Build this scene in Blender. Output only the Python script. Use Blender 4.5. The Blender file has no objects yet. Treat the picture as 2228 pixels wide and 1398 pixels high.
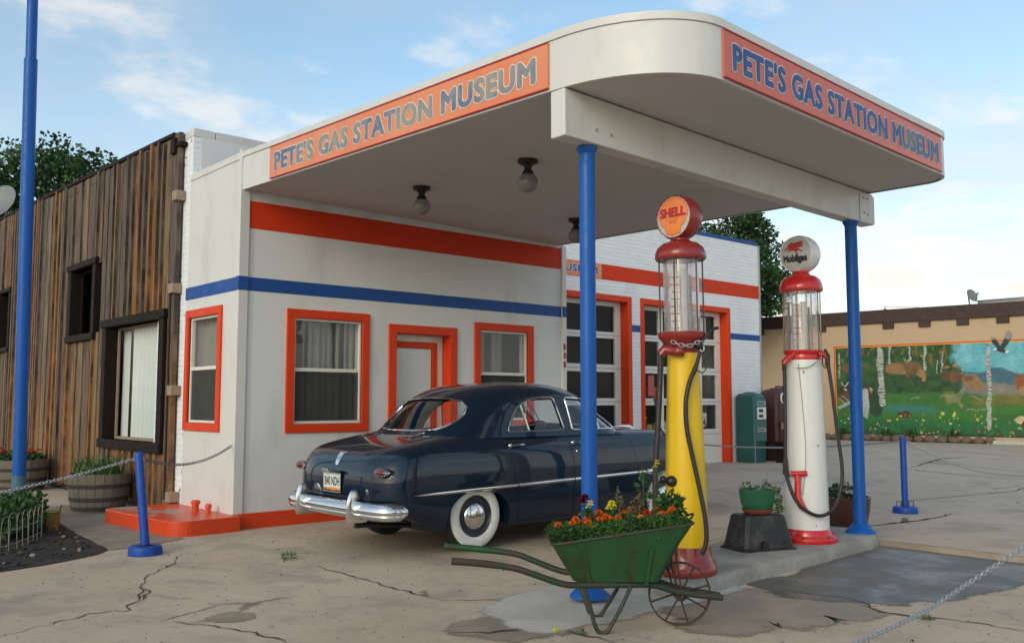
import bpy, bmesh, math, random
from math import radians as R, sin, cos, pi, sqrt, atan2
from mathutils import Vector, Matrix, noise
from mathutils.bvhtree import BVHTree

SC = bpy.context.scene
COL = SC.collection

# ------------------------------------------------------------------ camera
cam_d = bpy.data.cameras.new("camera")
cam = bpy.data.objects.new("camera", cam_d)
COL.objects.link(cam)
cam.location = (0, 0, 1.45)
cam.rotation_euler = (R(90 + 4.98), 0, R(-41.4))
cam_d.sensor_width = 36.0
cam_d.lens = 36.0 * 1995.0 / 2228.0
cam_d.clip_start = 0.05
cam_d.clip_end = 3000
SC.camera = cam

# ------------------------------------------------------------------ world, sun, exposure
SUN_EL, SUN_AZ = R(22), R(252)          # azimuth: compass-like angle of the sun measured from +Y clockwise
W = bpy.data.worlds.new("World")
SC.world = W
W.use_nodes = True
nt = W.node_tree
nt.nodes.clear()
def wn(t, **k):
    n = nt.nodes.new(t)
    for a, b in k.items(): setattr(n, a, b)
    return n
out = wn('ShaderNodeOutputWorld'); bg = wn('ShaderNodeBackground'); sky = wn('ShaderNodeTexSky')
sky.sky_type = 'NISHITA'; sky.sun_disc = False
sky.sun_elevation = SUN_EL; sky.sun_rotation = SUN_AZ
sky.air_density = 1.0; sky.dust_density = 1.6; sky.ozone_density = 1.6
bg.inputs[1].default_value = 0.15
tc = wn('ShaderNodeTexCoord')
sep = wn('ShaderNodeSeparateXYZ'); nt.links.new(tc.outputs['Generated'], sep.inputs[0])
def wmath(op, a, b=None, clamp=False):
    n = wn('ShaderNodeMath', operation=op, use_clamp=clamp)
    for i, q in enumerate((a, b)):
        if q is None: continue
        if isinstance(q, (int, float)): n.inputs[i].default_value = q
        else: nt.links.new(q, n.inputs[i])
    return n.outputs[0]
den = wmath('ADD', wmath('MAXIMUM', sep.outputs[2], 0.0), 0.16)
cv = wn('ShaderNodeCombineXYZ')
nt.links.new(wmath('DIVIDE', sep.outputs[0], den), cv.inputs[0])
nt.links.new(wmath('DIVIDE', sep.outputs[1], den), cv.inputs[1])
def wnoise(scale, detail, rough, off):
    mp = wn('ShaderNodeMapping'); nt.links.new(cv.outputs[0], mp.inputs[0]); mp.inputs['Location'].default_value = off
    n = wn('ShaderNodeTexNoise'); n.inputs['Scale'].default_value = scale; n.inputs['Detail'].default_value = detail
    n.inputs['Roughness'].default_value = rough; nt.links.new(mp.outputs[0], n.inputs[0])
    return n.outputs[0]
def wramp(src, a, b):
    n = wn('ShaderNodeMapRange', interpolation_type='SMOOTHSTEP')
    nt.links.new(src, n.inputs[0]); n.inputs[1].default_value = a; n.inputs[2].default_value = b
    return n.outputs[0]
puffs = wramp(wnoise(2.5, 7, .60, (1.2, 5.4, 0)), .49, .68)
veil = wramp(wnoise(.9, 6, .62, (7.3, -2.2, 0)), .38, .70)
low = wn('ShaderNodeMapRange', interpolation_type='SMOOTHSTEP')      # broken cloud bank low over the horizon
nt.links.new(sep.outputs[2], low.inputs[0]); low.inputs[1].default_value = .34; low.inputs[2].default_value = .03
bank = wmath('MULTIPLY', low.outputs[0], wmath('ADD', wmath('MULTIPLY', wramp(wnoise(1.5, 6, .6, (.4, 4.3, 0)), .38, .62), .80), .18))
amt = wmath('ADD', wmath('MULTIPLY', puffs, .60), bank, True)
mixc = wn('ShaderNodeMix', data_type='RGBA')
hs = wn('ShaderNodeHueSaturation'); hs.inputs['Saturation'].default_value = .92; hs.inputs['Value'].default_value = 1.0
nt.links.new(sky.outputs[0], hs.inputs['Color'])
nt.links.new(amt, mixc.inputs['Factor'])
tint = wn('ShaderNodeMix', data_type='RGBA', blend_type='MULTIPLY'); tint.inputs['Factor'].default_value = 1.0
tint.inputs['B'].default_value = (.97, 1.06, .99, 1); nt.links.new(hs.outputs[0], tint.inputs['A'])
greyc = wn('ShaderNodeMix', data_type='RGBA'); nt.links.new(wmath('MULTIPLY', veil, .55), greyc.inputs['Factor'])   # thin grey-blue veil under the puffs
nt.links.new(tint.outputs['Result'], greyc.inputs['A']); greyc.inputs['B'].default_value = (2.75, 3.05, 3.35, 1)
nt.links.new(greyc.outputs['Result'], mixc.inputs['A'])
mixc.inputs['B'].default_value = (4.5, 4.25, 3.95, 1)
nt.links.new(mixc.outputs['Result'], bg.inputs[0])
nt.links.new(bg.outputs[0], out.inputs[0])

sun_d = bpy.data.lights.new("sun", 'SUN')
sun_d.energy = 0.52; sun_d.angle = R(28); sun_d.color = (1.0, .92, .82)
sun = bpy.data.objects.new("sun", sun_d); COL.objects.link(sun)
sv = Vector((sin(SUN_AZ) * cos(SUN_EL), cos(SUN_AZ) * cos(SUN_EL), sin(SUN_EL)))
sun.rotation_euler = sv.to_track_quat('Z', 'Y').to_euler()
sun.location = (-10, -10, 30)

SC.view_settings.view_transform = 'Standard'
SC.view_settings.look = 'None'
SC.view_settings.exposure = 0.62
SC.view_settings.gamma = 1.0
SC.cycles.max_bounces = 8
SC.cycles.transparent_max_bounces = 16
SC.cycles.use_denoising = True

# ------------------------------------------------------------------ helpers
RND = random.Random(7)
ORG = {}
RT = Vector((cos(R(41.4)), -sin(R(41.4)), 0))     # horizontal axes of the barrow / hoses
VD = Vector((-sin(R(41.4)), -cos(R(41.4)), 0))

def gz(x, y):
    def ss(a, b, t):
        t = max(0, min(1, (t - a) / (b - a))); return t * t * (3 - 2 * t)
    return .18 * ss(9.5, 15, x) * ss(6.5, 11, y)

def thing(name, label, cat, loc=(0, 0, 0), group=None):
    o = bpy.data.objects.new(name, None); COL.objects.link(o)
    o.location = loc; o.empty_display_size = .1
    o['label'] = label; o['category'] = cat
    if group: o['group'] = group
    ORG[o.name] = Vector(loc)
    return o
def tag(o, label, cat, group=None):
    o['label'] = label; o['category'] = cat
    if group: o['group'] = group
    return o
def kind(o, k):
    o['kind'] = k; return o

class MB:
    def __init__(s): s.v = []; s.f = []; s.t = []; s.tone = 0.0; s.col = None; s.cols = []
    def add(s, vs, fs):
        b = len(s.v); s.v += [Vector(q) for q in vs]; s.t += [s.tone] * len(vs)
        s.f += [tuple(i + b for i in q) for q in fs]; return s
    def box(s, x0, x1, y0, y1, z0, z1):
        return s.add([(x0, y0, z0), (x1, y0, z0), (x1, y1, z0), (x0, y1, z0), (x0, y0, z1), (x1, y0, z1), (x1, y1, z1), (x0, y1, z1)],
                     [(0, 3, 2, 1), (4, 5, 6, 7), (0, 1, 5, 4), (1, 2, 6, 5), (2, 3, 7, 6), (3, 0, 4, 7)])
    def obox(s, c, ax, ay, az):
        c, ax, ay, az = Vector(c), Vector(ax), Vector(ay), Vector(az)
        vs = [c + i * ax + j * ay + k * az for k in (-1, 1) for (i, j) in ((-1, -1), (1, -1), (1, 1), (-1, 1))]
        return s.add(vs, [(0, 3, 2, 1), (4, 5, 6, 7), (0, 1, 5, 4), (1, 2, 6, 5), (2, 3, 7, 6), (3, 0, 4, 7)])
    def bar(s, a, b, w, h, up=(0, 0, 1)):
        a, b = Vector(a), Vector(b); d = (b - a); L = d.length / 2; d.normalize()
        sd = d.cross(Vector(up)).normalized(); u = sd.cross(d)
        return s.obox((a + b) / 2, d * L, sd * w / 2, u * h / 2)
    def prism(s, poly, f0, f1):
        """poly of 2-D points; f0, f1 map a 2-D point to the two end faces"""
        n = len(poly)
        vs = [f0(*p) for p in poly] + [f1(*p) for p in poly]
        fs = [tuple(range(n))[::-1], tuple(range(n, 2 * n))] + [(i, (i + 1) % n, n + (i + 1) % n, n + i) for i in range(n)]
        return s.add(vs, fs)
    def tube(s, pts, r, seg=8, caps=True, closed=False):
        pts = [Vector(p) for p in pts]; n = len(pts)
        rr = r if isinstance(r, (list, tuple)) else [r] * n
        vs = []; prev = None
        for i, p in enumerate(pts):
            if closed: d = pts[(i + 1) % n] - pts[i - 1]
            else: d = pts[min(i + 1, n - 1)] - pts[max(i - 1, 0)]
            d.normalize()
            if prev is None:
                a = Vector((0, 0, 1)) if abs(d.z) < .9 else Vector((1, 0, 0))
                u = d.cross(a).normalized()
            else:
                u = (prev - d * prev.dot(d)).normalized()
            prev = u; w = d.cross(u)
            for k in range(seg):
                an = 2 * pi * k / seg
                vs.append(p + (u * cos(an) + w * sin(an)) * rr[i])
        fs = []
        m = n if closed else n - 1
        for i in range(m):
            for k in range(seg):
                j = (i + 1) % n
                fs.append((i * seg + k, i * seg + (k + 1) % seg, j * seg + (k + 1) % seg, j * seg + k))
        if caps and not closed:
            fs.append(tuple(range(seg))[::-1]); fs.append(tuple((n - 1) * seg + k for k in range(seg)))
        return s.add(vs, fs)
    def lathe(s, prof, c=(0, 0, 0), seg=32, axis='z', a0=0, a1=2 * pi):
        c = Vector(c); n = len(prof); full = abs(a1 - a0 - 2 * pi) < 1e-6
        m = seg if full else seg + 1
        vs = []
        for k in range(m):
            a = a0 + (a1 - a0) * k / seg
            for r, h in prof:
                if axis == 'z': q = Vector((r * cos(a), r * sin(a), h))
                elif axis == 'x': q = Vector((h, r * cos(a), r * sin(a)))
                else: q = Vector((r * sin(a), h, r * cos(a)))
                vs.append(c + q)
        fs = []
        for k in range(seg):
            k2 = (k + 1) % m
            for i in range(n - 1):
                fs.append((k * n + i, k2 * n + i, k2 * n + i + 1, k * n + i + 1))
        return s.add(vs, fs)
    def loft(s, loops, cap0=True, cap1=True):
        n = len(loops[0]); vs = [p for l in loops for p in l]; fs = []
        for i in range(len(loops) - 1):
            for k in range(n):
                fs.append((i * n + k, i * n + (k + 1) % n, (i + 1) * n + (k + 1) % n, (i + 1) * n + k))
        if cap0: fs.append(tuple(range(n))[::-1])
        if cap1: fs.append(tuple((len(loops) - 1) * n + k for k in range(n)))
        return s.add(vs, fs)
    def ball(s, c, rx, ry=None, rz=None, seg=12, rings=8):
        ry = ry or rx; rz = rz or rx; c = Vector(c); vs = [c + Vector((0, 0, -rz))]; fs = []
        for i in range(1, rings):
            t = -pi / 2 + pi * i / rings
            for k in range(seg):
                a = 2 * pi * k / seg
                vs.append(c + Vector((rx * cos(t) * cos(a), ry * cos(t) * sin(a), rz * sin(t))))
        vs.append(c + Vector((0, 0, rz))); e = len(vs) - 1
        for k in range(seg):
            fs.append((0, 1 + (k + 1) % seg, 1 + k)); fs.append((e, e - seg + k, e - seg + (k + 1) % seg))
        for i in range(rings - 2):
            for k in range(seg):
                a = 1 + i * seg
                fs.append((a + k, a + (k + 1) % seg, a + seg + (k + 1) % seg, a + seg + k))
        return s.add(vs, fs)
    def mesh(s, name):
        me = bpy.data.meshes.new(name)
        me.from_pydata([tuple(q) for q in s.v], [], s.f); me.update()
        return me
    def build(s, name, mat, parent=None, smooth=False, bevel=0, local=False, loc=None, tone=False, recalc=True):
        me = s.mesh(name)
        if recalc:
            bm = bmesh.new(); bm.from_mesh(me); bmesh.ops.recalc_face_normals(bm, faces=bm.faces); bm.to_mesh(me); bm.free()
        if tone:
            at = me.attributes.new('tone', 'FLOAT', 'POINT'); at.data.foreach_set('value', s.t)
        return link(name, me, mat, parent, smooth, bevel, local, loc)

def link(name, me, mat, parent=None, smooth=False, bevel=0, local=False, loc=None):
    o = bpy.data.objects.new(name, me); COL.objects.link(o)
    if parent is not None:
        org = ORG[parent.name]; o.parent = parent
    else:
        if loc is None:
            xs = [v.co for v in me.vertices]
            loc = ((min(q.x for q in xs) + max(q.x for q in xs)) / 2, (min(q.y for q in xs) + max(q.y for q in xs)) / 2, min(q.z for q in xs))
        org = Vector(loc); o.location = org
    ORG[o.name] = org
    if not local: me.transform(Matrix.Translation(-org))
    if mat is not None and not me.materials: me.materials.append(mat)
    if smooth:
        me.polygons.foreach_set('use_smooth', [True] * len(me.polygons))
        me.set_sharp_from_angle(angle=R(smooth if smooth is not True else 40))
    if bevel:
        b = o.modifiers.new('bevel', 'BEVEL'); b.width = bevel; b.segments = 2; b.limit_method = 'ANGLE'; b.angle_limit = R(40)
    return o

def boolean(me_a, me_b, op, solver='EXACT'):
    a = bpy.data.objects.new('tmp_a', me_a); b = bpy.data.objects.new('tmp_b', me_b)
    COL.objects.link(a); COL.objects.link(b)
    m = a.modifiers.new('b', 'BOOLEAN'); m.operation = op; m.object = b; m.solver = solver
    dg = bpy.context.evaluated_depsgraph_get(); dg.update()
    me = bpy.data.meshes.new_from_object(a.evaluated_get(dg))
    bpy.data.objects.remove(a); bpy.data.objects.remove(b)
    return me
def solidify(me, th, off=-1):
    a = bpy.data.objects.new('tmp_a', me); COL.objects.link(a)
    m = a.modifiers.new('s', 'SOLIDIFY'); m.thickness = th; m.offset = off; m.use_even_offset = True
    dg = bpy.context.evaluated_depsgraph_get(); dg.update()
    r = bpy.data.meshes.new_from_object(a.evaluated_get(dg)); bpy.data.objects.remove(a)
    return r

TXT = {}
def text_verts(txt, spacing=1.0):
    if (txt, spacing) not in TXT:
        cu = bpy.data.curves.new('t', 'FONT'); cu.body = txt; cu.size = 1; cu.space_character = spacing; cu.resolution_u = 3
        o = bpy.data.objects.new('t', cu); COL.objects.link(o)
        dg = bpy.context.evaluated_depsgraph_get(); dg.update()
        me = bpy.data.meshes.new_from_object(o.evaluated_get(dg))
        TXT[(txt, spacing)] = ([v.co.copy() for v in me.vertices], [tuple(p.vertices) for p in me.polygons])
        bpy.data.objects.remove(o)
    return TXT[(txt, spacing)]
def put_text(mb, txt, p0, right, up, nrm, width=None, height=1.0, bold=0.0, depth=.004, base=0.0, spacing=1.0, fmap=None, pad=None):
    """flat lettering whose baseline starts at p0; the stroke is thickened by stacking shifted copies a hair apart;
    pad = stroke growth that the given width has to allow for"""
    vs, fs = text_verts(txt, spacing)
    pad = bold if pad is None else pad
    x0 = min(v.x for v in vs) - pad; x1 = max(v.x for v in vs) + pad; cap = max(v.y for v in vs)
    sx = (width / (x1 - x0)) if width else height / cap
    sy = height / (cap + 2 * pad)
    p0, right, up, nrm = Vector(p0), Vector(right), Vector(up), Vector(nrm)
    n = 12 if bold else 0
    sh = [(0, 0)] + [(bold * cos(2 * pi * k / n), bold * sin(2 * pi * k / n)) for k in range(n)]
    for k, (dx, dy) in enumerate(sh):
        res = []
        for v in vs:
            a = (v.x - x0 + dx) * sx; b = (v.y + pad + dy) * sy; c = base + depth * (k + 1) / (len(sh) + 1)
            res.append(fmap(a, b, c) if fmap else p0 + right * a + up * b + nrm * c)
        mb.add(res, fs)

# ------------------------------------------------------------------ materials
def newmat(name):
    m = bpy.data.materials.new(name); m.use_nodes = True
    return m, m.node_tree, m.node_tree.nodes['Principled BSDF']
class NT:
    def __init__(s, t): s.t = t
    def n(s, ty, ins=None, **k):
        q = s.t.nodes.new(ty)
        for a, b in k.items(): setattr(q, a, b)
        for a, b in (ins or {}).items(): s.set(q.inputs[a], b)
        return q
    def set(s, sock, v):
        if isinstance(v, bpy.types.NodeSocket): s.t.links.new(v, sock)
        else: sock.default_value = v
    def m(s, op, a, b=0.0, c=None, clamp=False):
        q = s.n('ShaderNodeMath', operation=op, use_clamp=clamp); s.set(q.inputs[0], a); s.set(q.inputs[1], b)
        if c is not None: s.set(q.inputs[2], c)
        return q.outputs[0]
    def mix(s, f, a, b, blend='MIX'):
        q = s.n('ShaderNodeMix', data_type='RGBA', blend_type=blend); s.set(q.inputs['Factor'], f)
        s.set(q.inputs['A'], a); s.set(q.inputs['B'], b); return q.outputs['Result']
    def noise(s, vec, scale, detail=4, rough=.55, dist=0):
        q = s.n('ShaderNodeTexNoise', {'Scale': scale, 'Detail': detail, 'Roughness': rough, 'Distortion': dist})
        s.set(q.inputs['Vector'], vec); return q.outputs[0]
    def ramp(s, v, a, b, lo=0.0, hi=1.0):
        q = s.n('ShaderNodeMapRange', interpolation_type='SMOOTHSTEP'); s.set(q.inputs[0], v)
        for i, x in zip((1, 2, 3, 4), (a, b, lo, hi)): q.inputs[i].default_value = x
        return q.outputs[0]
    def mapv(s, vec, scale=(1, 1, 1), loc=(0, 0, 0)):
        q = s.n('ShaderNodeMapping', {'Scale': scale, 'Location': loc}); s.set(q.inputs[0], vec); return q.outputs[0]
    def pos(s): return s.n('ShaderNodeNewGeometry').outputs['Position']
    def obj(s): return s.n('ShaderNodeTexCoord').outputs['Object']
    def bump(s, bs, h, strength=.3, dist=.01):
        q = s.n('ShaderNodeBump', {'Strength': strength, 'Distance': dist}); s.set(q.inputs['Height'], h)
        s.set(bs.inputs['Normal'], q.outputs[0])
def c4(c): return (c[0], c[1], c[2], 1)
def mul(c, k): return (c[0] * k, c[1] * k, c[2] * k)

def paint(name, col, rough=.45, var=.12, scale=3.0, bump=.05, bscale=60, coat=0, metal=0, dirt=None, dirt_amt=.5, dirt_rng=(.55, .75), dscale=2.0, stretch=(1, 1, 1), spec=.5):
    m, t, b = newmat(name); N = NT(t); P = N.obj()
    v = N.mapv(P, stretch)
    n1 = N.noise(v, scale, 5, .6)
    c = N.mix(n1, c4(mul(col, 1 - var)), c4(mul(col, 1 + var)))
    if dirt:
        n2 = N.ramp(N.noise(N.mapv(P, stretch, (5, 3, 1)), dscale, 6, .65), *dirt_rng)
        c = N.mix(N.m('MULTIPLY', n2, dirt_amt), c, c4(dirt))
    N.set(b.inputs['Base Color'], c)
    N.set(b.inputs['Roughness'], N.ramp(N.noise(P, scale * 4, 3), .2, .8, max(0.02, rough - .12), min(1, rough + .12)))
    b.inputs['Metallic'].default_value = metal; b.inputs['Coat Weight'].default_value = coat; b.inputs['Coat Roughness'].default_value = .05
    b.inputs['Specular IOR Level'].default_value = spec
    if bump: N.bump(b, N.noise(P, bscale, 4, .6), bump, .01)
    return m

M = {}
M['white_wall'] = paint('white_wall', (.69, .685, .675), .6, .03, .9, .12, 90, dirt=(.36, .335, .29), dirt_amt=.42, dirt_rng=(.48, .78), dscale=1.9, stretch=(1, 1, .25))
M['white_metal'] = paint('white_metal', (.63, .615, .585), .45, .03, 1.2, .03, 40, dirt=(.38, .345, .29), dirt_amt=.40, dirt_rng=(.50, .78), dscale=2.4, stretch=(1, 1, .4))
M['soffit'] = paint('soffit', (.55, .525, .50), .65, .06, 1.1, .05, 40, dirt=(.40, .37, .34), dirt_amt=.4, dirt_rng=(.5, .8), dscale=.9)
M['white_trim'] = paint('white_trim', (.72, .70, .64), .45, .04, 3, .04, 60, dirt=(.35, .32, .27), dirt_amt=.3, dscale=6)
M['orange_trim'] = paint('orange_trim', (.66, .050, .008), .5, .07, 4, .06, 70, dirt=(.40, .035, .01), dirt_amt=.3, dscale=5, spec=.25)
M['red_stripe'] = paint('red_stripe', (.62, .042, .008), .6, .05, 2, .1, 80, dirt=(.45, .05, .015), dirt_amt=.35, dscale=1.6, spec=.25)
M['blue_stripe'] = paint('blue_stripe', (.006, .065, .28), .6, .06, 2, .1, 80, dirt=(.05, .10, .28), dirt_amt=.25)
M['blue_post'] = paint('blue_post', (.002, .085, .36), .42, .12, 3, .05, 30, coat=.0, dirt=(.006, .03, .15), dirt_amt=.5, dscale=4, stretch=(1, 1, .3), spec=.35)
M['blue_bollard'] = paint('blue_bollard', (.002, .055, .32), .45, .1, 5, .05, 40, dirt=(.03, .05, .16), dirt_amt=.5, dscale=8)
M['red_step'] = paint('red_step', (.66, .055, .010), .45, .08, 3, .08, 40, dirt=(.36, .05, .02), dirt_amt=.4, dscale=3)
M['black'] = paint('black', (.012, .012, .012), .45, .2, 8, .05, 50)
M['rubber'] = paint('rubber', (.016, .015, .015), .6, .2, 12, .06, 90)
M['hose'] = paint('hose', (.018, .014, .013), .5, .25, 14, .08, 120)
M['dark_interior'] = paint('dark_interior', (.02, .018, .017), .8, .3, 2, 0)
M['chrome'] = paint('chrome', (.78, .78, .78), .13, .04, 5, .015, 6, metal=1)
M['steel'] = paint('steel', (.52, .52, .53), .38, .1, 20, .03, 60, metal=1)
M['pump_red'] = paint('pump_red', (.26, .022, .018), .33, .12, 5, .05, 25, coat=.4, dirt=(.14, .02, .015), dirt_amt=.5, dscale=5)
M['pump_yellow'] = paint('pump_yellow', (.74, .46, .002), .42, .06, 3, .05, 25, coat=.05, dirt=(.42, .25, .02), dirt_amt=.45, dirt_rng=(.6, .8), dscale=4, stretch=(1, 1, .5))
M['bright_red'] = paint('bright_red', (.55, .012, .014), .3, .08, 5, .03, 25, coat=.5, dirt=(.28, .012, .012), dirt_amt=.4, dscale=6)
M['pump_white'] = paint('pump_white', (.72, .71, .68), .38, .03, 3, .03, 25, coat=.3, dirt=(.45, .38, .27), dirt_amt=.35, dirt_rng=(.58, .8), dscale=3, stretch=(1, 1, .3))
M['globe_white'] = paint('globe_white', (.75, .74, .70), .25, .03, 4, 0, coat=.4)
M['globe_grey'] = paint('globe_grey', (.45, .45, .44), .25, .06, 6, 0, coat=.4)
M['shell_orange'] = paint('shell_orange', (.82, .20, .006), .22, .1, 8, 0, coat=.6)
M['ink_red'] = paint('ink_red', (.45, .012, .008), .35, .1, 10, 0)
M['ink_black'] = paint('ink_black', (.012, .012, .014), .4, .1, 10, 0)
M['barrow_green'] = paint('barrow_green', (.016, .064, .022), .55, .22, 6, .15, 35, dirt=(.034, .020, .012), dirt_amt=.85, dirt_rng=(.50, .70), dscale=5, stretch=(1, 1, .5), spec=.3)
M['barrow_iron'] = paint('barrow_iron', (.014, .036, .018), .6, .3, 9, .2, 60, dirt=(.05, .027, .016), dirt_amt=.9, dirt_rng=(.42, .62), dscale=9)
M['rust'] = paint('rust', (.045, .026, .018), .75, .35, 14, .25, 70, dirt=(.09, .04, .02), dirt_amt=.6, dscale=10)
M['pot_green'] = paint('pot_green', (.022, .12, .055), .4, .1, 6, .04, 40)
M['terracotta'] = paint('terracotta', (.30, .065, .03), .6, .15, 8, .05, 40)
M['brown_glaze'] = paint('brown_glaze', (.055, .018, .012), .35, .3, 4, .03, 20, coat=.3)
M['black_plastic'] = paint('black_plastic', (.016, .018, .017), .55, .25, 5, .08, 30, dirt=(.10, .085, .07), dirt_amt=.6, dirt_rng=(.5, .75), dscale=4)
M['teal'] = paint('teal', (.016, .085, .078), .42, .15, 3, .05, 30, dirt=(.02, .05, .05), dirt_amt=.4, dscale=4)
M['maroon'] = paint('maroon', (.055, .014, .012), .45, .2, 4, .06, 30, dirt=(.025, .012, .01), dirt_amt=.6, dscale=4)
M['orange_red'] = paint('orange_red', (.75, .06, .012), .35, .1, 5, .03, 30)
M['cream'] = paint('cream', (.48, .34, .21), .8, .05, 1.2, .12, 60, dirt=(.34, .24, .15), dirt_amt=.35, dscale=.9)
M['brown_band'] = paint('brown_band', (.045, .022, .016), .7, .15, 2, .1, 60)
M['asphalt_roof'] = paint('asphalt_roof', (.06, .055, .05), .85, .2, 3, .1, 40)
M['dark_wood'] = paint('dark_wood', (.015, .009, .006), .75, .35, 4, .25, 30, stretch=(3, 3, .6), dirt=(.05, .028, .016), dirt_amt=.6, dscale=5, spec=.2)
M['light_wood'] = paint('light_wood', (.30, .22, .15), .75, .25, 8, .2, 40, dirt=(.12, .08, .05), dirt_amt=.6, dscale=8)
M['curtain'] = paint('curtain', (.24, .225, .195), .9, .1, 3, 0, stretch=(5, 5, .5))
M['pale_curtain'] = paint('pale_curtain', (.72, .72, .68), .9, .05, 3, 0, stretch=(5, 5, .5))
M['screen'] = paint('screen', (.045, .045, .043), .7, .15, 40, 0)
M['paper'] = paint('paper', (.70, .70, .68), .8, .05, 4, 0)
M['grey_metal'] = paint('grey_metal', (.30, .30, .31), .5, .1, 4, .05, 40)
M['stone'] = paint('stone', (.16, .105, .075), .9, .3, 6, .5, 18, dirt=(.05, .035, .025), dirt_amt=.7, dscale=6)
M['seat'] = paint('seat', (.32, .29, .24), .8, .15, 8, .1, 60)
M['yellow_plastic'] = paint('yellow_plastic', (.62, .55, .03), .4, .05, 4, 0)

def mat_carpaint():
    m, t, b = newmat('car_paint'); N = NT(t); P = N.obj()
    c = N.mix(N.noise(P, 2.2, 3), c4((.0012, .0095, .024)), c4((.0018, .012, .030)))
    N.set(b.inputs['Base Color'], c)
    b.inputs['Roughness'].default_value = .35; b.inputs['Specular IOR Level'].default_value = .15
    b.inputs['Coat Weight'].default_value = 1; b.inputs['Coat IOR'].default_value = 1.5
    N.set(b.inputs['Coat Roughness'], N.ramp(N.noise(P, 5, 4), .3, .8, .01, .04))
    q = N.n('ShaderNodeBump', {'Strength': .05, 'Distance': .02}); N.set(q.inputs['Height'], N.noise(P, 2.6, 2, .5))
    N.set(b.inputs['Coat Normal'], q.outputs[0])
    return m
M['car_paint'] = mat_carpaint()

def mat_glass(name, tint=(.92, .95, .94), rough=.02, refl=1.0, dirty=.0):
    m = bpy.data.materials.new(name); m.use_nodes = True; t = m.node_tree; t.nodes.clear(); N = NT(t)
    o = N.n('ShaderNodeOutputMaterial'); tr = N.n('ShaderNodeBsdfTransparent', {'Color': c4(tint)}); gl = N.n('ShaderNodeBsdfGlossy', {'Color': (1, 1, 1, 1), 'Roughness': rough})
    ge = N.n('ShaderNodeNewGeometry'); dt = N.n('ShaderNodeVectorMath', operation='DOT_PRODUCT'); N.set(dt.inputs[0], ge.outputs['Incoming']); N.set(dt.inputs[1], ge.outputs['Normal'])
    sch = N.m('ADD', N.m('MULTIPLY', N.m('POWER', N.m('SUBTRACT', 1.0, N.m('ABSOLUTE', dt.outputs['Value'])), 5.0), .96), .04)   # Schlick, the same from both sides of the pane
    f = N.m('MULTIPLY', sch, refl, clamp=True)
    mx = N.n('ShaderNodeMixShader'); N.set(mx.inputs[0], f); N.set(mx.inputs[1], tr.outputs[0]); N.set(mx.inputs[2], gl.outputs[0])
    q = N.n('ShaderNodeBump', {'Strength': .06, 'Distance': .02}); N.set(q.inputs['Height'], N.noise(N.obj(), 1.5, 2)); N.set(gl.inputs['Normal'], q.outputs[0])
    if dirty:
        df = N.n('ShaderNodeBsdfDiffuse', {'Color': (.6, .57, .52, 1)}); m2 = N.n('ShaderNodeMixShader')
        N.set(m2.inputs[0], N.m('MULTIPLY', N.ramp(N.noise(N.obj(), 6, 5), .3, .8), dirty)); N.set(m2.inputs[1], mx.outputs[0]); N.set(m2.inputs[2], df.outputs[0]); mx = m2
    N.set(o.inputs[0], mx.outputs[0])
    return m
M['glass'] = mat_glass('glass', (.96, .97, .97), refl=.9)
M['old_glass'] = mat_glass('old_glass', (.95, .96, .96), refl=.22)
M['car_glass'] = mat_glass('car_glass', (.975, .985, .98), refl=1.0)
M['pump_glass'] = mat_glass('pump_glass', (.95, .93, .94), refl=1.7, dirty=.20)
def mat_milk():
    m, t, b = newmat('milk_glass'); b.inputs['Base Color'].default_value = (.34, .33, .30, 1); b.inputs['Roughness'].default_value = .15
    N = NT(t); N.set(b.inputs['Base Color'], N.mix(N.noise(N.obj(), 10, 4), (.22, .21, .20, 1), (.34, .33, .31, 1)))
    b.inputs['Transmission Weight'].default_value = .35; return m
M['milk'] = mat_milk()
def mat_lens():
    m, t, b = newmat('red_lens'); b.inputs['Base Color'].default_value = (.22, .008, .006, 1); b.inputs['Roughness'].default_value = .1; b.inputs['Coat Weight'].default_value = 1
    N = NT(t); N.set(b.inputs['Base Color'], N.mix(N.noise(N.obj(), 30, 2), (.07, .003, .003, 1), (.15, .006, .004, 1))); return m
M['red_lens'] = mat_lens()

def mat_brick(name, col, sc=1.0, bw=.21, bh=.073, mortar=.012, bs=.55, colvar=.04, dirtc=(.45, .44, .42)):
    m, t, b = newmat(name); N = NT(t); P = N.pos(); s = N.n('ShaderNodeSeparateXYZ'); N.set(s.inputs[0], P)
    v = N.n('ShaderNodeCombineXYZ'); N.set(v.inputs[0], N.m('ADD', s.outputs[0], s.outputs[1])); N.set(v.inputs[1], s.outputs[2])
    br = N.n('ShaderNodeTexBrick', {'Scale': 1.0, 'Mortar Size': mortar, 'Mortar Smooth': .6, 'Brick Width': bw, 'Row Height': bh,
                                   'Color1': c4(mul(col, 1 - colvar)), 'Color2': c4(mul(col, 1 + colvar)), 'Mortar': c4(mul(col, .93))})
    N.set(br.inputs['Vector'], v.outputs[0])
    n = N.noise(N.mapv(P, (1, 1, .4)), 1.4, 6, .65)
    cc = N.mix(N.m('MULTIPLY', N.ramp(n, .5, .8), .3), br.outputs[0], c4(dirtc))
    chip = N.m('MULTIPLY', N.ramp(N.noise(P, 7, 5, .7), .63, .66), N.ramp(s.outputs[0], 4.9, 4.7))            # paint knocked off near the old corner
    N.set(b.inputs['Base Color'], N.mix(N.m('MULTIPLY', chip, .85), cc, (.05, .04, .035, 1)))
    b.inputs['Roughness'].default_value = .6
    h = N.m('ADD', N.m('MULTIPLY', N.m('SUBTRACT', 1.0, br.outputs[1]), N.ramp(N.noise(P, 3.0, 3), .2, .7, .25, 1.0)), N.m('MULTIPLY', N.noise(P, 40, 4), .35))
    N.bump(b, h, bs, .008)
    return m
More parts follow.
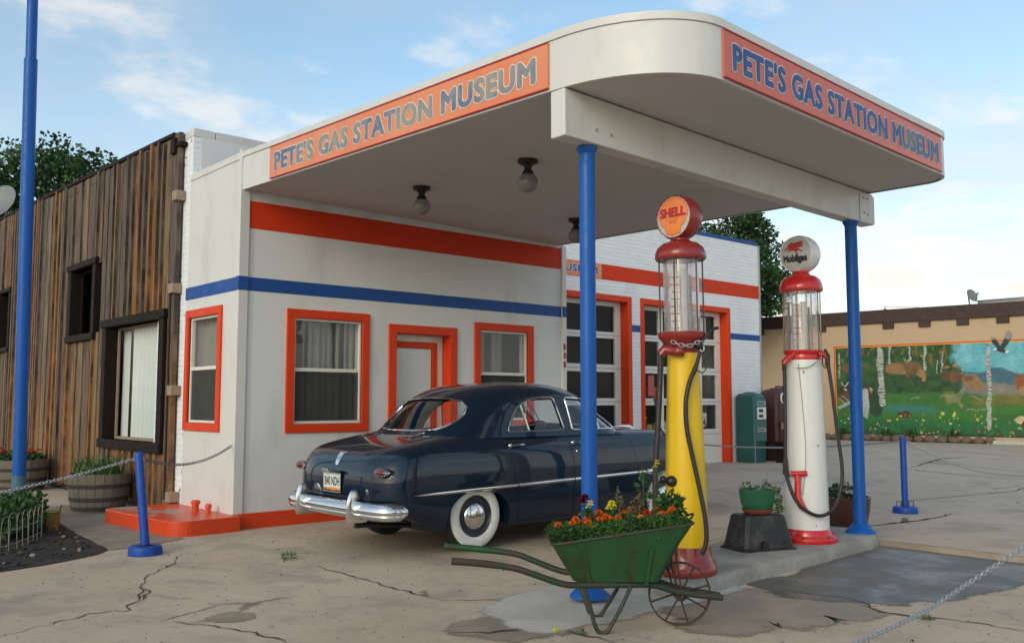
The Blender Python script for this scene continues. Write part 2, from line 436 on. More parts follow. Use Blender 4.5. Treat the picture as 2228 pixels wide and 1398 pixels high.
M['white_brick'] = mat_brick('white_brick', (.80, .805, .81))

def mat_boards():
    m, t, b = newmat('weathered_boards'); N = NT(t); P = N.pos()
    tone = N.n('ShaderNodeAttribute', attribute_name='tone').outputs['Fac']
    s = N.n('ShaderNodeSeparateXYZ'); N.set(s.inputs[0], P)
    off = N.m('MULTIPLY', tone, 37.0)
    cv = N.n('ShaderNodeCombineXYZ'); N.set(cv.inputs[0], off); N.set(cv.inputs[1], s.outputs[1]); N.set(cv.inputs[2], N.m('MULTIPLY', s.outputs[2], .07))
    grain = N.noise(cv.outputs[0], 42, 6, .6)
    cv2 = N.n('ShaderNodeCombineXYZ'); N.set(cv2.inputs[0], N.m('MULTIPLY', off, 1.7)); N.set(cv2.inputs[1], N.m('MULTIPLY', s.outputs[1], 2.0)); N.set(cv2.inputs[2], N.m('MULTIPLY', s.outputs[2], .35))
    blot = N.noise(cv2.outputs[0], 2.2, 5, .62)
    hi = N.ramp(s.outputs[2], .6, 4.4)                                  # old varnish survives lower down, silvered wood above
    grey = N.mix(N.ramp(grain, .25, .75), (.024, .016, .011, 1), (.175, .126, .092, 1))
    warm = N.mix(N.ramp(grain, .25, .75), (.045, .020, .009, 1), (.40, .175, .052, 1))
    k = N.m('ADD', N.m('ADD', N.m('MULTIPLY', blot, 1.1), N.m('MULTIPLY', N.m('FRACT', N.m('MULTIPLY', tone, 7.31)), .85)), N.m('MULTIPLY', hi, -.55))
    c = N.mix(N.ramp(k, .50, .95), grey, warm)
    pale = N.mix(grain, (.10, .065, .03, 1), (.30, .21, .10, 1))
    sel = N.ramp(N.m('FRACT', N.m('MULTIPLY', tone, 13.7)), .78, .86)
    c = N.mix(N.m('MULTIPLY', sel, N.ramp(blot, .35, .6)), c, pale)
    dark = N.ramp(N.noise(cv.outputs[0], 17, 4, .5), .54, .68)
    c = N.mix(N.m('MULTIPLY', dark, .7), c, (.020, .013, .010, 1))
    N.set(b.inputs['Base Color'], c); b.inputs['Roughness'].default_value = .78
    N.bump(b, N.m('ADD', grain, N.m('MULTIPLY', N.noise(cv.outputs[0], 120, 4), .5)), .6, .006)
    return m
M['boards'] = mat_boards()

def mat_ground():
    m, t, b = newmat('concrete_paving'); N = NT(t); P = N.pos()
    s = N.n('ShaderNodeSeparateXYZ'); N.set(s.inputs[0], P)
    big = N.noise(P, .35, 6, .6); mid = N.noise(P, 1.7, 6, .65, .4); fine = N.noise(P, 22, 5, .7); speck = N.noise(P, 90, 3, .7)
    c = N.mix(N.ramp(big, .3, .7), (.455, .340, .238, 1), (.565, .445, .325, 1))
    c = N.mix(N.m('MULTIPLY', N.ramp(s.outputs[0], 7, 15), .75), c, N.mix(mid, (.385, .335, .275, 1), (.480, .425, .355, 1)))   # greyer slabs on the far side
    c = N.mix(N.m('MULTIPLY', N.ramp(mid, .45, .72), .55), c, (.28, .225, .17, 1))
    c = N.mix(N.m('MULTIPLY', N.ramp(fine, .5, .75), .40), c, (.48, .44, .38, 1))
    c = N.mix(N.m('MULTIPLY', N.ramp(speck, .58, .68), .55), c, (.10, .085, .07, 1))
    c = N.mix(N.m('MULTIPLY', N.ramp(N.noise(N.mapv(P, (1, 1, 1), (9, 4, 0)), 6, 6, .7, 1.0), .54, .70), .38), c, (.16, .13, .10, 1))
    c = N.mix(N.m('MULTIPLY', N.ramp(N.noise(N.mapv(P, (1, 1, 1), (2, 7, 0)), .9, 3, .5), .60, .66), .30), c, (.20, .165, .13, 1))
    # oil drips where cars stand
    dx = N.m('SUBTRACT', s.outputs[0], 6.2); dy = N.m('SUBTRACT', s.outputs[1], 7.6)
    d = N.m('SQRT', N.m('ADD', N.m('POWER', N.m('MULTIPLY', dx, .45), 2.0), N.m('POWER', dy, 2.0)))
    oil = N.m('MULTIPLY', N.ramp(N.m('ADD', d, N.m('MULTIPLY', mid, .9)), 1.5, .5), .45)
    c = N.mix(oil, c, (.075, .065, .055, 1))
    # hairline map cracking in patches
    vo = N.n('ShaderNodeTexVoronoi', {'Scale': .55, 'Randomness': 1.0}, feature='DISTANCE_TO_EDGE')
    wv = N.n('ShaderNodeMix', data_type='VECTOR'); N.set(wv.inputs['Factor'], .22); N.set(wv.inputs[4], P)
    nv = N.n('ShaderNodeTexNoise', {'Scale': 1.6, 'Detail': 6, 'Roughness': .7}); N.set(nv.inputs[0], P); N.set(wv.inputs[5], nv.outputs[1])
    N.set(vo.inputs['Vector'], wv.outputs[1])
    ck = N.m('MULTIPLY', N.ramp(vo.outputs[0], .012, .003), N.ramp(N.noise(P, .5, 2), .60, .68))
    c = N.mix(N.m('MULTIPLY', ck, .7), c, (.05, .043, .036, 1))
    N.set(b.inputs['Base Color'], c)
    N.set(b.inputs['Roughness'], N.ramp(mid, .3, .8, .95, .75))
    N.bump(b, N.m('ADD', N.m('ADD', N.m('MULTIPLY', fine, .6), N.m('MULTIPLY', speck, .35)), N.m('MULTIPLY', ck, -2.0)), .35, .008)
    return m
M['ground'] = mat_ground()
def mat_conc(name, c0, c1, dk, rough=.85, bs=.4):
    m, t, b = newmat(name); N = NT(t); P = N.pos(); mid = N.noise(P, 2.6, 6, .65, .3); fine = N.noise(P, 30, 5, .7)
    c = N.mix(N.ramp(mid, .3, .7), c4(c0), c4(c1)); c = N.mix(N.m('MULTIPLY', N.ramp(fine, .55, .75), .5), c, c4(dk))
    N.set(b.inputs['Base Color'], c); b.inputs['Roughness'].default_value = rough
    N.bump(b, N.m('ADD', fine, N.m('MULTIPLY', mid, .8)), bs, .01); return m
M['island'] = mat_conc('island_concrete', (.22, .20, .175), (.36, .335, .30), (.12, .11, .095))
M['pale_pad'] = mat_conc('pale_concrete', (.42, .385, .335), (.54, .50, .44), (.32, .29, .25), bs=.25)
M['walk'] = mat_conc('walk_concrete', (.19, .155, .115), (.28, .235, .18), (.12, .10, .08))
M['damp'] = mat_conc('damp_concrete', (.24, .185, .13), (.33, .26, .19), (.17, .135, .10), .6)
M['soil'] = mat_conc('soil', (.014, .010, .008), (.035, .026, .020), (.06, .048, .036), .95, .9)
M['crack'] = mat_conc('crack_dirt', (.03, .026, .021), (.055, .046, .038), (.02, .018, .015), .95, .5)
def mat_wet():
    m, t, b = newmat('wet_concrete'); N = NT(t); P = N.pos(); mid = N.noise(P, 1.6, 5, .6, .5)
    c = N.mix(N.ramp(mid, .3, .7), (.085, .072, .060, 1), (.15, .13, .11, 1))
    N.set(b.inputs['Base Color'], c); N.set(b.inputs['Roughness'], N.ramp(mid, .3, .62, .20, .62)); b.inputs['Specular IOR Level'].default_value = .42
    N.bump(b, N.noise(P, 18, 5, .65), .12, .01); return m
M['wet'] = mat_wet()

def mat_leaf(name, c0, c1, c2=None, trans=.25):
    m, t, b = newmat(name); N = NT(t); r = N.n('ShaderNodeNewGeometry').outputs['Random Per Island']
    c = N.mix(r, c4(c0), c4(c1))
    if c2: c = N.mix(N.ramp(r, .82, .95), c, c4(c2))
    N.set(b.inputs['Base Color'], c); b.inputs['Roughness'].default_value = .55
    tl = N.n('ShaderNodeBsdfTranslucent'); N.set(tl.inputs[0], c); mx = N.n('ShaderNodeMixShader', {'Fac': trans})
    o = t.nodes['Material Output']; N.set(mx.inputs[1], b.outputs[0]); N.set(mx.inputs[2], tl.outputs[0]); N.set(o.inputs[0], mx.outputs[0])
    return m
M['tree_leaf'] = mat_leaf('tree_leaf', (.015, .048, .012), (.048, .115, .028), (.085, .17, .042))
M['tree_leaf_b'] = mat_leaf('tree_leaf_b', (.015, .048, .014), (.048, .115, .032), (.085, .17, .048))
M['herb'] = mat_leaf('herb_leaf', (.022, .075, .012), (.075, .175, .032), (.13, .24, .05))
M['herb_dark'] = mat_leaf('herb_dark_leaf', (.014, .050, .010), (.045, .115, .024), (.075, .16, .038))
M['dry'] = mat_leaf('dry_stalk', (.10, .07, .03), (.22, .16, .08))
M['petal_orange'] = mat_leaf('petal_orange', (.80, .13, .008), (.85, .25, .012), None, .15)
M['petal_gold'] = mat_leaf('petal_gold', (.82, .36, .01), (.85, .50, .02), None, .15)
M['petal_yellow'] = mat_leaf('petal_yellow', (.75, .65, .03), (.85, .78, .08), None, .15)
M['petal_red'] = mat_leaf('petal_red', (.50, .02, .01), (.75, .07, .015), None, .15)
M['petal_maroon'] = mat_leaf('petal_maroon', (.10, .004, .012), (.20, .008, .02), None, .15)
M['petal_white'] = mat_leaf('petal_white', (.60, .55, .46), (.75, .72, .64), None, .15)
M['bark'] = paint('bark', (.06, .045, .035), .9, .3, 10, .5, 20)
M['barrel'] = paint('barrel', (.165, .140, .112), .8, .25, 5, .25, 24, stretch=(4, 4, .5), dirt=(.05, .04, .032), dirt_amt=.6, dscale=4)
M['hoop'] = paint('hoop', (.055, .048, .042), .7, .25, 8, .15, 40, metal=.3)
M['wire_white'] = paint('wire_white', (.30, .285, .24), .6, .2, 20, .1, 60, dirt=(.14, .09, .05), dirt_amt=.7, dscale=14)
M['zinc'] = paint('zinc', (.40, .42, .44), .5, .15, 30, .05, 60, metal=.6)
M['dark_chain'] = paint('dark_chain', (.16, .16, .165), .5, .2, 30, .05, 60, metal=.5)

def mat_sign(name, base, alt, stain):
    m, t, b = newmat(name); N = NT(t); P = N.obj()
    c = N.mix(N.ramp(N.noise(P, .8, 4), .35, .7), c4(base), c4(alt))
    st = N.ramp(N.noise(N.mapv(P, (3, 3, .35)), 2.5, 5, .6), .56, .74)
    c = N.mix(N.m('MULTIPLY', st, .55), c, c4(stain))
    N.set(b.inputs['Base Color'], c); b.inputs['Roughness'].default_value = .32; return m
M['sign_left'] = mat_sign('sign_left', (.70, .20, .075), (.72, .26, .12), (.62, .13, .04))
M['sign_front'] = mat_sign('sign_front', (.60, .125, .075), (.58, .14, .09), (.62, .17, .03))
def mat_fade(name, a, b_, scale, rng):
    m, t, b = newmat(name); N = NT(t); P = N.obj()
    c = N.mix(N.ramp(N.noise(P, scale, 4, .6), *rng), c4(a), c4(b_)); N.set(b.inputs['Base Color'], c); b.inputs['Roughness'].default_value = .4; return m
M['letter_fade'] = mat_fade('faded_blue', (.10, .13, .24), (.30, .27, .23), 1.1, (.38, .58))
M['letter_blue'] = mat_fade('letter_blue', (.025, .06, .24), (.10, .16, .25), .7, (.45, .62))
M['letter_edge'] = mat_fade('letter_edge', (.74, .70, .64), (.66, .54, .42), 1.2, (.4, .7))

# ================================================================== GROUND
def build_ground():
    xs = [-600, -200, -80, -30, -15] + [-8 + .5 * i for i in range(90)] + [45, 60, 100, 250, 700]
    ys = [-600, -200, -60, -20] + [-8 + .5 * i for i in range(70)] + [35, 60, 120, 300, 800]
    mb = MB()
    mb.v = [Vector((x, y, gz(x, y))) for y in ys for x in xs]; n = len(xs)
    mb.t = [0] * len(mb.v)
    mb.f = [(j * n + i, j * n + i + 1, (j + 1) * n + i + 1, (j + 1) * n + i) for j in range(len(ys) - 1) for i in range(n - 1)]
    kind(mb.build('ground', M['ground'], smooth=True, loc=(0, 0, 0)), 'structure')
build_ground()

def sheet(name, pts, z, mat, jit=0.0, sub=6, soft=0.0):
    """irregular flat patch lying on the ground"""
    q = []
    for i in range(len(pts)):
        a, b = Vector(pts[i]), Vector(pts[(i + 1) % len(pts)])
        for k in range(sub):
            p = a.lerp(b, k / sub)
            if jit: p += Vector((noise.noise((p.x * 5, p.y * 5, 1.3)), noise.noise((p.x * 5, p.y * 5, 7.7)))) * jit
            q.append(p)
    mb = MB(); n = len(q)
    cx = sum(p.x for p in q) / n; cy = sum(p.y for p in q) / n
    mb.add([(p.x, p.y, gz(p.x, p.y) + z) for p in q], [tuple(range(n))])
    if soft:                                     # a rim ring whose 'tone' falls to 0 so the stain can fade out raggedly
        ar = sum(q[i - 1].x * q[i].y - q[i].x * q[i - 1].y for i in range(n)); sg = 1 if ar > 0 else -1; rim = []
        for i in range(n):
            d = (q[(i + 2) % n] - q[i - 2]).normalized(); o = q[i] + Vector((d.y, -d.x)) * sg * soft; rim.append((o.x, o.y, gz(o.x, o.y) + z))
        mb.t = [1.0] * n; mb.tone = 0.0; mb.add(rim, []); mb.f += [(i, (i + 1) % n, n + (i + 1) % n, n + i) for i in range(n)]
    me = mb.mesh(name); at = me.attributes.new('tone', 'FLOAT', 'POINT'); at.data.foreach_set('value', mb.t if soft else [1.0] * len(mb.v))
    bm = bmesh.new(); bm.from_mesh(me); bmesh.ops.triangulate(bm, faces=bm.faces); bmesh.ops.recalc_face_normals(bm, faces=bm.faces)
    for f in bm.faces:
        if f.normal.z < 0: f.normal_flip()
    bm.to_mesh(me); bm.free()
    return kind(link(name, me, mat, loc=(cx, cy, gz(cx, cy))), 'structure')

def softened(mat):
    m = mat.copy(); N = NT(m.node_tree); o = m.node_tree.nodes['Material Output']; b = m.node_tree.nodes['Principled BSDF']
    t = N.n('ShaderNodeAttribute', attribute_name='tone').outputs['Fac']; P = N.pos()
    k = N.ramp(N.m('ADD', t, N.m('MULTIPLY', N.m('SUBTRACT', N.noise(P, 5, 6, .7), .5), 1.1)), .30, .68)
    tr = N.n('ShaderNodeBsdfTransparent'); mx = N.n('ShaderNodeMixShader'); N.set(mx.inputs[0], k); N.set(mx.inputs[1], tr.outputs[0]); N.set(mx.inputs[2], b.outputs[0]); N.set(o.inputs[0], mx.outputs[0]); return m
M['wet_soft'] = softened(M['wet']); M['damp_soft'] = softened(M['damp']); M['pad_soft'] = softened(M['pale_pad'])
sheet('wet_patch', [(6.42, 4.35), (6.85, 4.2), (8.13, 4.44), (8.81, 4.62), (8.98, 4.5), (9.03, 3.9), (8.95, 3.2), (8.80, 2.9), (8.16, 2.96), (7.54, 3.06), (7.08, 3.11), (6.58, 3.29), (6.41, 3.48), (6.22, 3.82), (6.3, 4.06)], .004, M['wet_soft'], .10, soft=.22)
sheet('damp_patch', [(5.79, 4.16), (6.29, 4.05), (6.36, 3.49), (6.13, 3.26), (5.77, 3.4), (5.46, 3.5), (5.06, 3.61), (4.95, 3.76), (5.2, 4.02)], .003, M['damp_soft'], .14, soft=.34)
sheet('damp_patch', [(3.7, 4.65), (4.0, 4.79), (4.25, 4.72), (4.19, 4.45), (4.22, 4.23), (3.86, 4.35)], .003, M['damp_soft'], .12, soft=.22)
sheet('damp_patch', [(2.68, 6.05), (2.8, 6.10), (2.88, 6.03), (2.86, 5.93), (2.75, 5.90), (2.68, 5.95)], .003, M['damp_soft'], .05, soft=.10)
sheet('worn_slab', [(4.13, 4.87), (4.52, 5.15), (5.32, 5.33), (5.62, 5.16), (5.72, 4.77), (6.14, 4.45), (6.04, 4.3), (5.51, 4.28), (5.04, 4.33), (4.53, 4.29), (4.11, 4.37), (4.08, 4.6)], .006, M['pad_soft'], .09, soft=.2)
sheet('walkway', [(3.42, 13.9), (4.55, 13.9), (4.55, 11.5), (3.9, 9.7), (3.63, 9.55), (3.09, 9.42), (3.19, 10.89), (3.35, 12.44)], .004, M['walk'], .02)
sheet('planting_bed', [(3.09, 9.44), (2.74, 9.15), (2.34, 8.96), (2.0, 8.85), (1.0, 8.6), (-3, 7.5), (-3, 17), (3.47, 17), (3.47, 13.36), (3.35, 12.44), (3.19, 10.89)], .006, M['soil'], .03)

def crack(pts, w, sub=7, jit=.05):
    q = []
    for i in range(len(pts) - 1):
        a, b = Vector(pts[i]), Vector(pts[i + 1])
        for k in range(sub):
            p = a.lerp(b, k / sub)
            if 0 < i * sub + k: p += Vector((noise.noise((p.x * 9, p.y * 9, 3.3)), noise.noise((p.x * 9, p.y * 9, 8.1)))) * jit
            q.append(p)
    q.append(Vector(pts[-1])); n = len(q); mb = MB(); vs = []; fs = []
    for i, p in enumerate(q):
        d = (q[min(i + 1, n - 1)] - q[max(i - 1, 0)]).normalized(); nn = Vector((-d.y, d.x))
        ww = w * (.35 + 1.3 * abs(noise.noise((p.x * 6, p.y * 6, 5.5)))) * min(1, .3 + 4 * min(i, n - 1 - i) / n)
        for s in (-1, 1):
            r = p + nn * ww * s; vs.append((r.x, r.y, gz(r.x, r.y) + .005))
    fs = [(2 * i, 2 * i + 2, 2 * i + 3, 2 * i + 1) for i in range(n - 1)]
    mb.add(vs, fs)
    kind(mb.build('ground_crack', M['crack']), 'structure')
for pts, w in [
    ([(3.52, 8.76), (3.21, 8.22), (2.88, 7.88), (2.68, 7.47), (2.52, 7.05), (2.28, 6.65), (2.21, 6.72), (2.05, 6.72), (1.77, 6.59), (1.47, 6.46)], .008),
    ([(2.68, 7.47), (2.62, 7.17), (2.48, 6.91)], .008), ([(4.16, 7.32), (4.17, 6.8), (4.14, 6.26), (4.14, 5.95), (4.16, 5.5)], .012),
    ([(2.42, 6.14), (2.56, 5.92), (2.67, 5.55), (2.73, 5.16)], .010), ([(9.6, 5.5), (10.26, 5.4), (10.75, 5.34), (11.25, 5.24), (11.74, 5.23), (12.2, 5.26)], .028),
    ([(18.39, 9.0), (18.34, 8.41), (18.56, 6.64)], .03), ([(18.88, 8.9), (21.59, 9.47), (22.9, 9.38)], .03), ([(12.31, 4.85), (12.96, 4.66)], .035),
    ([(6.34, 4.05), (6.43, 3.49), (6.22, 3.18), (6.22, 2.92), (6.33, 2.82), (6.38, 2.6), (6.38, 2.33)], .014),
    ([(3.64, 4.7), (3.78, 4.53), (4.06, 4.44), (4.2, 4.25), (4.22, 4.03), (4.22, 3.84)], .016), ([(14.33, 9.1), (15.36, 8.32)], .02),
    ([(5.39, 5.4), (4.47, 5.22), (4.14, 5.48)], .006), ([(10.2, 9.2), (12.5, 8.9), (16, 8.6)], .012), ([(13.2, 6.4), (16, 5.9), (18, 6.2)], .016),
    ([(14.5, 4.6), (16.8, 4.9), (19, 4.2)], .025), ([(24, 12), (24.6, 8), (25.2, 4)], .03), ([(20, 11), (20.4, 8), (21, 4)], .02)]:
    crack(pts, w)

def build_slab_edge():
    mb = MB(); X = [9.1 + (13.5 - 9.1) * i / 10 for i in range(11)]; Y = [-12, -6, -2, 0, 1, 2, 3, 3.6, 4.2, 4.6, 4.9, 5.2]
    def z(x, y):
        k = max(0, 1 - (x - 9.1) / 4.3); e = min(1, max(0, (5.2 - y) / .7)); return .004 + .045 * k * e
    def ex(y): return 9.02 + .03 * (y - 3) * .6 + .02 * noise.noise((y * 3, 1, 1))
    vs = [(x if i else ex(y), y, z(x, y)) for y in Y for i, x in enumerate(X)]; n = 11
    fs = [(j * n + i, j * n + i + 1, (j + 1) * n + i + 1, (j + 1) * n + i) for j in range(len(Y) - 1) for i in range(n - 1)]
    mk = MB(); mk.add([(ex(y) - .05, y, -.02) for y in Y] + [(ex(y) - .002, y, z(9.1, y) + .002) for y in Y] + [(ex(y) + .06, y, z(9.1, y) + .003) for y in Y], [(k * len(Y) + j, (k + 1) * len(Y) + j, (k + 1) * len(Y) + j + 1, k * len(Y) + j + 1) for k in (0, 1) for j in range(len(Y) - 1)])
    kind(mk.build('kerb', M['damp'], loc=(9.05, 3, 0)), 'structure')
    mb.add(vs, fs); kind(mb.build('pavement', M['ground'], loc=(9.1, 3, 0)), 'structure')
build_slab_edge()

def build_island():
    P = [(5.55, 4.36), (6.0, 4.37), (7.2, 4.45), (8.5, 4.545), (8.75, 4.56), (8.98, 4.62), (9.2, 4.78), (9.3, 5.0), (9.22, 5.25), (8.95, 5.42), (8.7, 5.46), (7.3, 5.38), (5.9, 5.28), (5.5, 5.25), (5.60, 5.0), (5.42, 4.75)]
    q = []
    for i in range(len(P)):
        a, b = Vector(P[i]), Vector(P[(i + 1) % len(P)]); k = max(1, int((b - a).length / .12))
        for j in range(k): q.append(a.lerp(b, j / k))
    c = Vector((7.3, 4.92))
    def loop(off, z, jt):
        r = []
        for p in q:
            d = (p - c); d = Vector((d.x * .25, d.y)).normalized()
            w = p + d * off + Vector((noise.noise((p.x * 6, p.y * 6, z * 9)), noise.noise((p.x * 6, p.y * 6, z * 9 + 4)))) * jt
            zz = z * (.62 + .38 * min(1, max(0, (p.x - 5.4) / .8))) if z > 0 else z
            r.append(Vector((w.x, w.y, zz)))
        return r
    mb = MB(); mb.loft([loop(.03, -.05, .01), loop(.02, .06, .012), loop(.0, .10, .014), loop(-.03, .115, .006)], False, True)
    kind(mb.build('pump_island', M['island'], smooth=50, loc=(7.3, 4.92, 0)), 'structure')
build_island()

# ================================================================== STATION BUILDING
st = thing('gas_station', 'white painted gas station with orange window frames and blue stripe, two garage doors at right', 'building', (7.5, 10.02, 0))
XL, YF, YB, XR = 4.615, 10.02, 11.54, 9.9
def wall_with_holes(mb, axis, d, th, a0, a1, z0, z1, holes):
    """a flat wall with rectangular openings; axis 'x' = wall runs along X at y=d (thickness to +y), 'y' = runs along Y at x=d (thickness to +x)"""
    us = sorted({a0, a1} | {h[0] for h in holes} | {h[1] for h in holes}); zs = sorted({z0, z1} | {h[2] for h in holes} | {h[3] for h in holes})
    for i in range(len(us) - 1):
        j = 0
        while j < len(zs) - 1:
            def solid(jj):
                uc, zc = (us[i] + us[i + 1]) / 2, (zs[jj] + zs[jj + 1]) / 2
                return not any(h[0] < uc < h[1] and h[2] < zc < h[3] for h in holes)
            if not solid(j): j += 1; continue
            k = j
            while k + 1 < len(zs) - 1 and solid(k + 1): k += 1
            if axis == 'x': mb.box(us[i], us[i + 1], d, d + th, zs[j], zs[k + 1])
            else: mb.box(d, d + th, us[i], us[i + 1], zs[j], zs[k + 1])
            j = k + 1
    # weld so shared faces inside the wall disappear
def clean(mb):
    me = mb.mesh('w'); bm = bmesh.new(); bm.from_mesh(me); bmesh.ops.remove_doubles(bm, verts=bm.verts, dist=1e-4)
    seen = {}
    for f in bm.faces:
        k = tuple(sorted(v.index for v in f.verts)); seen.setdefault(k, []).append(f)
    kill = [f for l in seen.values() if len(l) > 1 for f in l]
    bmesh.ops.delete(bm, geom=kill, context='FACES_ONLY'); bm.to_mesh(me); bm.free(); return me
HOLES_F = [(5.33, 6.28, 1.18, 2.46), (6.79, 7.70, 0.16, 2.36), (8.23, 9.14, 1.18, 2.46)]
mb = MB(); wall_with_holes(mb, 'x', YF, .18, XL + .18, XR, .0, 4.30, HOLES_F)
o = link('office_wall', clean(mb), M['white_wall'], st)
mb = MB(); wall_with_holes(mb, 'y', XL, .18, YF, YB, .0, 4.34, [(10.55, 11.42, 1.19, 2.50)])
link('side_wall', clean(mb), M['white_metal'], st)
mb = MB(); mb.box(XL + .18, XR, YF + .18, YB, 4.18, 4.26); mb.build('office_roof', M['asphalt_roof'], st)
mb = MB(); mb.box(XR - .18, XR, YF + .18, YB, 0, 4.30); mb.build('end_wall', M['white_wall'], st)
# corner mouldings and coping
mb = MB(); mb.box(XL - .02, XL + .10, YF - .02, YF + .003, .17, 4.40); mb.box(XL - .02, XL - .002, YF + .003, YF + .05, .17, 4.40)
mb.build('corner_trim', M['white_metal'], st, bevel=.006)
mb = MB(); mb.box(XR - .06, XR + .03, YF - .03, YF + .04, .17, 3.84); mb.build('corner_trim', M['white_trim'], st, bevel=.006)
mb = MB(); mb.box(XL - .012, XL + .2, YF + .06, YB - .01, 4.29, 4.375); mb.build('coping', M['white_metal'], st, bevel=.008)
# plinth and step
mb = MB(); mb.box(XL + .02, XR + .02, YF - .045, YF - .002, -.05, .175); mb.build('plinth', M['red_step'], st, bevel=.012)
def build_step():
    pl = [(4.60, 11.72), (3.86, 11.72)]
    pl += [(3.86 - .14 * sin(a), 11.58 + .14 * cos(a)) for a in [pi / 2 * i / 6 for i in range(7)]]
    pl += [(3.84 - .02, 10.2)]
    pl += [(4.05 - .22 * cos(a), 10.05 - .22 * sin(a)) for a in [pi / 2 * i / 8 for i in range(9)]]
    pl += [(XL + .02, 9.87), (XL + .02, YF - .046), (4.613, YF - .046), (4.613, 11.72)]
    mb = MB(); mb.prism(pl, lambda x, y: (x, y, -.05), lambda x, y: (x, y, .165)); return mb.build('step', M['step_worn'], st, bevel=.018)
def mat_step():
    m, t, b = newmat('worn_red_paint'); N = NT(t); P = N.pos()
    s = N.n('ShaderNodeSeparateXYZ'); N.set(s.inputs[0], P)
    w = N.ramp(N.noise(P, 3.1, 6, .62), .50, .545)
    # paint worn off where people step: an area of its own at the back corner
    dx = N.m('SUBTRACT', s.outputs[0], 4.02); dy = N.m('SUBTRACT', s.outputs[1], 11.2)
    d = N.m('ADD', N.m('POWER', N.m('MULTIPLY', dx, 2.6), 2.0), N.m('POWER', N.m('MULTIPLY', dy, 1.15), 2.0))
    k = N.m('MULTIPLY', N.m('MULTIPLY', w, N.ramp(d, 1.1, .35)), N.ramp(s.outputs[2], .155, .163))
    red = N.mix(N.noise(P, 3, 5), (.56, .045, .008, 1), (.72, .072, .014, 1))
    N.set(b.inputs['Base Color'], N.mix(k, red, N.mix(N.noise(P, 12, 4), (.30, .26, .21, 1), (.42, .37, .30, 1))))
    b.inputs['Roughness'].default_value = .36; N.bump(b, N.noise(P, 16, 5, .6), .2, .01); return m
M['step_worn'] = mat_step(); build_step()
for x, y, h, q in ((4.42, 10.62, .27, .04), (4.48, 10.40, .24, .028)):
    mb = MB(); mb.lathe([(0, .16), (q, .16), (q, h - .02), (q * 1.35, h - .015), (q * 1.35, h + .015), (q, h + .03), (0, h + .03)], (x, y, 0), 16); mb.build('door_stop', M['red_step'], st, smooth=40)
# painted stripes: sheets 3 mm proud
mb = MB(); mb.box(XL + .10, XR - .06, YF - .003, YF + .002, 3.478, 3.803); mb.build('stripe', M['red_stripe'], st)
mb = MB(); mb.box(XL + .10, XR - .06, YF - .003, YF + .002, 2.74, 2.90); mb.build('stripe', M['blue_stripe'], st)
mb = MB(); mb.box(XL - .023, XL + .102, YF - .023, YF - .0205, 2.738, 2.902); mb.box(XL - .023, XL - .0205, YF - .0205, YF + .051, 2.738, 2.902)
mb.box(XL - .003, XL + .001, YF + .051, 11.595, 2.74, 2.90); mb.build('stripe', M['blue_stripe'], st)
mb = MB(); mb.box(XR - .063, XR + .033, YF - .033, YF - .031, 2.738, 2.902); mb.build('stripe', M['blue_stripe'], st)

def win_front(x0, x1, z0, z1, rail, curtain):
    """sash window in the south wall: orange casing, pale sashes, glass and curtain"""
    f = MB(); c = .105; y0, y1 = YF - .028, YF + .03
    f.box(x0 - c, x1 + c, y0, y1, z1, z1 + c); f.box(x0 - c, x1 + c, y0, y1, z0 - c, z0)
    f.box(x0 - c, x0, y0, y1, z0, z1); f.box(x1, x1 + c, y0, y1, z0, z1)
    w = f.build('window', M['orange_trim'], st, bevel=.005)
    s = MB(); t = .028; a, b = YF + .012, YF + .065
    s.box(x0, x1, a, b, z1 - t, z1); s.box(x0, x1, a, b, z0, z0 + t * 1.2); s.box(x0, x0 + t, a, b, z0 + t * 1.2, z1 - t); s.box(x1 - t, x1, a, b, z0 + t * 1.2, z1 - t)
    s.box(x0 + t, x1 - t, a + .008, b, rail - .022, rail + .022)
    s.build('sash', M['white_trim'], w, bevel=.004)
    g = MB(); g.box(x0 + t, x1 - t, YF + .046, YF + .05, rail + .022, z1 - t); g.build('pane', M['glass'], w)
    g = MB(); g.box(x0 + t, x1 - t, YF + .030, YF + .032, z0 + t, rail - .022); g.build('insect_screen', M['screen_mesh'], w)
    k = MB(); n = 60; vs = []; fs = []
    for i in range(n + 1):
        x = x0 + .03 + (x1 - x0 - .06) * i / n; y = YF + .15 + .022 * sin(i * .95 + 2 * noise.noise((i * .21, x0, 0))) + .015 * noise.noise((i * .5, 2, x0))
        vs += [(x, y, z0 + .02), (x, y, z1)]
    fs = [(2 * i, 2 * i + 2, 2 * i + 3, 2 * i + 1) for i in range(n) if not curtain or curtain(i / n)]
    k.add(vs, fs); k.build('curtain', M['curtain'], w, smooth=True)
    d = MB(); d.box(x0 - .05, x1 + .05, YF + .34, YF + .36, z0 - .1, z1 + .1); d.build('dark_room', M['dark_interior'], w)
def mat_screen():
    m = bpy.data.materials.new('screen_mesh'); m.use_nodes = True; t = m.node_tree; t.nodes.clear(); N = NT(t)
    o = N.n('ShaderNodeOutputMaterial'); tr = N.n('ShaderNodeBsdfTransparent'); df = N.n('ShaderNodeBsdfDiffuse')
    N.set(df.inputs[0], N.mix(N.noise(N.obj(), 4, 3), (.06, .06, .058, 1), (.10, .10, .095, 1)))
    mx = N.n('ShaderNodeMixShader', {'Fac': .50}); N.set(mx.inputs[1], tr.outputs[0]); N.set(mx.inputs[2], df.outputs[0]); N.set(o.inputs[0], mx.outputs[0]); return m
M['screen_mesh'] = mat_screen()
win_front(5.33, 6.28, 1.18, 2.46, 1.835, lambda u: not (.2 < u < .26) and not (.78 < u < .83))
win_front(8.23, 9.14, 1.18, 2.46, 1.845, lambda u: u < .2 or .35 < u < .6)
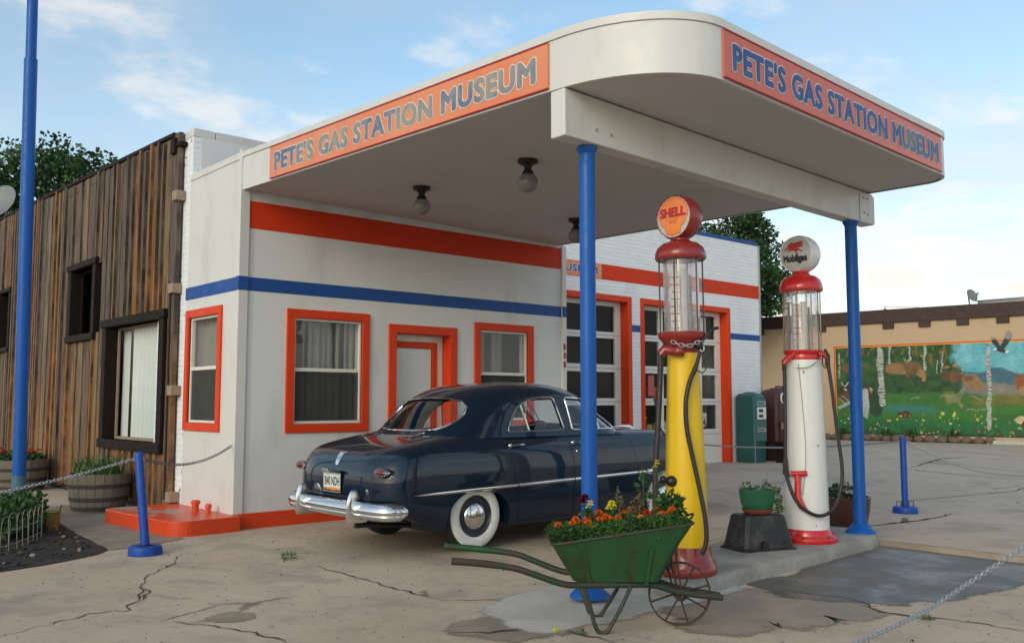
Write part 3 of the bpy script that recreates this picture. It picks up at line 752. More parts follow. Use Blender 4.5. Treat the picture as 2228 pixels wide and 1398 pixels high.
# side window
def win_side():
    y0, y1, z0, z1, rail = 10.55, 11.42, 1.19, 2.50, 1.86; c = .10; f = MB(); xa, xb = XL - .028, XL + .03
    f.box(xa, xb, y0 - c, y1 + c, z1, z1 + c); f.box(xa, xb, y0 - c, y1 + c, z0 - c, z0); f.box(xa, xb, y0 - c, y0, z0, z1); f.box(xa, xb, y1, y1 + c, z0, z1)
    w = f.build('window', M['orange_trim'], st, bevel=.005); s = MB(); t = .03; a, b = XL + .012, XL + .065
    s.box(a, b, y0, y1, z1 - t, z1); s.box(a, b, y0, y1, z0, z0 + t); s.box(a, b, y0, y0 + t, z0 + t, z1 - t); s.box(a, b, y1 - t, y1, z0 + t, z1 - t)
    s.box(a + .008, b, y0 + t, y1 - t, rail - .022, rail + .022); s.build('sash', M['white_trim'], w, bevel=.004)
    g = MB(); g.box(XL + .046, XL + .05, y0 + t, y1 - t, rail, z1 - t); g.build('pane', M['old_glass'], w)
    g = MB(); g.box(XL + .030, XL + .032, y0 + t, y1 - t, z0 + t, rail - .02); g.build('insect_screen', M['screen_mesh'], w)
    k = MB(); n = 40; vs = []
    for i in range(n + 1):
        y = y0 + .02 + (y1 - y0 - .04) * i / n; vs += [(XL + .16 + .02 * sin(i * .9), y, z0), (XL + .16 + .02 * sin(i * .9), y, z1)]
    k.add(vs, [(2 * i, 2 * i + 2, 2 * i + 3, 2 * i + 1) for i in range(n)]); k.build('curtain', M['curtain'], w, smooth=True)
win_side()
# entrance door
def build_door():
    x0, x1, z1 = 6.79, 7.70, 2.36; f = MB(); y0, y1 = YF - .03, YF + .16
    f.box(x0 - .105, x0 + .012, y0, y1, .17, z1 + .10); f.box(x1 - .012, x1 + .105, y0, y1, .17, z1 + .10); f.box(x0 + .012, x1 - .012, y0, y1, z1 - .012, z1 + .10)
    d = f.build('door', M['orange_trim'], st, bevel=.005)
    s = MB(); s.box(x0 + .012, x1 - .012, YF + .165, YF + .20, 2.255, 2.348); s.box(x1 - .11, x1 - .012, YF + .165, YF + .20, .17, 2.255); s.build('door_jamb', M['white_trim'], d)
    a0, a1 = x0 + .012, x1 - .112; t = MB(); q = .075
    t.box(a0, a0 + q, YF + .15, YF + .19, .18, 2.25); t.box(a1 - q, a1, YF + .15, YF + .19, .18, 2.25); t.box(a0 + q, a1 - q, YF + .15, YF + .19, 2.17, 2.25)
    t.box(a0 + q, a1 - q, YF + .15, YF + .19, .18, .45); t.build('screen_door', M['orange_trim'], d, bevel=.004)
    g = MB(); g.box(a0 + q, a1 - q, YF + .168, YF + .172, .45, 2.17); g.build('pane', M['glass'], d)
    p = MB(); p.box(a0 + q + .01, a1 - q - .01, YF + .178, YF + .184, .46, 2.16); p.build('door_blind', M['pale_curtain'], d)
build_door()
# house number down the corner trim
mb = MB()
for i, ch in enumerate('101'):
    put_text(mb, ch, (XR - .045, YF - .032, 2.235 - i * .135), (1, 0, 0), (0, 0, 1), (0, -1, 0), width=.05 if ch == '1' else .062, height=.095, bold=.05, depth=.004)
mb.build('house_number', M['ink_red'], st)

# ---- old block behind the office with the two garage doors
GX0, GX1, GZ = 4.635, 17.46, 4.96
D1 = (9.98, 13.10, .10, 3.33); D2 = (13.56, 16.26, .10, 3.33)
mb = MB(); wall_with_holes(mb, 'x', YB, .25, GX0 + .28, GX1, 0, GZ - .06, [D1, D2]); link('garage_wall', clean(mb), M['white_brick'], st)
mb = MB(); mb.box(GX0, GX0 + .28, YB, 12.6, 0, GZ - .06); mb.build('garage_wall', M['white_brick'], st)
mb = MB(); mb.box(GX1 - .25, GX1, YB + .25, 20, 0, GZ - .2); mb.build('garage_wall', M['white_brick'], st)
mb = MB(); mb.box(GX0 + .3, GX1 - .25, YB + .25, 20, GZ - .5, GZ - .4); mb.build('garage_roof', M['asphalt_roof'], st)
mb = MB(); mb.box(GX0 + .30, 9.4, YB - .008, YB + .26, GZ - .06, GZ + .05); mb.box(GX0 - .008, GX0 + .29, YB - .008, 12.05, GZ - .06, GZ + .05); mb.build('parapet_cap', M['white_metal'], st, bevel=.008)
mb = MB(); mb.box(9.4, GX1 + .01, YB - .012, YB + .27, GZ - .07, GZ + .005); mb.build('parapet_cap', M['blue_stripe'], st, bevel=.005)
mb = MB(); mb.box(GX1 + .002, GX1 + .035, YB - .03, YB + .05, .18, GZ - .07); mb.build('corner_trim', M['grey_metal'], st)
# smooth render over the upper part seen above the office
mb = MB(); mb.box(GX0 + .1, XR + .4, YB - .012, YB - .003, 4.27, GZ - .06); mb.build('parapet_render', M['white_wall'], st)
mb = MB(); mb.box(XR + .05, GX1 - .002, YB - .003, YB + .001, 3.70, 3.99); mb.build('stripe', M['garage_stripe'] if 'garage_stripe' in M else M['red_stripe'], st)
mb = MB(); mb.box(13.205, 13.455, YB - .003, YB + .001, 2.77, 2.90); mb.build('stripe', M['blue_stripe'], st)
mb = MB(); mb.box(16.37, GX1 - .002, YB - .003, YB + .001, 2.77, 2.90); mb.build('stripe', M['blue_stripe'], st)

def garage_door(x0, x1, z0, z1, cols, stl, edge=.16):
    dp = .225; f = MB(); c = .10
    f.box(x0 - c, x0 + .008, YB - .02, YB + dp, z0, z1 + c); f.box(x1 - .008, x1 + c, YB - .02, YB + dp, z0, z1 + c); f.box(x0 + .008, x1 - .008, YB - .02, YB + dp, z1 - .008, z1 + c)
    d = f.build('garage_door', M['orange_trim'], st, bevel=.006)
    p = MB(); rows = [(.88, 1.38), (1.51, 2.00), (2.14, 2.63), (2.75, 3.24)]
    ya, yb = YB + dp - .045, YB + dp
    a0, a1 = x0 + .008 + edge, x1 - .008 - edge; wcol = (a1 - a0 - stl * (cols - 1)) / cols
    holes = [(a0 + i * (wcol + stl), a0 + i * (wcol + stl) + wcol, r0, r1) for i in range(cols) for r0, r1 in rows]
    wall_with_holes(p, 'x', ya, .045, x0 + .009, x1 - .009, z0 + .06, z1 - .009, holes)
    link('door_panel', clean(p), M['white_trim'], d)
    s = MB()
    for z in (.78, 1.445, 2.07, 2.69): s.box(x0 + .012, x1 - .012, ya - .002, ya + .002, z - .006, z + .006)
    s.build('panel_joint', M['grey_metal'], d)
    for i in range(cols):
        g = MB(); u0 = a0 + i * (wcol + stl)
        for r0, r1 in rows: g.box(u0, u0 + wcol, ya + .018, ya + .022, r0, r1)
        g.build('pane', M['old_glass'], d)
    return d, ya, a0, wcol
gd1, *_ = garage_door(*D1, 2, .14)
gd2, gya, ga0, gw = garage_door(*D2, 4, .13)
# the dim workshop behind the doors, with a few shelved things catching light
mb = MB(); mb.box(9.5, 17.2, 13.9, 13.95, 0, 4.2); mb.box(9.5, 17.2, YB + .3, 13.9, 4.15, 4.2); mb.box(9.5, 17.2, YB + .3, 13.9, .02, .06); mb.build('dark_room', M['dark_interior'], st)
def stuff_inside():
    r = random.Random(4); g = thing('workshop_shelf', 'dim shelves of boxes and cans behind the right garage door', 'shelf', (15.2, 12.3, .18))
    mb = MB(); mb.box(13.7, 16.2, 12.05, 12.4, .83, .86); mb.box(13.7, 16.2, 12.05, 12.4, 1.44, 1.47); mb.box(13.7, 13.74, 12.05, 12.4, .18, 2.0); mb.box(16.16, 16.2, 12.05, 12.4, .18, 2.0); mb.build('shelf_frame', M['light_wood'], g)
    for nm, mt, sh in (('box', 'yellow_plastic', 0), ('box', 'orange_red', 1), ('box', 'paper', 0), ('box', 'teal', 1), ('box', 'light_wood', 0)):
        for q in range(5):
            x = r.uniform(13.8, 16.0); z = .862 if r.random() < .5 else 1.472; w = r.uniform(.08, .16); b = MB(); b.box(x, x + w, 12.1, 12.3, z, z + r.uniform(.1, .3))
            b.build(nm, M[mt], g)
stuff_inside()

def flat_sign(name, label, cat, x0, x1, z0, z1, y, bgm, words, group=None):
    g = thing(name, label, cat, ((x0 + x1) / 2, y, z0), group)
    mb = MB(); mb.box(x0, x1, y, y + .006, z0, z1); mb.build('panel', M[bgm], g)
    for (txt, x, z, w, h, mt) in words:
        t = MB(); put_text(t, txt, (x, y - .0005, z), (1, 0, 0), (0, 0, 1), (0, -1, 0), width=w, height=h, bold=.02, depth=.003); t.build('lettering', M[mt], g)
    return g
flat_sign('window_poster', 'white paper poster in the top right pane of the right garage door', 'poster', 15.56, 15.80, 2.80, 3.20, gya + .03, 'paper', [])
flat_sign('window_sign', 'red and white sign low in the left panes of the right garage door', 'sign', 13.92, 14.10, 1.56, 1.96, gya + .03, 'bright_red', [])
def shield():
    g = thing('route_shield', 'small white highway shield reading 66 in the lowest garage door pane', 'sign', (15.66, gya + .028, .9))
    pl = [(0, 0), (.07, .03), (.11, .10), (.10, .17), (.115, .24), (.10, .30), (.05, .285), (0, .30)]
    pl = [(x, z) for x, z in pl] + [(-x, z) for x, z in pl[1:-1]][::-1]
    mb = MB(); mb.prism(pl, lambda x, z: (15.66 + x, gya + .026, .92 + z), lambda x, z: (15.66 + x, gya + .031, .92 + z)); mb.build('panel', M['paper'], g)
    t = MB(); put_text(t, '66', (15.58, gya + .0255, .97), (1, 0, 0), (0, 0, 1), (0, -1, 0), width=.16, height=.13, bold=.03, depth=.003)
    t.box(15.57, 15.75, gya + .0225, gya + .0255, 1.125, 1.132); t.build('lettering', M['ink_black'], g)
shield()
# small sign strips on the garage stripe
def strip_sign(label, x0, x1, txt, tx0, tw, mt, al=0):
    g = thing('stripe_sign', label, 'sign', ((x0 + x1) / 2, YB, 3.70))
    mb = MB(); mb.box(x0, x1, YB - .010, YB - .004, 3.705, 3.985); mb.build('panel', M[mt], g, bevel=.003)
    t = MB(); put_text(t, txt, (tx0, YB - .0102, 3.775), (1, 0, 0), (0, 0, 1), (0, -1, 0), width=tw, height=.15, bold=.075, depth=.002, spacing=1.05); t.build('letter_outline', M['letter_edge'], g)
    t = MB(); put_text(t, txt, (tx0, YB - .0125, 3.775), (1, 0, 0), (0, 0, 1), (0, -1, 0), width=tw, height=.15, bold=.03, pad=.075, depth=.002, spacing=1.05); t.build('lettering', M['letter_blue'], g)
strip_sign('orange strip sign on the garage stripe with the word MUSEUM by the blue post', 10.3, 12.38, 'MUSEUM', 11.20, 1.08, 'sign_left')
strip_sign('orange strip sign ending in the letter P over the right garage door', 14.75, 15.45, 'OP', 15.18, .22, 'sign_front')

# ================================================================== CANOPY
CA = {'A': (4.615, 10.0, 3.916, 4.365), 'LF': (4.615, 3.75, 3.715, 4.155), 'RF': (9.25, 3.83, 3.64, 4.08), 'D': (9.78, 10.0, 3.84, 4.28)}
def can_z(x, y, k):
    u = (x - 4.615) / 4.9; v = (y - 3.75) / 6.25
    return (CA['LF'][k] * (1 - u) + CA['RF'][k] * u) * (1 - v) + (CA['A'][k] * (1 - u) + CA['D'][k] * u) * v
def can_outline():
    p = [(4.615, y) for y in (10.0, 9.0, 8.0, 7.0, 6.0, 5.2, 4.75)]
    a, b = .66, .98; cx, cy = 4.615 + a, 3.735 + b
    p += [(cx - a * cos(t), cy - b * sin(t)) for t in [pi / 2 * i / 16 for i in range(1, 17)]]
    p += [(x, 3.735 + .085 * (x - 5.27) / 3.6) for x in (6, 7, 8)]
    cx, cy, r = 8.93, 4.15, .34
    p += [(cx + r * sin(t), cy - r * cos(t)) for t in [pi / 2 * i / 8 for i in range(9)]]
    p += [(9.27 + .51 * (y - 4.15) / 5.85, y) for y in (5, 6, 7, 8, 9, 10.0)]
    return p
cn = thing('station_canopy', 'large white canopy with rounded corner over the pumps on two blue posts', 'canopy', (7.1, 6.8, 0))
OUTL = can_outline(); nO = len(OUTL)
def ring(off, k, frac):
    c = Vector((7.1, 7.0)); r = []
    for i, p in enumerate(OUTL):
        a = Vector(OUTL[max(i - 1, 0)]); b = Vector(OUTL[min(i + 1, nO - 1)]); d = (b - a).normalized(); nn = Vector((d.y, -d.x)); nn = -nn if nn.dot(Vector(p) - c) < 0 else nn
        q = Vector(p) + nn * off
        z0, z1 = can_z(p[0], p[1], 2), can_z(p[0], p[1], 3)
        r.append(Vector((q.x, q.y, z0 + (z1 - z0) * frac)))
    return r
def strip(loops):
    mb = MB(); n = nO; vs = [p for l in loops for p in l]
    mb.add(vs, [(i * n + k, i * n + k + 1, (i + 1) * n + k + 1, (i + 1) * n + k) for i in range(len(loops) - 1) for k in range(n - 1)]); return mb
strip([ring(-.03, 2, 0.0), ring(0, 2, 0.0), ring(0, 2, .865), ring(-.03, 2, .865)]).build('fascia', M['white_metal'], cn, smooth=35, recalc=False)
strip([ring(-.02, 2, .868), ring(.014, 2, .868), ring(.014, 2, 1.0), ring(-.08, 2, 1.0)]).build('drip_edge', M['white_metal'], cn, smooth=35, recalc=False)
def cap(name, off, frac, mt):
    r = ring(off, 2, frac); mb = MB(); n = len(r); c = Vector((7.1, 7.0, 0)); c.z = can_z(7.1, 7.0, 2) * (1 - frac) + can_z(7.1, 7.0, 3) * frac
    ws = []; L = 7
    for j in range(L):
        for p in r:
            q = p.lerp(c, j / L); z0, z1 = can_z(q.x, q.y, 2), can_z(q.x, q.y, 3)
            ws.append(Vector((q.x, q.y, z0 + (z1 - z0) * frac)))
    ws.append(c); e = len(ws) - 1
    fs = [(j * n + k, j * n + (k + 1) % n, (j + 1) * n + (k + 1) % n, (j + 1) * n + k) for j in range(L - 1) for k in range(n)] + [((L - 1) * n + k, (L - 1) * n + (k + 1) % n, e) for k in range(n)]
    mb.add(ws, fs); mb.build(name, M[mt], cn, smooth=35)
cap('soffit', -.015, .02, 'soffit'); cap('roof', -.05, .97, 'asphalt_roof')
# beam on the posts
def build_beam():
    a0, a1 = (4.615, 4.652), (9.37, 4.735); w = .15; mb = MB()
    zb = (3.385, 3.335); zt = (can_z(4.615, 4.7, 2) - .004, can_z(9.3, 4.75, 2) - .004)
    vs = []
    for (x, y), b, t in ((a0, zb[0], zt[0]), (a1, zb[1], zt[1])):
        vs += [(x, y, b), (x, y + w, b), (x, y + w, t), (x, y, t)]
    mb.add(vs, [(0, 1, 2, 3), (7, 6, 5, 4), (0, 4, 5, 1), (1, 5, 6, 2), (2, 6, 7, 3), (3, 7, 4, 0)]); bm_ = mb.build('beam', M['white_metal'], cn, bevel=.01)
    pl = MB(); pl.box(9.06, 9.365, 4.722, 4.727, 3.34, 3.64); pl.build('end_plate', M['white_metal'], bm_)
    b = MB()
    for (x, z) in ((9.14, 3.60), (9.22, 3.60), (9.14, 3.44), (9.22, 3.43), (4.95, 3.49), (5.12, 3.48)):
        y = 4.652 + (x - 4.615) * .0175 - (.006 if x > 9 else 0); b.tube([(x, y + .004, z), (x, y - .012, z)], .011, 8)
    b.build('bolt', M['grey_metal'], bm_)
build_beam()
def build_post(x, y, z0, z1, r):
    mb = MB(); mb.tube([(x, y, z0), (x, y, z1)], r, 24); p = mb.build('post', M['blue_post'], cn, smooth=True)
    mb = MB(); mb.lathe([(0, .04), (r + .012, .10), (r + .05, .05), (r + .085, .018), (r + .09, 0), (0, 0)], (x, y, z0), 24); mb.build('base_flange', M['blue_post'], p, smooth=50)
    mb = MB(); mb.lathe([(r, -.05), (r + .02, -.012), (r + .02, 0), (0, 0)], (x, y, z1), 24); mb.build('collar', M['blue_post'], p, smooth=50)
build_post(4.962, 4.765, .03, 3.375, .060); build_post(8.975, 4.79, .112, 3.335, .062)

# ---- canopy signs
SIGN = "PETE'S GAS STATION MUSEUM"
def sign_board(label, u0, u1, f_pos, f_n, base, word_rng, lett):
    """f_pos(u, frac) gives a point on the fascia at fraction frac of its height"""
    g = thing('fascia_sign', label, 'sign', tuple(f_pos((u0 + u1) / 2, 0.05)), 'museum name signs on the canopy')
    F0, F1 = .045, .835
    mb = MB(); n = 24; vs = []
    for dd in (.004, .018):
        for i in range(n + 1):
            u = u0 + (u1 - u0) * i / n
            for fr in (F0, F1): vs.append(f_pos(u, fr) + f_n * dd)
    m = 2 * (n + 1); fs = []
    for i in range(n):
        fs.append((m + 2 * i, m + 2 * i + 2, m + 2 * i + 3, m + 2 * i + 1)); fs.append((2 * i, 2 * i + 1, 2 * i + 3, 2 * i + 2))
        fs.append((2 * i + 1, m + 2 * i + 1, m + 2 * i + 3, 2 * i + 3)); fs.append((2 * i, 2 * i + 2, m + 2 * i + 2, m + 2 * i))
    fs += [(0, m, m + 1, 1), (2 * n, 2 * n + 1, m + 2 * n + 1, m + 2 * n)]
    mb.add(vs, fs); mb.build('panel', M[base], g)
    e = MB()
    for fr in (F0, F1): e.tube([f_pos(u0 + (u1 - u0) * i / n, fr) + f_n * .018 for i in range(n + 1)], .006, 6)
    e.build('edge_trim', M['ink_red'], g)
    w0, w1 = word_rng; L = abs(u1 - u0); sg = 1 if u1 > u0 else -1
    def fm(a, b, c): return f_pos(w0 + a * sg, F0 + .17 * (F1 - F0) + b * (F1 - F0)) + f_n * (.0185 + c)
    t = MB(); put_text(t, SIGN, (0, 0, 0), (1, 0, 0), (0, 0, 1), (0, 0, 1), width=abs(w1 - w0), height=.66, bold=.085, depth=.003, spacing=1.10, fmap=fm); t.build('letter_outline', M['letter_edge'], g)
    t = MB(); put_text(t, SIGN, (0, 0, 0), (1, 0, 0), (0, 0, 1), (0, 0, 1), width=abs(w1 - w0), height=.66, bold=.048, pad=.085, depth=.003, base=.0034, spacing=1.10, fmap=fm); t.build('lettering', M[lett], g)
def fp_left(y, fr):
    z0, z1 = can_z(4.615, y, 2), can_z(4.615, y, 3); return Vector((4.615, y, z0 + (z1 - z0) * fr))
def fp_front(x, fr):
    y = 3.735 + .085 * (x - 5.27) / 3.6; z0, z1 = can_z(x, y, 2), can_z(x, y, 3); return Vector((x, y, z0 + (z1 - z0) * fr))
sign_board("orange sign with faded grey letters PETE'S GAS STATION MUSEUM along the canopy's left side", 9.29, 4.81, fp_left, Vector((-1, 0, 0)), 'sign_left', (9.19, 4.93), 'letter_fade')
sign_board("red orange sign with blue letters PETE'S GAS STATION MUSEUM on the canopy front edge", 5.27, 8.93, fp_front, Vector((.0236, -1, 0)).normalized(), 'sign_front', (5.36, 8.86), 'letter_blue')

# ---- globe lamps under the canopy
def lamp(x, y, label, first=[]):
    z = can_z(x, y, 2) + .005
    if not first:
        g = thing('ceiling_lamp', label, 'lamp', (x, y, z), 'globe lamps under the canopy')
        mb = MB(); mb.lathe([(0, 0), (.10, 0), (.098, -.03), (.05, -.05), (.032, -.085), (.055, -.12), (.06, -.15), (0, -.15)], (x, y, z), 24); mb.build('lamp_fitting', M['black'], g, smooth=50)
        mb = MB(); mb.lathe([(.052, -.14), (.078, -.158), (.098, -.20), (.10, -.235), (.085, -.28), (.05, -.31), (0, -.318)], (x, y, z), 28); mb.build('glass_globe', M['milk'], g, smooth=60)
        first.append(g); return
    r = first[0].copy(); COL.objects.link(r); r.location = (x, y, z); r['label'] = label
    for ch in list(first[0].children):
        c = ch.copy(); COL.objects.link(c); c.parent = r
lamp(5.94, 8.27, 'globe lamp on a black fitting, the one nearest the left fascia and the windows')
lamp(5.91, 6.47, 'globe lamp on a black fitting, the highest in view, left of the front blue post')
lamp(8.40, 8.27, 'globe lamp half hidden behind the front blue canopy post')

# ================================================================== WOODEN BUILDING
wd = thing('wooden_building', 'weathered plank sided building with dark framed windows beside the white station', 'building', (4.6, 16, 0))
def build_wood():
    r = random.Random(11); X = 4.585
    wins = [(12.07, 14.45, .90, 2.55), (14.98, 16.30, 2.52, 3.60), (20.25, 21.15, 2.53, 3.64)]
    def pick(r, a, b):
        while True:
            t = r.random()
            if a <= (t * 7.31) % 1 <= b: return t
    mb = MB(); y = 11.80
    def top(y): return 5.0 + (y - 12) * .031
    while y < 27:
        w = r.choice((.13, .16, .19, .22, .25)); w *= r.uniform(.85, 1.1); pr = r.uniform(.0, .022); bt = r.random() < .62
        mb.tone = pick(r, 0, .50)
        z1 = top(y) + r.uniform(-.05, .015); z0 = .06 + r.uniform(0, .06)
        segs = [(z0, z1)]
        for (a, b, c, d) in wins:
            if y + w > a - .02 and y < b + .02:
                segs = [q for s in segs for q in ((s[0], min(s[1], c)), (max(s[0], d), s[1])) if q[1] - q[0] > .04]
        ln = .006 * (12.2 - y) if y < 12.2 else 0
        for s0, s1 in segs:
            mb.box(X - .02 - pr, X + .02, y, y + w - r.uniform(.008, .028), s0, s1)
            if bt:
                mb.tone = pick(r, .70, 1) if r.random() < .62 else pick(r, 0, .5); bw = r.uniform(.05, .085); o = r.uniform(-.02, .02)
                mb.box(X - .062 - pr, X - .02 - pr, y + w - bw / 2 + o, y + w + bw / 2 + o, s0 + r.uniform(0, .03), s1 - r.uniform(0, .05))
        y += w
    mb.build('plank_siding', M['boards'], wd, tone=True)
    mb = MB(); mb.box(X + .025, X + .2, 11.85, 11.95, 0, 4.9)
    wall = MB(); wall_with_holes(wall, 'y', X + .022, .15, 12.61, 27, 0, 4.95, wins[1:]); 
    wall_with_holes(wall, 'y', X + .022, .02, 11.80, 12.61, 0, 4.95, [(12.07, 12.61, .90, 2.55)])
    me = clean(wall)
    me2 = MB(); wall_with_holes(me2, 'y', X + .022, .15, 12.61, 27, 0, 4.95, wins)
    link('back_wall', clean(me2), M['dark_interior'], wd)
    mb = MB(); mb.box(X - .03, X + 6, 12.62, 27, 4.93, 4.97); mb.build('roof', M['asphalt_roof'], wd)
    mb = MB(); mb.add([(X - .06, 11.95, 4.97), (X + .1, 11.95, 4.97), (X + .1, 27, 5.44), (X - .06, 27, 5.44), (X - .06, 11.95, 5.02), (X + .1, 11.95, 5.02), (X + .1, 27, 5.49), (X - .06, 27, 5.49)],
                      [(0, 3, 2, 1), (4, 5, 6, 7), (0, 1, 5, 4), (1, 2, 6, 5), (2, 3, 7, 6), (3, 0, 4, 7)]); mb.build('eaves_board', M['dark_wood'], wd)
    # windows
    def wnd(a, b, c, d, depth, fr, cur):
        f = MB(); x0, x1 = X - .085, X + depth
        f.box(x0, x1, a - .04, a + fr, c, d); f.box(x0, x1, b - fr, b + .04, c, d)
        f.box(x0 - .02, x1, a - .09, b + .09, d, d + fr * .9); f.box(x0 - .02, x1, a - .05, b + .05, c - fr, c)
        w = f.build('window', M['dark_wood'], wd, bevel=.008); xg = X + depth - .05
        s = MB(); t = .04; s.box(xg - .015, xg + .015, a + fr, b - fr, c, c + t); s.box(xg - .015, xg + .015, a + fr, b - fr, d - t, d); s.box(xg - .015, xg + .015, a + fr, a + fr + t, c + t, d - t); s.box(xg - .015, xg + .015, b - fr - t, b - fr, c + t, d - t)
        s.build('sash', M['light_wood'] if cur else M['dark_wood'], w)
        g = MB(); g.box(xg - .003, xg + .003, a + fr + t, b - fr - t, c + t, d - t); g.build('pane', M['old_glass'], w)
        k = MB()
        if cur:
            vs = []; n = 70; ya, yb = a + fr, b - fr; keep = []
            for i in range(n + 1):
                yy = ya + (yb - ya) * i / n; u = i / n
                vs += [(xg + .09 + .016 * sin(i * 1.05) + .012 * noise.noise((i * .3, 0, 0)), yy, c + .02), (xg + .09 + .016 * sin(i * 1.05), yy, d - .02)]
            fs = [(2 * i, 2 * i + 2, 2 * i + 3, 2 * i + 1) for i in range(n) if not .80 < i / n < .88]
            k.add(vs, fs); k.build('curtain', M['pale_curtain'], w, smooth=True)
        pass
    wnd(*wins[0], .16, .13, True); wnd(*wins[1], .15, .11, False); wnd(*wins[2], .15, .09, False)
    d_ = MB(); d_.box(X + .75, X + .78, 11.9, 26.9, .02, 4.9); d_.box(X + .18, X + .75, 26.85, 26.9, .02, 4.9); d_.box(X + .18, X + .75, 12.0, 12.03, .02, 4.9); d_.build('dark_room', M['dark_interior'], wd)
    for z, y in ((4.14, 11.75), (2.92, 11.79), (1.59, 11.72), (.24, 11.66)):
        b = MB(); b.box(4.50, 4.634, y - .02, y + .13, z - .065, z + .065); b.build('beam_end', M['light_wood'], wd, bevel=.008)
    b = MB(); b.tube([(4.53, 11.90, .2), (4.53, 11.90, 1.2), (4.53, 11.91, 2.9), (4.53, 11.96, 3.02)], .014, 8); b.build('conduit', M['rust'], wd, smooth=True)
    b = MB(); b.box(4.50, 4.62, 11.86, 11.99, 4.72, 4.93); b.box(4.52, 4.63, 11.72, 11.86, 4.80, 4.86); b.build('beam_end', M['dark_wood'], wd, bevel=.006)
build_wood()

# ================================================================== CAR
car = thing('sedan_car', 'dark blue vintage four door sedan with whitewall tyres parked under the canopy', 'car', (5.75, 7.88, 0))
CAR_O = Vector((5.75, 7.88, 0))
def half_end(xe, w, L, n, sgn, N=40):
    r = []
    for i in range(N + 1):
        a = -pi / 2 + pi * i / N
        y = w * (1 if sin(a) > 0 else -1) * abs(sin(a)) ** (2 / n); x = L * (1 - abs(cos(a)) ** (2 / n))
        r.append((xe - sgn * x, y))
    return r
def outline(xr, xf, w, n, L):
    L = min(L, (xf - xr) * .48); rear = half_end(xr, w, L, n, -1); front = half_end(xf, w, L, n, 1)
    p = rear[::-1]                      # from +y to -y round the back
    S = 40; a = p[-1][0]; b = front[0][0]
    p += [(a + (b - a) * i / S, -w) for i in range(1, S)] + front
    a = front[-1][0]; b = rear[-1][0]
    p += [(a + (b - a) * i / S, w) for i in range(1, S)]
    return p
def interp(lv, z):
    for i in range(len(lv) - 1):
        if lv[i][0] <= z <= lv[i + 1][0]:
            t = (z - lv[i][0]) / (lv[i + 1][0] - lv[i][0]); return [a + (b - a) * t for a, b in zip(lv[i], lv[i + 1])]
    return lv[-1]
def smooth_levels(lv, k):
    """Catmull-Rom through the rows, k pieces per span"""
    o = []; n = len(lv)
    for i in range(n - 1):
        p0, p1, p2, p3 = lv[max(i - 1, 0)], lv[i], lv[i + 1], lv[min(i + 2, n - 1)]
        for j in range(k):
            t = j / k
            o.append([.5 * (2 * b + (c - a) * t + (2 * a - 5 * b + 4 * c - d) * t * t + (3 * b - a - 3 * c + d) * t ** 3) for a, b, c, d in zip(p0, p1, p2, p3)])
    o.append(lv[-1]); return o
BODY = [  # z, rear x, front x, half width
    (.21, -.94, 3.40, .83), (.28, -1.02, 3.52, .868), (.38, -1.07, 3.60, .888), (.52, -1.10, 3.66, .898), (.66, -1.105, 3.68, .902), (.78, -1.095, 3.67, .900),
    (.87, -1.06, 3.63, .890), (.935, -1.01, 3.58, .878), (.985, -.94, 3.50, .858), (1.025, -.83, 3.42, .832), (1.06, -.68, 3.32, .80), (1.09, -.52, 3.15, .765), (1.112, -.40, 2.95, .72), (1.128, -.25, 2.6, .62)]
def body_mesh():
    mb = MB(); loops = []
    for z, xr, xf, w in smooth_levels(BODY, 3):
        loops.append([Vector((x, y, z)) for x, y in outline(xr, xf, w, 4.3, .56)])
    mb.loft(loops, True, False)
    # crowned deck and bonnet inside the last loop
    c = Vector((1.2, 0, 1.145)); b = len(mb.v); L = loops[-1]; n = len(L); last = len(loops) - 1
    prev = [last * n + k for k in range(n)]
    for j in (1, 2, 3):
        ids = []
        for p in L:
            q = p.lerp(c, j * .28); q.z = L[0].z + .012 * (j / 3); mb.v.append(q); mb.t.append(0); ids.append(len(mb.v) - 1)
        mb.f += [(prev[k], prev[(k + 1) % n], ids[(k + 1) % n], ids[k]) for k in range(n)]; prev = ids
    mb.f.append(tuple(prev))
    for v in mb.v:                               # the tail and nose sweep up clear of the road
        k = max(0, min(1, (-.38 - v.x) / .5)) if v.x < 1 else max(0, min(1, (v.x - 3.25) / .35)); k = k * k * (3 - 2 * k)
        if v.z < .52: v.z += (.52 - v.z) * .52 * k
    me = mb.mesh('body'); bm = bmesh.new(); bm.from_mesh(me); bmesh.ops.recalc_face_normals(bm, faces=bm.faces); bm.to_mesh(me); bm.free(); return me
def prism_mesh(poly, f0, f1):
    mb = MB(); mb.prism(poly, f0, f1); me = mb.mesh('p'); bm = bmesh.new(); bm.from_mesh(me); bmesh.ops.recalc_face_normals(bm, faces=bm.faces); bm.to_mesh(me); bm.free(); return me
def arc(cx, cz, rx, rz, a0, a1, n): return [(cx + rx * cos(R(a0 + (a1 - a0) * i / n)), cz + rz * sin(R(a0 + (a1 - a0) * i / n))) for i in range(n + 1)]
WX, WR = (0.0, 2.87), .335
def arch_poly(cx, top, rx=.395):
    return [(cx + rx, .0)] + arc(cx, .30, rx, top - .30, 0, 180, 20) + [(cx - rx, .0)]
bodyS = body_mesh()
me = bodyS.copy()
for cx, top in ((WX[0], .605), (WX[1], .655)):
    for s in (-1, 1):
        me = boolean(me, prism_mesh(arch_poly(cx, top), lambda x, z: (x, s * .58, z), lambda x, z: (x, s * 1.2, z)), 'DIFFERENCE')
box = MB(); box.box(-.02, 2.28, -.66, .66, .42, 1.4); me = boolean(me, box.mesh('b'), 'DIFFERENCE')
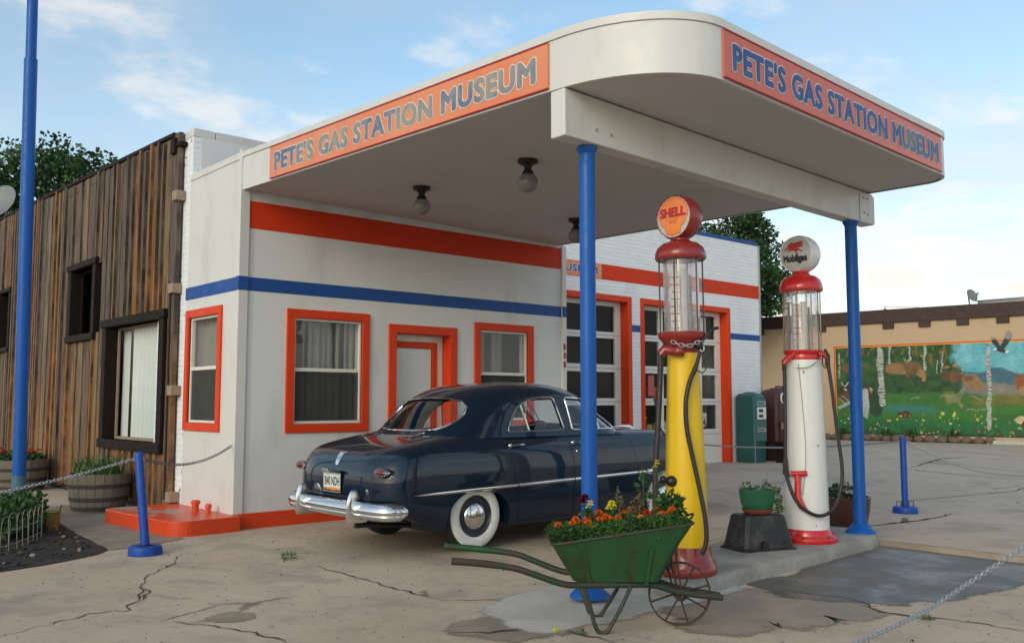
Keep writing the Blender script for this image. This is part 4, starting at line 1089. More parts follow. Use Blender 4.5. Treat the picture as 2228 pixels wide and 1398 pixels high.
DOORS = {  # outline in the side view
    'rear': [(.36, 1.2), (.37, 1.02), (.41, .86), (.45, .66), (.50, .50), (.50, .245), (1.285, .245), (1.285, .80), (1.262, 1.0), (1.235, 1.2)],
    'front': [(1.247, 1.2), (1.274, 1.0), (1.297, .80), (1.297, .245), (2.30, .245), (2.32, .60), (2.30, .80), (2.25, .98), (2.12, 1.2)]}
def inset(poly, d):
    cx = sum(p[0] for p in poly) / len(poly); n = len(poly); o = []
    for i in range(n):
        a, b, c = Vector(poly[i - 1]), Vector(poly[i]), Vector(poly[(i + 1) % n])
        n1 = Vector((-(b - a).y, (b - a).x)).normalized(); n2 = Vector((-(c - b).y, (c - b).x)).normalized(); m = (n1 + n2); m = m / max(.3, m.length_squared / 2)
        o.append(tuple(b + m * d))
    return o
parts = {}
for nm, poly in DOORS.items():
    for s in (-1, 1):
        area = sum(poly[i - 1][0] * poly[i][1] - poly[i][0] * poly[i - 1][1] for i in range(len(poly)))
        pl = poly if area > 0 else poly[::-1]
        dm = boolean(me.copy(), prism_mesh(inset(pl, .0045), lambda x, z: (x, s * .66, z), lambda x, z: (x, s * 1.2, z)), 'INTERSECT')
        parts[(nm, s)] = dm
for nm, poly in DOORS.items():
    for s in (-1, 1):
        me = boolean(me, prism_mesh(poly, lambda x, z: (x, s * .80, z), lambda x, z: (x, s * 1.2, z)), 'DIFFERENCE')
# boot-lid and bonnet shut lines
bvh_body = BVHTree.FromPolygons([v.co.copy() for v in bodyS.vertices], [tuple(p.vertices) for p in bodyS.polygons])
def car_link(name, mesh, mat, parent=None, smooth=35): return link(name, mesh, M[mat] if mat else None, parent or car, smooth, local=True)
body = car_link('body', me, 'car_paint')
doors = {}
for k, dm in parts.items(): doors[k] = car_link('door', dm, 'car_paint')
# floor and inside
mb = MB(); mb.box(-.42, 3.2, -.70, .70, .20, .26); mb.box(.0, 2.26, -.655, .655, .425, .45); mb.build('floor_pan', M['black'], car, local=True)
for x, q in ((0, .05), (2.87, .04)):
    mb = MB(); mb.tube([(x, -.62, .335), (x, .62, .335)], q, 10); mb.build('axle', M['black'], car, local=True)
def bench(x, nm):
    mb = MB(); pr = [(x - .05, .45), (x + .55, .45), (x + .58, .62), (x + .52, .68), (x + .12, .66), (x - .02, 1.08), (x - .10, 1.12), (x - .17, 1.08), (x - .12, .5)]
    mb.prism(pr, lambda a, z: (a, -.62, z), lambda a, z: (a, .62, z)); mb.build(nm, M['seat'], car, local=True, bevel=.03)
bench(.33, 'seat'); bench(1.32, 'seat')
mb = MB(); mb.prism([(2.0, .75), (2.27, .7), (2.27, 1.13), (2.1, 1.10)], lambda a, z: (a, -.64, z), lambda a, z: (a, .64, z)); mb.build('dashboard', M['car_paint'], car, local=True, bevel=.02)
mb = MB(); mb.box(-.14, .20, -.55, .55, 1.120, 1.132); mb.build('parcel_shelf', M['dark_interior'], car, local=True)
def wheel_steer():
    mb = MB(); c = Vector((1.80, .35, 1.10)); ax = Vector((.55, 0, -.83)).normalized(); u = Vector((0, 1, 0)); w = ax.cross(u)
    mb.tube([c + (u * cos(t) + w * sin(t)) * .20 for t in [2 * pi * i / 28 for i in range(28)]], .012, 8, closed=True)
    mb.tube([c - u * .2, c + u * .2], .01, 6); mb.tube([c - w * .0, c - w * .2 if w.z > 0 else c + w * .2], .01, 6); mb.tube([c, c + ax * .5], .02, 8)
    mb.build('steering_wheel', M['rubber'], car, local=True, smooth=True)
wheel_steer()

# greenhouse
ROOF = [(1.085, -.40, 2.44, .780), (1.14, -.33, 2.37, .764), (1.20, -.26, 2.28, .748), (1.30, -.16, 2.12, .724), (1.40, -.05, 1.98, .698), (1.48, .05, 1.87, .672), (1.54, .15, 1.77, .642), (1.585, .26, 1.67, .60),
        (1.62, .40, 1.55, .53), (1.642, .55, 1.42, .44), (1.656, .72, 1.28, .31), (1.664, .90, 1.12, .16)]
def roof_mesh(off=0.0, k=3):
    loops = []
    for z, xr, xf, w in smooth_levels(ROOF, k):
        loops.append([Vector((x, y, z - off * .6)) for x, y in outline(xr + off, xf - off, max(.02, w - off), 3.0, .60)])
    mb = MB(); mb.loft(loops, False, True); me = mb.mesh('r'); bm = bmesh.new(); bm.from_mesh(me); bmesh.ops.recalc_face_normals(bm, faces=bm.faces)
    if sum(f.normal.z * f.calc_area() for f in bm.faces) < 0: bmesh.ops.reverse_faces(bm, faces=bm.faces)
    bm.to_mesh(me); bm.free(); return me
WIN = {
    'rear_side': [(.475, 1.150), (.50, 1.215), (.56, 1.305), (.64, 1.385), (.74, 1.44), (.87, 1.478), (1.02, 1.495), (1.16, 1.495), (1.195, 1.48), (1.275, 1.175), (1.265, 1.145), (.49, 1.140)],
    'front_side': [(1.405, 1.155), (1.375, 1.42), (1.37, 1.47), (1.385, 1.492), (1.72, 1.482), (1.79, 1.462), (2.15, 1.185), (2.155, 1.155), (2.13, 1.148), (1.42, 1.145)]}
BACKL = [(-.46, 1.172), (-.545, 1.20), (-.595, 1.26), (-.60, 1.33), (-.565, 1.40), (-.48, 1.452), (-.30, 1.478), (0, 1.486), (.30, 1.478), (.48, 1.452), (.565, 1.40), (.60, 1.33), (.595, 1.26), (.545, 1.20), (.46, 1.172), (.2, 1.158), (-.2, 1.158)]
FRONTL = [(-.58, 1.185), (-.61, 1.23), (-.59, 1.33), (-.54, 1.42), (-.46, 1.462), (0, 1.482), (.46, 1.462), (.54, 1.42), (.59, 1.33), (.61, 1.23), (.58, 1.185), (0, 1.165)]
CUTS = {k: prism_mesh(p, lambda x, z: (x, -1.2, z), lambda x, z: (x, 1.2, z)) for k, p in WIN.items()}
CUTS['back'] = prism_mesh(BACKL, lambda y, z: (-.8, y, z), lambda y, z: (.55, y, z))
CUTS['wind'] = prism_mesh(FRONTL, lambda y, z: (1.45, y, z), lambda y, z: (3.0, y, z))
rs = roof_mesh()
shell = solidify(rs.copy(), .035, -1)
for c in CUTS.values(): shell = boolean(shell, c.copy(), 'DIFFERENCE')
roof = car_link('roof', shell, 'car_paint')
gl = solidify(roof_mesh(.016), .004, -1)
for k in ('back', 'wind'): car_link({'back': 'rear_window', 'wind': 'windscreen'}[k], boolean(gl.copy(), CUTS[k].copy(), 'INTERSECT'), 'car_glass')
for p in WIN.values():
    for s in (-1, 1): car_link('side_window', boolean(gl.copy(), prism_mesh(p, lambda x, z: (x, s * .3, z), lambda x, z: (x, s * 1.2, z)), 'INTERSECT'), 'car_glass')
bvh_roof = BVHTree.FromPolygons([v.co.copy() for v in rs.vertices], [tuple(p.vertices) for p in rs.polygons])
def cast(bvh, o, d):
    h = bvh.ray_cast(Vector(o), Vector(d)); return h[0]
def dense(poly, step=.03, closed=True):
    o = []; n = len(poly)
    for i in range(n if closed else n - 1):
        a, b = Vector(poly[i]), Vector(poly[(i + 1) % n]); k = max(1, int((b - a).length / step))
        o += [a.lerp(b, j / k) for j in range(k)]
    if not closed: o.append(Vector(poly[-1]))
    return o
mb = MB()
for s in (-1, 1):
    for poly in WIN.values():
        pts = [cast(bvh_roof, (p.x, s * 2, p.y), (0, -s, 0)) for p in dense(poly)]
        mb.tube([p for p in pts if p], .0085, 6, closed=True)
    for a, b in (((.775, 1.145), (.705, 1.428)), ((1.84, 1.15), (1.80, 1.455))):
        pts = [cast(bvh_roof, (a[0] + (b[0] - a[0]) * t, s * 2, a[1] + (b[1] - a[1]) * t), (0, -s, 0)) for t in (0, .25, .5, .75, 1)]
        mb.tube([p - Vector((0, s * .012, 0)) for p in pts if p], .011, 6)
for poly, x0, dx in ((BACKL, -3, 1), (FRONTL, 5, -1)):
    pts = [cast(bvh_roof, (x0, p.x, p.y), (dx, 0, 0)) for p in dense(poly)]
    mb.tube([p for p in pts if p], .009, 6, closed=True)
mb.build('window_trim', M['chrome'], car, local=True, smooth=True)
# drip rail
mb = MB()
for s in (-1, 1):
    pts = [cast(bvh_roof, (x, s * 2, z), (0, -s, 0)) for x, z in dense([(.37, 1.13), (.40, 1.22), (.47, 1.34), (.58, 1.43), (.72, 1.495), (.92, 1.532), (1.2, 1.538), (1.62, 1.522), (1.80, 1.485), (2.22, 1.16)], .04, False)]
    mb.tube([p for p in pts if p], .008, 6)
mb.build('drip_rail', M['car_paint'], car, local=True, smooth=True)

# side mouldings, handles, shut lines
def side_y(x, z, s): 
    p = cast(bvh_body, (x, s * 2, z), (0, -s, 0)); return p
for s in (-1, 1):
    mb = MB()
    for seg in ([-.80, -.70, -.5, -.2, .15, .475], [.49, .8, 1.1, 1.284], [1.298, 1.6, 2.0, 2.31], [2.325, 2.40, 2.44]):
        loops = []
        for x in seg:
            z = .586 + .019 * (x + .8); p = side_y(x, z, s)
            if p is None: continue
            h = .020 * (min(1, (x + .82) / .25) if x < -.5 else 1) + .002; o = s * .012
            loops.append([Vector((x, p.y - s * .004, z - h)), Vector((x, p.y + o, z - h * .5)), Vector((x, p.y + o * 1.25, z)), Vector((x, p.y + o, z + h * .5)), Vector((x, p.y - s * .004, z + h))])
        mb.loft(loops, True, True)
    mb.build('side_moulding', M['chrome'], car, local=True, smooth=True)
    mb = MB(); p = side_y(2.56, .647, s); mb.ball((2.56, p.y, .647), .11, .022, .034, 16, 8); mb.build('side_marker', M['chrome'], car, local=True, smooth=True)
    for x, z, k in ((.43, 1.005, 'rear'), (1.33, 1.01, 'front')):
        p = side_y(x + .05, z, s); mb = MB()
        mb.ball((x, p.y, z), .026, .018, .024, 10, 6); mb.tube([(x, p.y + s * .01, z), (x, p.y + s * .04, z), (x + .04, p.y + s * .05, z + .006), (x + .14, p.y + s * .045, z + .008), (x + .165, p.y + s * .03, z + .006)], [.010, .010, .012, .010, .006], 8)
        if k == 'front': mb.ball((x + .02, side_y(x, .92, s).y, .92), .013, .01, .013, 8, 6)
        mb.build('handle', M['chrome'], doors[(k, s)], local=True, smooth=True)
    # wing-to-scuttle shut line and boot-lid line as thin dark seams
def seam(pts, w=.004):
    mb = MB(); mb.tube(pts, w, 5); return mb
def back_pt(y, z): return cast(bvh_body, (-3, y, z), (1, 0, 0))
def top_pt(x, y): return cast(bvh_body, (x, y, 3), (0, 0, -1))
lid = [top_pt(-.17 - .5 * t, y) for y, t in ((-.60, 0), (-.61, .3), (-.61, .6), (-.615, .9))] + [p for p in (back_pt(-.62, z) for z in (.98, .92, .85, .75, .65, .56, .52)) if p]
lid += [p for p in (back_pt(y, .505) for y in [-.6 + .1 * i for i in range(13)]) if p]
lid += [p for p in (back_pt(.62, z) for z in (.52, .56, .65, .75, .85, .92, .98)) if p] + [top_pt(-.17 - .5 * t, y) for y, t in ((.615, .9), (.61, .6), (.61, .3), (.60, 0))]
mb = seam([p for p in lid if p]); 
mb.tube([top_pt(2.42, y) for y in [-.7 + .1 * i for i in range(15)] if top_pt(2.42, y)], .004, 5)
mb.tube([p for p in (cast(bvh_body, (2.36, -3, .5 + .05 * i), (0, 1, 0)) for i in range(0)) if p] or [(0, 0, .5), (0, 0, .51)], .001, 3)
mb.build('shut_line', M['black'], car, local=True)
# tail lamps: bullet pods at the ends of the wings
for s in (-1, 1):
    p = back_pt(s * .745, .80) or Vector((-1.0, s * .745, .80))
    mb = MB(); c = p + Vector((.0, 0, 0))
    loops = []
    for t, k in ((.34, .15), (.22, .55), (.12, .85), (.0, 1.0), (-.035, 1.04), (-.045, 1.0)):
        loops.append([c + Vector((t, .088 * k * cos(a), .038 * k * sin(a) - t * .02)) for a in [2 * pi * i / 24 for i in range(24)]])
    mb.loft(loops[:4], True, False); pod = mb.build('tail_lamp', M['car_paint'], car, local=True, smooth=60)
    mb = MB(); mb.loft(loops[3:], False, False); mb.tube([c + Vector((-.045, .087 * cos(a), .037 * sin(a))) for a in [2 * pi * i / 24 for i in range(24)]], .010, 6, closed=True); mb.build('bezel', M['chrome'], pod, local=True, smooth=60)
    mb = MB(); mb.ball(c + Vector((-.045, 0, 0)), .024, .080, .031, 20, 10); mb.build('lens', M['red_lens'], pod, local=True, smooth=True)
# bumper
def bumper(xc, sg, nm):
    path = [(xc + sg * .27, .905), (xc + sg * .20, .908), (xc + sg * .13, .892), (xc + sg * .075, .85), (xc + sg * .04, .73), (xc + sg * .018, .5), (xc + sg * .004, .25), (xc, 0)]
    path = path + [(x, -y) for x, y in path[:-1]][::-1]
    path = [tuple(p) for p in smooth_levels(path, 4)]
    sec = [(-.02, -.068), (.012, -.064), (.034, -.040), (.036, -.028), (.030, -.022), (.044, -.012), (.048, .004), (.042, .024), (.026, .048), (.004, .064), (-.02, .066)]
    mb = MB(); loops = []; n = len(path)
    for i, (x, y) in enumerate(path):
        a, b = Vector(path[max(0, i - 1)]), Vector(path[min(n - 1, i + 1)]); d = (b - a).normalized(); nn = Vector((d.y, -d.x))
        if nn.x * -sg < -.2 or (abs(nn.x) < .2 and nn.y * y < 0): nn = -nn
        e = min(i, n - 1 - i); k = min(1, .62 + e * .12)
        loops.append([Vector((x + nn.x * o, y + nn.y * o, .450 + z * k * 1.16)) for o, z in sec])
    mb.loft(loops, True, True); return mb.build(nm, M['chrome'], car, local=True, smooth=50)
bump_r = bumper(-1.165, 1, 'bumper'); bump_f = bumper(3.66, -1, 'bumper')
for x, sg, par in ((-1.165, 1, bump_r), (3.66, -1, bump_f)):
    for s in (-1, 1):
        y = s * .48; mb = MB(); loops = []
        for z, w, d0, d1 in ((.335, .013, .10, .02), (.37, .017, .118, .02), (.50, .017, .112, .02), (.56, .016, .102, .03), (.605, .015, .085, .04), (.628, .011, .065, .045), (.635, .004, .055, .05)):
            xo, xi = x - sg * (d0 - .04), x + sg * max(.012, .13 - (z - .335) * .40)
            loops.append([Vector((xo, y - w * .55, z)), Vector((xo - sg * .012, y, z)), Vector((xo, y + w * .55, z)), Vector((xo + sg * .03, y + w, z)), Vector((xi, y + w, z)), Vector((xi, y - w, z)), Vector((xo + sg * .03, y - w, z))])
        mb.loft(loops, True, True); mb.build('bumper_guard', M['chrome'], par, local=True, smooth=50)
    mb = MB(); mb.box(min(x, x + sg * .3), max(x, x + sg * .3), -.42, -.36, .40, .46); mb.box(min(x, x + sg * .3), max(x, x + sg * .3), .36, .42, .40, .46); mb.build('bracket', M['black'], par, local=True)
# number plate, boot handle, emblem, hinges
def plate():
    x = -1.118; mb = MB(); mb.box(x - .006, x, -.155, .155, .585, .765); p = mb.build('number_plate', M['plate'], car, local=True, bevel=.003)
    t = MB(); put_text(t, 'B40 NDH', (x - .006, .135, .645), (0, -1, 0), (0, 0, 1), (-1, 0, 0), width=.27, height=.085, bold=.015, depth=.002); t.build('lettering', M['ink_black'], p, local=True)
    f = MB(); f.tube([(x - .006, sy * .155, sz) for sy, sz in ((-1, .585), (1, .585), (1, .765), (-1, .765))], .005, 6, closed=True); f.build('plate_frame', M['chrome'], p, local=True)
    mb = MB(); mb.box(x - .05, x + .03, .02, .13, .768, .805); mb.build('plate_lamp', M['chrome'], car, local=True, bevel=.008)
    mb = MB(); mb.box(x - .035, x + .03, -.17, .015, .770, .792); mb.build('boot_handle', M['car_paint'], car, local=True, bevel=.008)
    pt = back_pt(0, .915); mb = MB()
    mb.loft([[Vector((pt.x + dx - .012, w * cy, pt.z + dz)) for cy in (-1, -.4, .4, 1)] + [Vector((pt.x + dx + .02, w * cy, pt.z + dz)) for cy in (1, -1)] for dz, dx, w in ((-.075, -.034, .018), (-.05, -.03, .032), (0, -.006, .040), (.04, .025, .042), (.05, .035, .038))], True, True)
    mb.build('emblem', M['chrome'], car, local=True, smooth=50)
    for s in (-1, 1):
        a = top_pt(-.24, s * .36); b = top_pt(-.52, s * .42); m = top_pt(-.38, s * .39)
        mb = MB(); mb.tube([a + Vector((0, 0, .006)), m + Vector((0, 0, .016)), b + Vector((0, 0, .004))], [.012, .011, .006], 8); mb.build('boot_hinge', M['chrome'], car, local=True, smooth=True)
def mat_plate():
    m, t, b = newmat('plate'); N = NT(t); s = N.n('ShaderNodeSeparateXYZ'); N.set(s.inputs[0], N.obj())
    z = N.m('ADD', s.outputs[2], N.m('MULTIPLY', N.noise(N.obj(), 9, 3), .05))
    c = N.mix(N.ramp(z, .655, .640), (.62, .64, .60, 1), (.62, .28, .06, 1)); c = N.mix(N.ramp(z, .632, .622), c, (.10, .02, .012, 1)); c = N.mix(N.ramp(z, .765, .79), c, (.25, .42, .36, 1))
    N.set(b.inputs['Base Color'], c); b.inputs['Roughness'].default_value = .4; return m
M['plate'] = mat_plate(); plate()
mb = MB(); pt = top_pt(3.1, 0)
mb.loft([[Vector((x, w * cos(a), (top_pt(x, 0) or pt).z + .012 + h + h * sin(a))) for a in [2 * pi * i / 10 for i in range(10)]] for x, w, h in ((2.9, .004, .004), (3.05, .016, .022), (3.2, .02, .03), (3.28, .012, .02))], True, True); mb.build('bonnet_ornament', M['chrome'], car, local=True, smooth=True)
for s in (-1, 1):   # windscreen wipers' chrome and head lamps
    mb = MB(); mb.lathe([(0, .05), (.06, .045), (.09, .02), (.10, 0), (.10, -.05)], (3.66, s * .66, .76), 24, 'x'); mb.build('head_lamp', M['chrome'], car, local=True, smooth=50)
mb = MB(); mb.box(3.60, 3.72, -.5, .5, .58, .70); mb.ball((3.72, 0, .64), .05, .10, .10, 16, 8); mb.build('grille', M['chrome'], car, local=True, bevel=.02)
mb = MB(); mb.tube([(-.5, -.42, .25), (-.9, -.42, .29), (-1.12, -.42, .30)], .024, 12); mb.build('exhaust_pipe', M['black'], car, local=True)
def wheels():
    for cx in WX:
        for s in (-1, 1):
            c = (cx, s * .735, WR)
            prof = [(.19, -.09), (.26, -.105), (.305, -.095), (.325, -.07), (.335, -.04), (.335, .04), (.326, .066), (.318, .076), (.308, .084)]
            wprof = [(.308, .084), (.285, .0945), (.258, .100), (.225, .0965), (.203, .085)]
            f = lambda pr: [(r, h * s) for r, h in pr]
            mb = MB(); mb.lathe(f(prof), c, 48, 'y'); w = mb.build('wheel', M['rubber'], car, local=True, smooth=60)
            mb = MB(); mb.lathe(f(wprof), c, 48, 'y'); mb.build('whitewall', M['whitewall'], w, local=True, smooth=60)
            mb = MB(); mb.lathe(f([(.203, .085), (.195, .088), (.18, .06), (.15, .055), (.12, .06), (.0, .06)]), c, 48, 'y'); mb.build('rim', M['wheel_rim'], w, local=True, smooth=40)
            mb = MB(); mb.lathe(f([(.138, .058), (.134, .074), (.12, .088), (.08, .104), (.04, .110), (0, .112)]), c, 48, 'y'); mb.build('hubcap', M['chrome_smooth'], w, local=True, smooth=60)
M['whitewall'] = paint('whitewall', (.66, .64, .60), .6, .06, 6, .04, 40, dirt=(.35, .32, .27), dirt_amt=.5, dscale=9)
M['wheel_rim'] = paint('wheel_rim', (.014, .02, .028), .35, .1, 6, 0, coat=.6)
M['chrome_smooth'] = paint('chrome_smooth', (.80, .80, .80), .06, .02, 5, 0, metal=1)
wheels()

# ================================================================== FUEL PUMPS
def L3(base, a, b, z): return Vector(base) + RT * a + VD * b + Vector((0, 0, z))
def curve_pts(pts, k=6):
    return [Vector(q) for q in smooth_levels([tuple(p) for p in pts], k)]
def chain(mb, pts, L, r, seg=10):
    """oval links laid along a polyline, every other one turned on edge"""
    pts = [Vector(p) for p in pts]; d = [0]
    for i in range(1, len(pts)): d.append(d[-1] + (pts[i] - pts[i - 1]).length)
    pitch = L * .74; n = int(d[-1] / pitch)
    def at(t):
        for i in range(1, len(pts)):
            if d[i] >= t or i == len(pts) - 1:
                k = (t - d[i - 1]) / max(1e-6, d[i] - d[i - 1]); return pts[i - 1].lerp(pts[i], k), (pts[i] - pts[i - 1]).normalized()
    for i in range(n):
        c, u = at((i + .5) * pitch); s = u.cross(Vector((0, 0, 1))).normalized(); w = s.cross(u)
        v = (s + w * .35).normalized() if i % 2 else (w - s * .35).normalized()
        hw = L * .30; st_ = L * .5 - hw
        loop = [c + u * (st_ + hw * cos(a)) + v * hw * sin(a) for a in [-pi / 2 + pi * j / 5 for j in range(6)]] + [c + u * (-st_ - hw * cos(a)) - v * hw * sin(a) for a in [-pi / 2 + pi * j / 5 for j in range(6)]]
        mb.tube(loop, r, 5, closed=True)

def globe(root, c, R_, T, body_mat, ring_mat, face_mat, fr):
    """disc shaped globe whose faces look along X; returns a map from face coordinates to the street-side face"""
    prof = [(0, -T * .5 - .012), (fr * .5, -T * .5 - .009), (fr, -T * .5), (fr + .006, -T * .5 - .008), (R_ * .93, -T * .47), (R_ * .985, -T * .30), (R_, 0), (R_ * .985, T * .30), (R_ * .93, T * .47), (fr + .006, T * .5 + .008), (fr, T * .5), (0, T * .5 + .012)]
    mb = MB(); mb.lathe(prof, c, 48, 'x'); g = mb.build('globe', body_mat, root, smooth=50)
    def dome(y, z, lift=0):            # y to the viewer's right when looking along +X, i.e. towards -Y
        r = sqrt(y * y + z * z); return Vector((c[0] - T * .5 - .012 * max(0, 1 - (r / fr) ** 2) - lift, c[1] - y, c[2] + z))
    mb = MB(); vs = [dome(0, 0, .001)]; fs = []; n = 48
    for j in range(1, 7):
        for k in range(n): vs.append(dome(fr * j / 6 * cos(2 * pi * k / n), fr * j / 6 * sin(2 * pi * k / n), .001))
    fs = [(0, 1 + k, 1 + (k + 1) % n) for k in range(n)] + [(1 + (j - 1) * n + k, 1 + j * n + k, 1 + j * n + (k + 1) % n, 1 + (j - 1) * n + (k + 1) % n) for j in range(1, 6) for k in range(n)]
    mb.add(vs, fs); mb.build('face', face_mat, g, smooth=True)
    return g, dome
def fan(mb, dome, poly, lift, rings=6, c=(0, 0)):
    vs = [dome(c[0], c[1], lift)]; n = len(poly)
    for j in range(1, rings + 1):
        for (y, z) in poly: vs.append(dome(c[0] + (y - c[0]) * j / rings, c[1] + (z - c[1]) * j / rings, lift))
    mb.add(vs, [(0, 1 + k, 1 + (k + 1) % n) for k in range(n)] + [(1 + (j - 1) * n + k, 1 + j * n + k, 1 + j * n + (k + 1) % n, 1 + (j - 1) * n + (k + 1) % n) for j in range(1, rings) for k in range(n)])

def glass_head(root, b, z0, z1, r, rr, rod_mat, nrod):
    mb = MB(); mb.lathe([(r, z0), (r, z1)], b, 40); mb.lathe([(r - .008, z1), (r - .008, z0)], b, 40); mb.build('glass_cylinder', M['pump_glass'], root, smooth=True, recalc=False)
    for k in range(nrod):
        a = 2 * pi * (k + .35) / nrod; mb = MB(); mb.tube([Vector(b) + Vector((rr * cos(a), rr * sin(a), z)) for z in (z0 - .02, z1 + .03)], .0065, 8); mb.build('rod', rod_mat, root)
    # gallon scale and the two inner pipes
    mb = MB(); p = L3(b, -r * .45, r * .45, 0); mb.bar((p.x, p.y, z0 + .04), (p.x, p.y, z1 - .03), .075, .006, (VD.x, VD.y, 0)); sc = mb.build('gauge_strip', M['gauge'], root)
    mb = MB(); q = L3(b, r * .15, -r * .1, 0); mb.tube([(q.x, q.y, z0), (q.x, q.y, z1)], .030, 14); mb.build('inner_pipe', M['pipe_white'], root, smooth=True)
    mb = MB(); q = L3(b, r * .55, -r * .25, 0); mb.tube([(q.x, q.y, z0), (q.x, q.y, z1 - .05)], .012, 10); q = L3(b, -r * .75, -r * .3, 0); mb.tube([(q.x, q.y, z0), (q.x, q.y, z1)], .010, 10); mb.build('inner_pipe', M['pipe_grey'], root, smooth=True)
def mat_gauge():
    m, t, b = newmat('gauge'); N = NT(t); s = N.n('ShaderNodeSeparateXYZ'); N.set(s.inputs[0], N.obj())
    tick = N.m('GREATER_THAN', N.m('FRACT', N.m('MULTIPLY', s.outputs[2], 17.0)), .80)
    c = N.mix(N.m('MULTIPLY', tick, N.ramp(N.noise(N.obj(), 40, 2), .4, .5)), N.mix(N.noise(N.obj(), 9, 5), (.52, .49, .46, 1), (.74, .71, .68, 1)), (.10, .09, .085, 1))
    N.set(b.inputs['Base Color'], c); b.inputs['Roughness'].default_value = .6; return m
M['gauge'] = mat_gauge()
M['pipe_white'] = paint('pipe_white', (.62, .60, .60), .4, .1, 6, .03, dirt=(.3, .26, .24), dirt_amt=.5, dscale=8)
M['pipe_grey'] = paint('pipe_grey', (.24, .20, .20), .4, .2, 6, .03)

M['face_cream'] = paint('face_cream', (.50, .46, .40), .25, .06, 6, 0, coat=.4)
M['rod_dark'] = paint('rod_dark', (.07, .022, .020), .4, .2, 8, .02)
def pump_shell():
    b = (5.95, 4.64, .10); B = Vector(b)
    t = thing('fuel_pump', 'tall yellow antique fuel pump with red base and round globe with an orange shell', 'fuel pump', b, 'antique fuel pumps on the island')
    mb = MB(); mb.lathe([(0, 0), (.228, 0), (.232, .03), (.225, .065), (.205, .10), (.19, .145), (.182, .185), (.178, .215), (0, .215)], b, 40); base = mb.build('base', M['pump_red'], t, smooth=50)
    for a in (40, 130, 220, 310):
        m2 = MB(); q = B + Vector((.205 * cos(R(a)), .205 * sin(R(a)), .09)); m2.ball(q, .014, .014, .012, 8, 6); m2.build('bolt', M['pump_red'], base, smooth=True)
    mb = MB(); mb.lathe([(.172, .205), (.170, .30), (.160, .70), (.147, 1.15), (.132, 1.50), (.122, 1.76), (0, 1.76)], b, 40); mb.build('column', M['pump_yellow'], t, smooth=50)
    mb = MB(); mb.lathe([(0, 1.74), (.126, 1.74), (.130, 1.77), (.150, 1.81), (.185, 1.855), (.197, 1.87), (.197, 1.905), (.17, 1.91), (0, 1.91)], b, 40); mb.build('collar', M['pump_red'], t, smooth=40)
    glass_head(t, b, 1.91, 2.53, .143, .178, M['rod_dark'], 6)
    mb = MB(); mb.lathe([(0, 2.50), (.185, 2.50), (.198, 2.495), (.208, 2.51), (.205, 2.55), (.185, 2.595), (.145, 2.63), (.095, 2.645), (.075, 2.66), (.07, 2.69), (0, 2.69)], b, 40); mb.build('cap', M['pump_red'], t, smooth=40)
    c = (b[0] - .005, b[1], b[2] + 2.845)
    g, dome = globe(t, c, .188, .15, M['pump_red'], None, M['face_cream'], .166)
    # the emblem: a scallop with a notched upper rim and a flat foot
    up = [( .135 * cos(a) * (1 + .035 * (1 if k % 2 else -1)), .022 + .128 * sin(a) * (1 + .035 * (1 if k % 2 else -1))) for k, a in enumerate([R(-18 + 216 * i / 26) for i in range(27)])]
    poly = [(y * 1.09, z * 1.05) for y, z in up + [(-.105, -.058), (-.07, -.088), (-.062, -.135), (-.03, -.135), (0, -.148), (.03, -.135), (.062, -.135), (.07, -.088), (.105, -.058)]]
    mb = MB(); fan(mb, dome, poly, .0022); mb.build('emblem', M['shell_orange'], g)
    mb = MB()
    for k in range(9):
        a = R(22 + 136 * k / 8)
        for s0 in (0,): mb.tube([dome(.02 * cos(a) * 1 + 0 * s0, -.07 + .02 * sin(a), .003), dome(.07 * cos(a), -.03 + .075 * sin(a), .003)], .0012, 4)
    poly2 = poly; mb.tube([dome(y, z, .0026) for y, z in poly], .0018, 4, closed=True)
    put_text(mb, 'SHELL', (0, 0, 0), (1, 0, 0), (0, 0, 1), (0, 0, 1), width=.262, height=.082, bold=.06, depth=.002, fmap=lambda a, h, d: dome(a - .131, h - .004, .003 + d))
    mb.build('lettering', M['ink_red'], g)
    # red elbow with hose at the left, nozzle hose at the right, lever, crank and chain
    el = MB(); el.tube([L3(b, -.02, .12, 1.74), L3(b, -.10, .14, 1.75), L3(b, -.17, .12, 1.76), L3(b, -.20, .12, 1.72)], [.035, .038, .04, .036], 12); el.ball(L3(b, -.065, .17, 1.745), .045, .045, .045, 12, 8); el.build('elbow_valve', M['pump_red'], t, smooth=True)
    h = MB(); h.tube(curve_pts([L3(b, -.20, .12, 1.74), L3(b, -.205, .13, 1.60), L3(b, -.235, .16, 1.2), L3(b, -.265, .18, .85), L3(b, -.275, .19, .55), L3(b, -.26, .2, .22), L3(b, -.18, .22, .06)]), .023, 10); h.build('hose', M['hose'], t, smooth=True)
    h = MB(); h.tube(curve_pts([L3(b, .065, .165, 1.60), L3(b, .02, .185, 1.52), L3(b, -.02, .20, 1.36), L3(b, -.02, .20, 1.15), L3(b, .02, .205, .92), L3(b, .065, .215, .68), L3(b, .10, .235, .45), L3(b, .10, .25, .28), L3(b, .06, .26, .18)]), .019, 10); h.build('hose', M['hose'], t, smooth=True)
    h = MB(); h.tube([L3(b, .055, .165, 1.585), L3(b, .085, .16, 1.66), L3(b, .115, .145, 1.76), L3(b, .125, .14, 1.80)], [.020, .016, .014, .012], 10); h.tube([L3(b, .07, .18, 1.60), L3(b, .115, .19, 1.57), L3(b, .145, .185, 1.60), L3(b, .13, .165, 1.72)], .006, 6); h.build('nozzle', M['rust'], t, smooth=True)
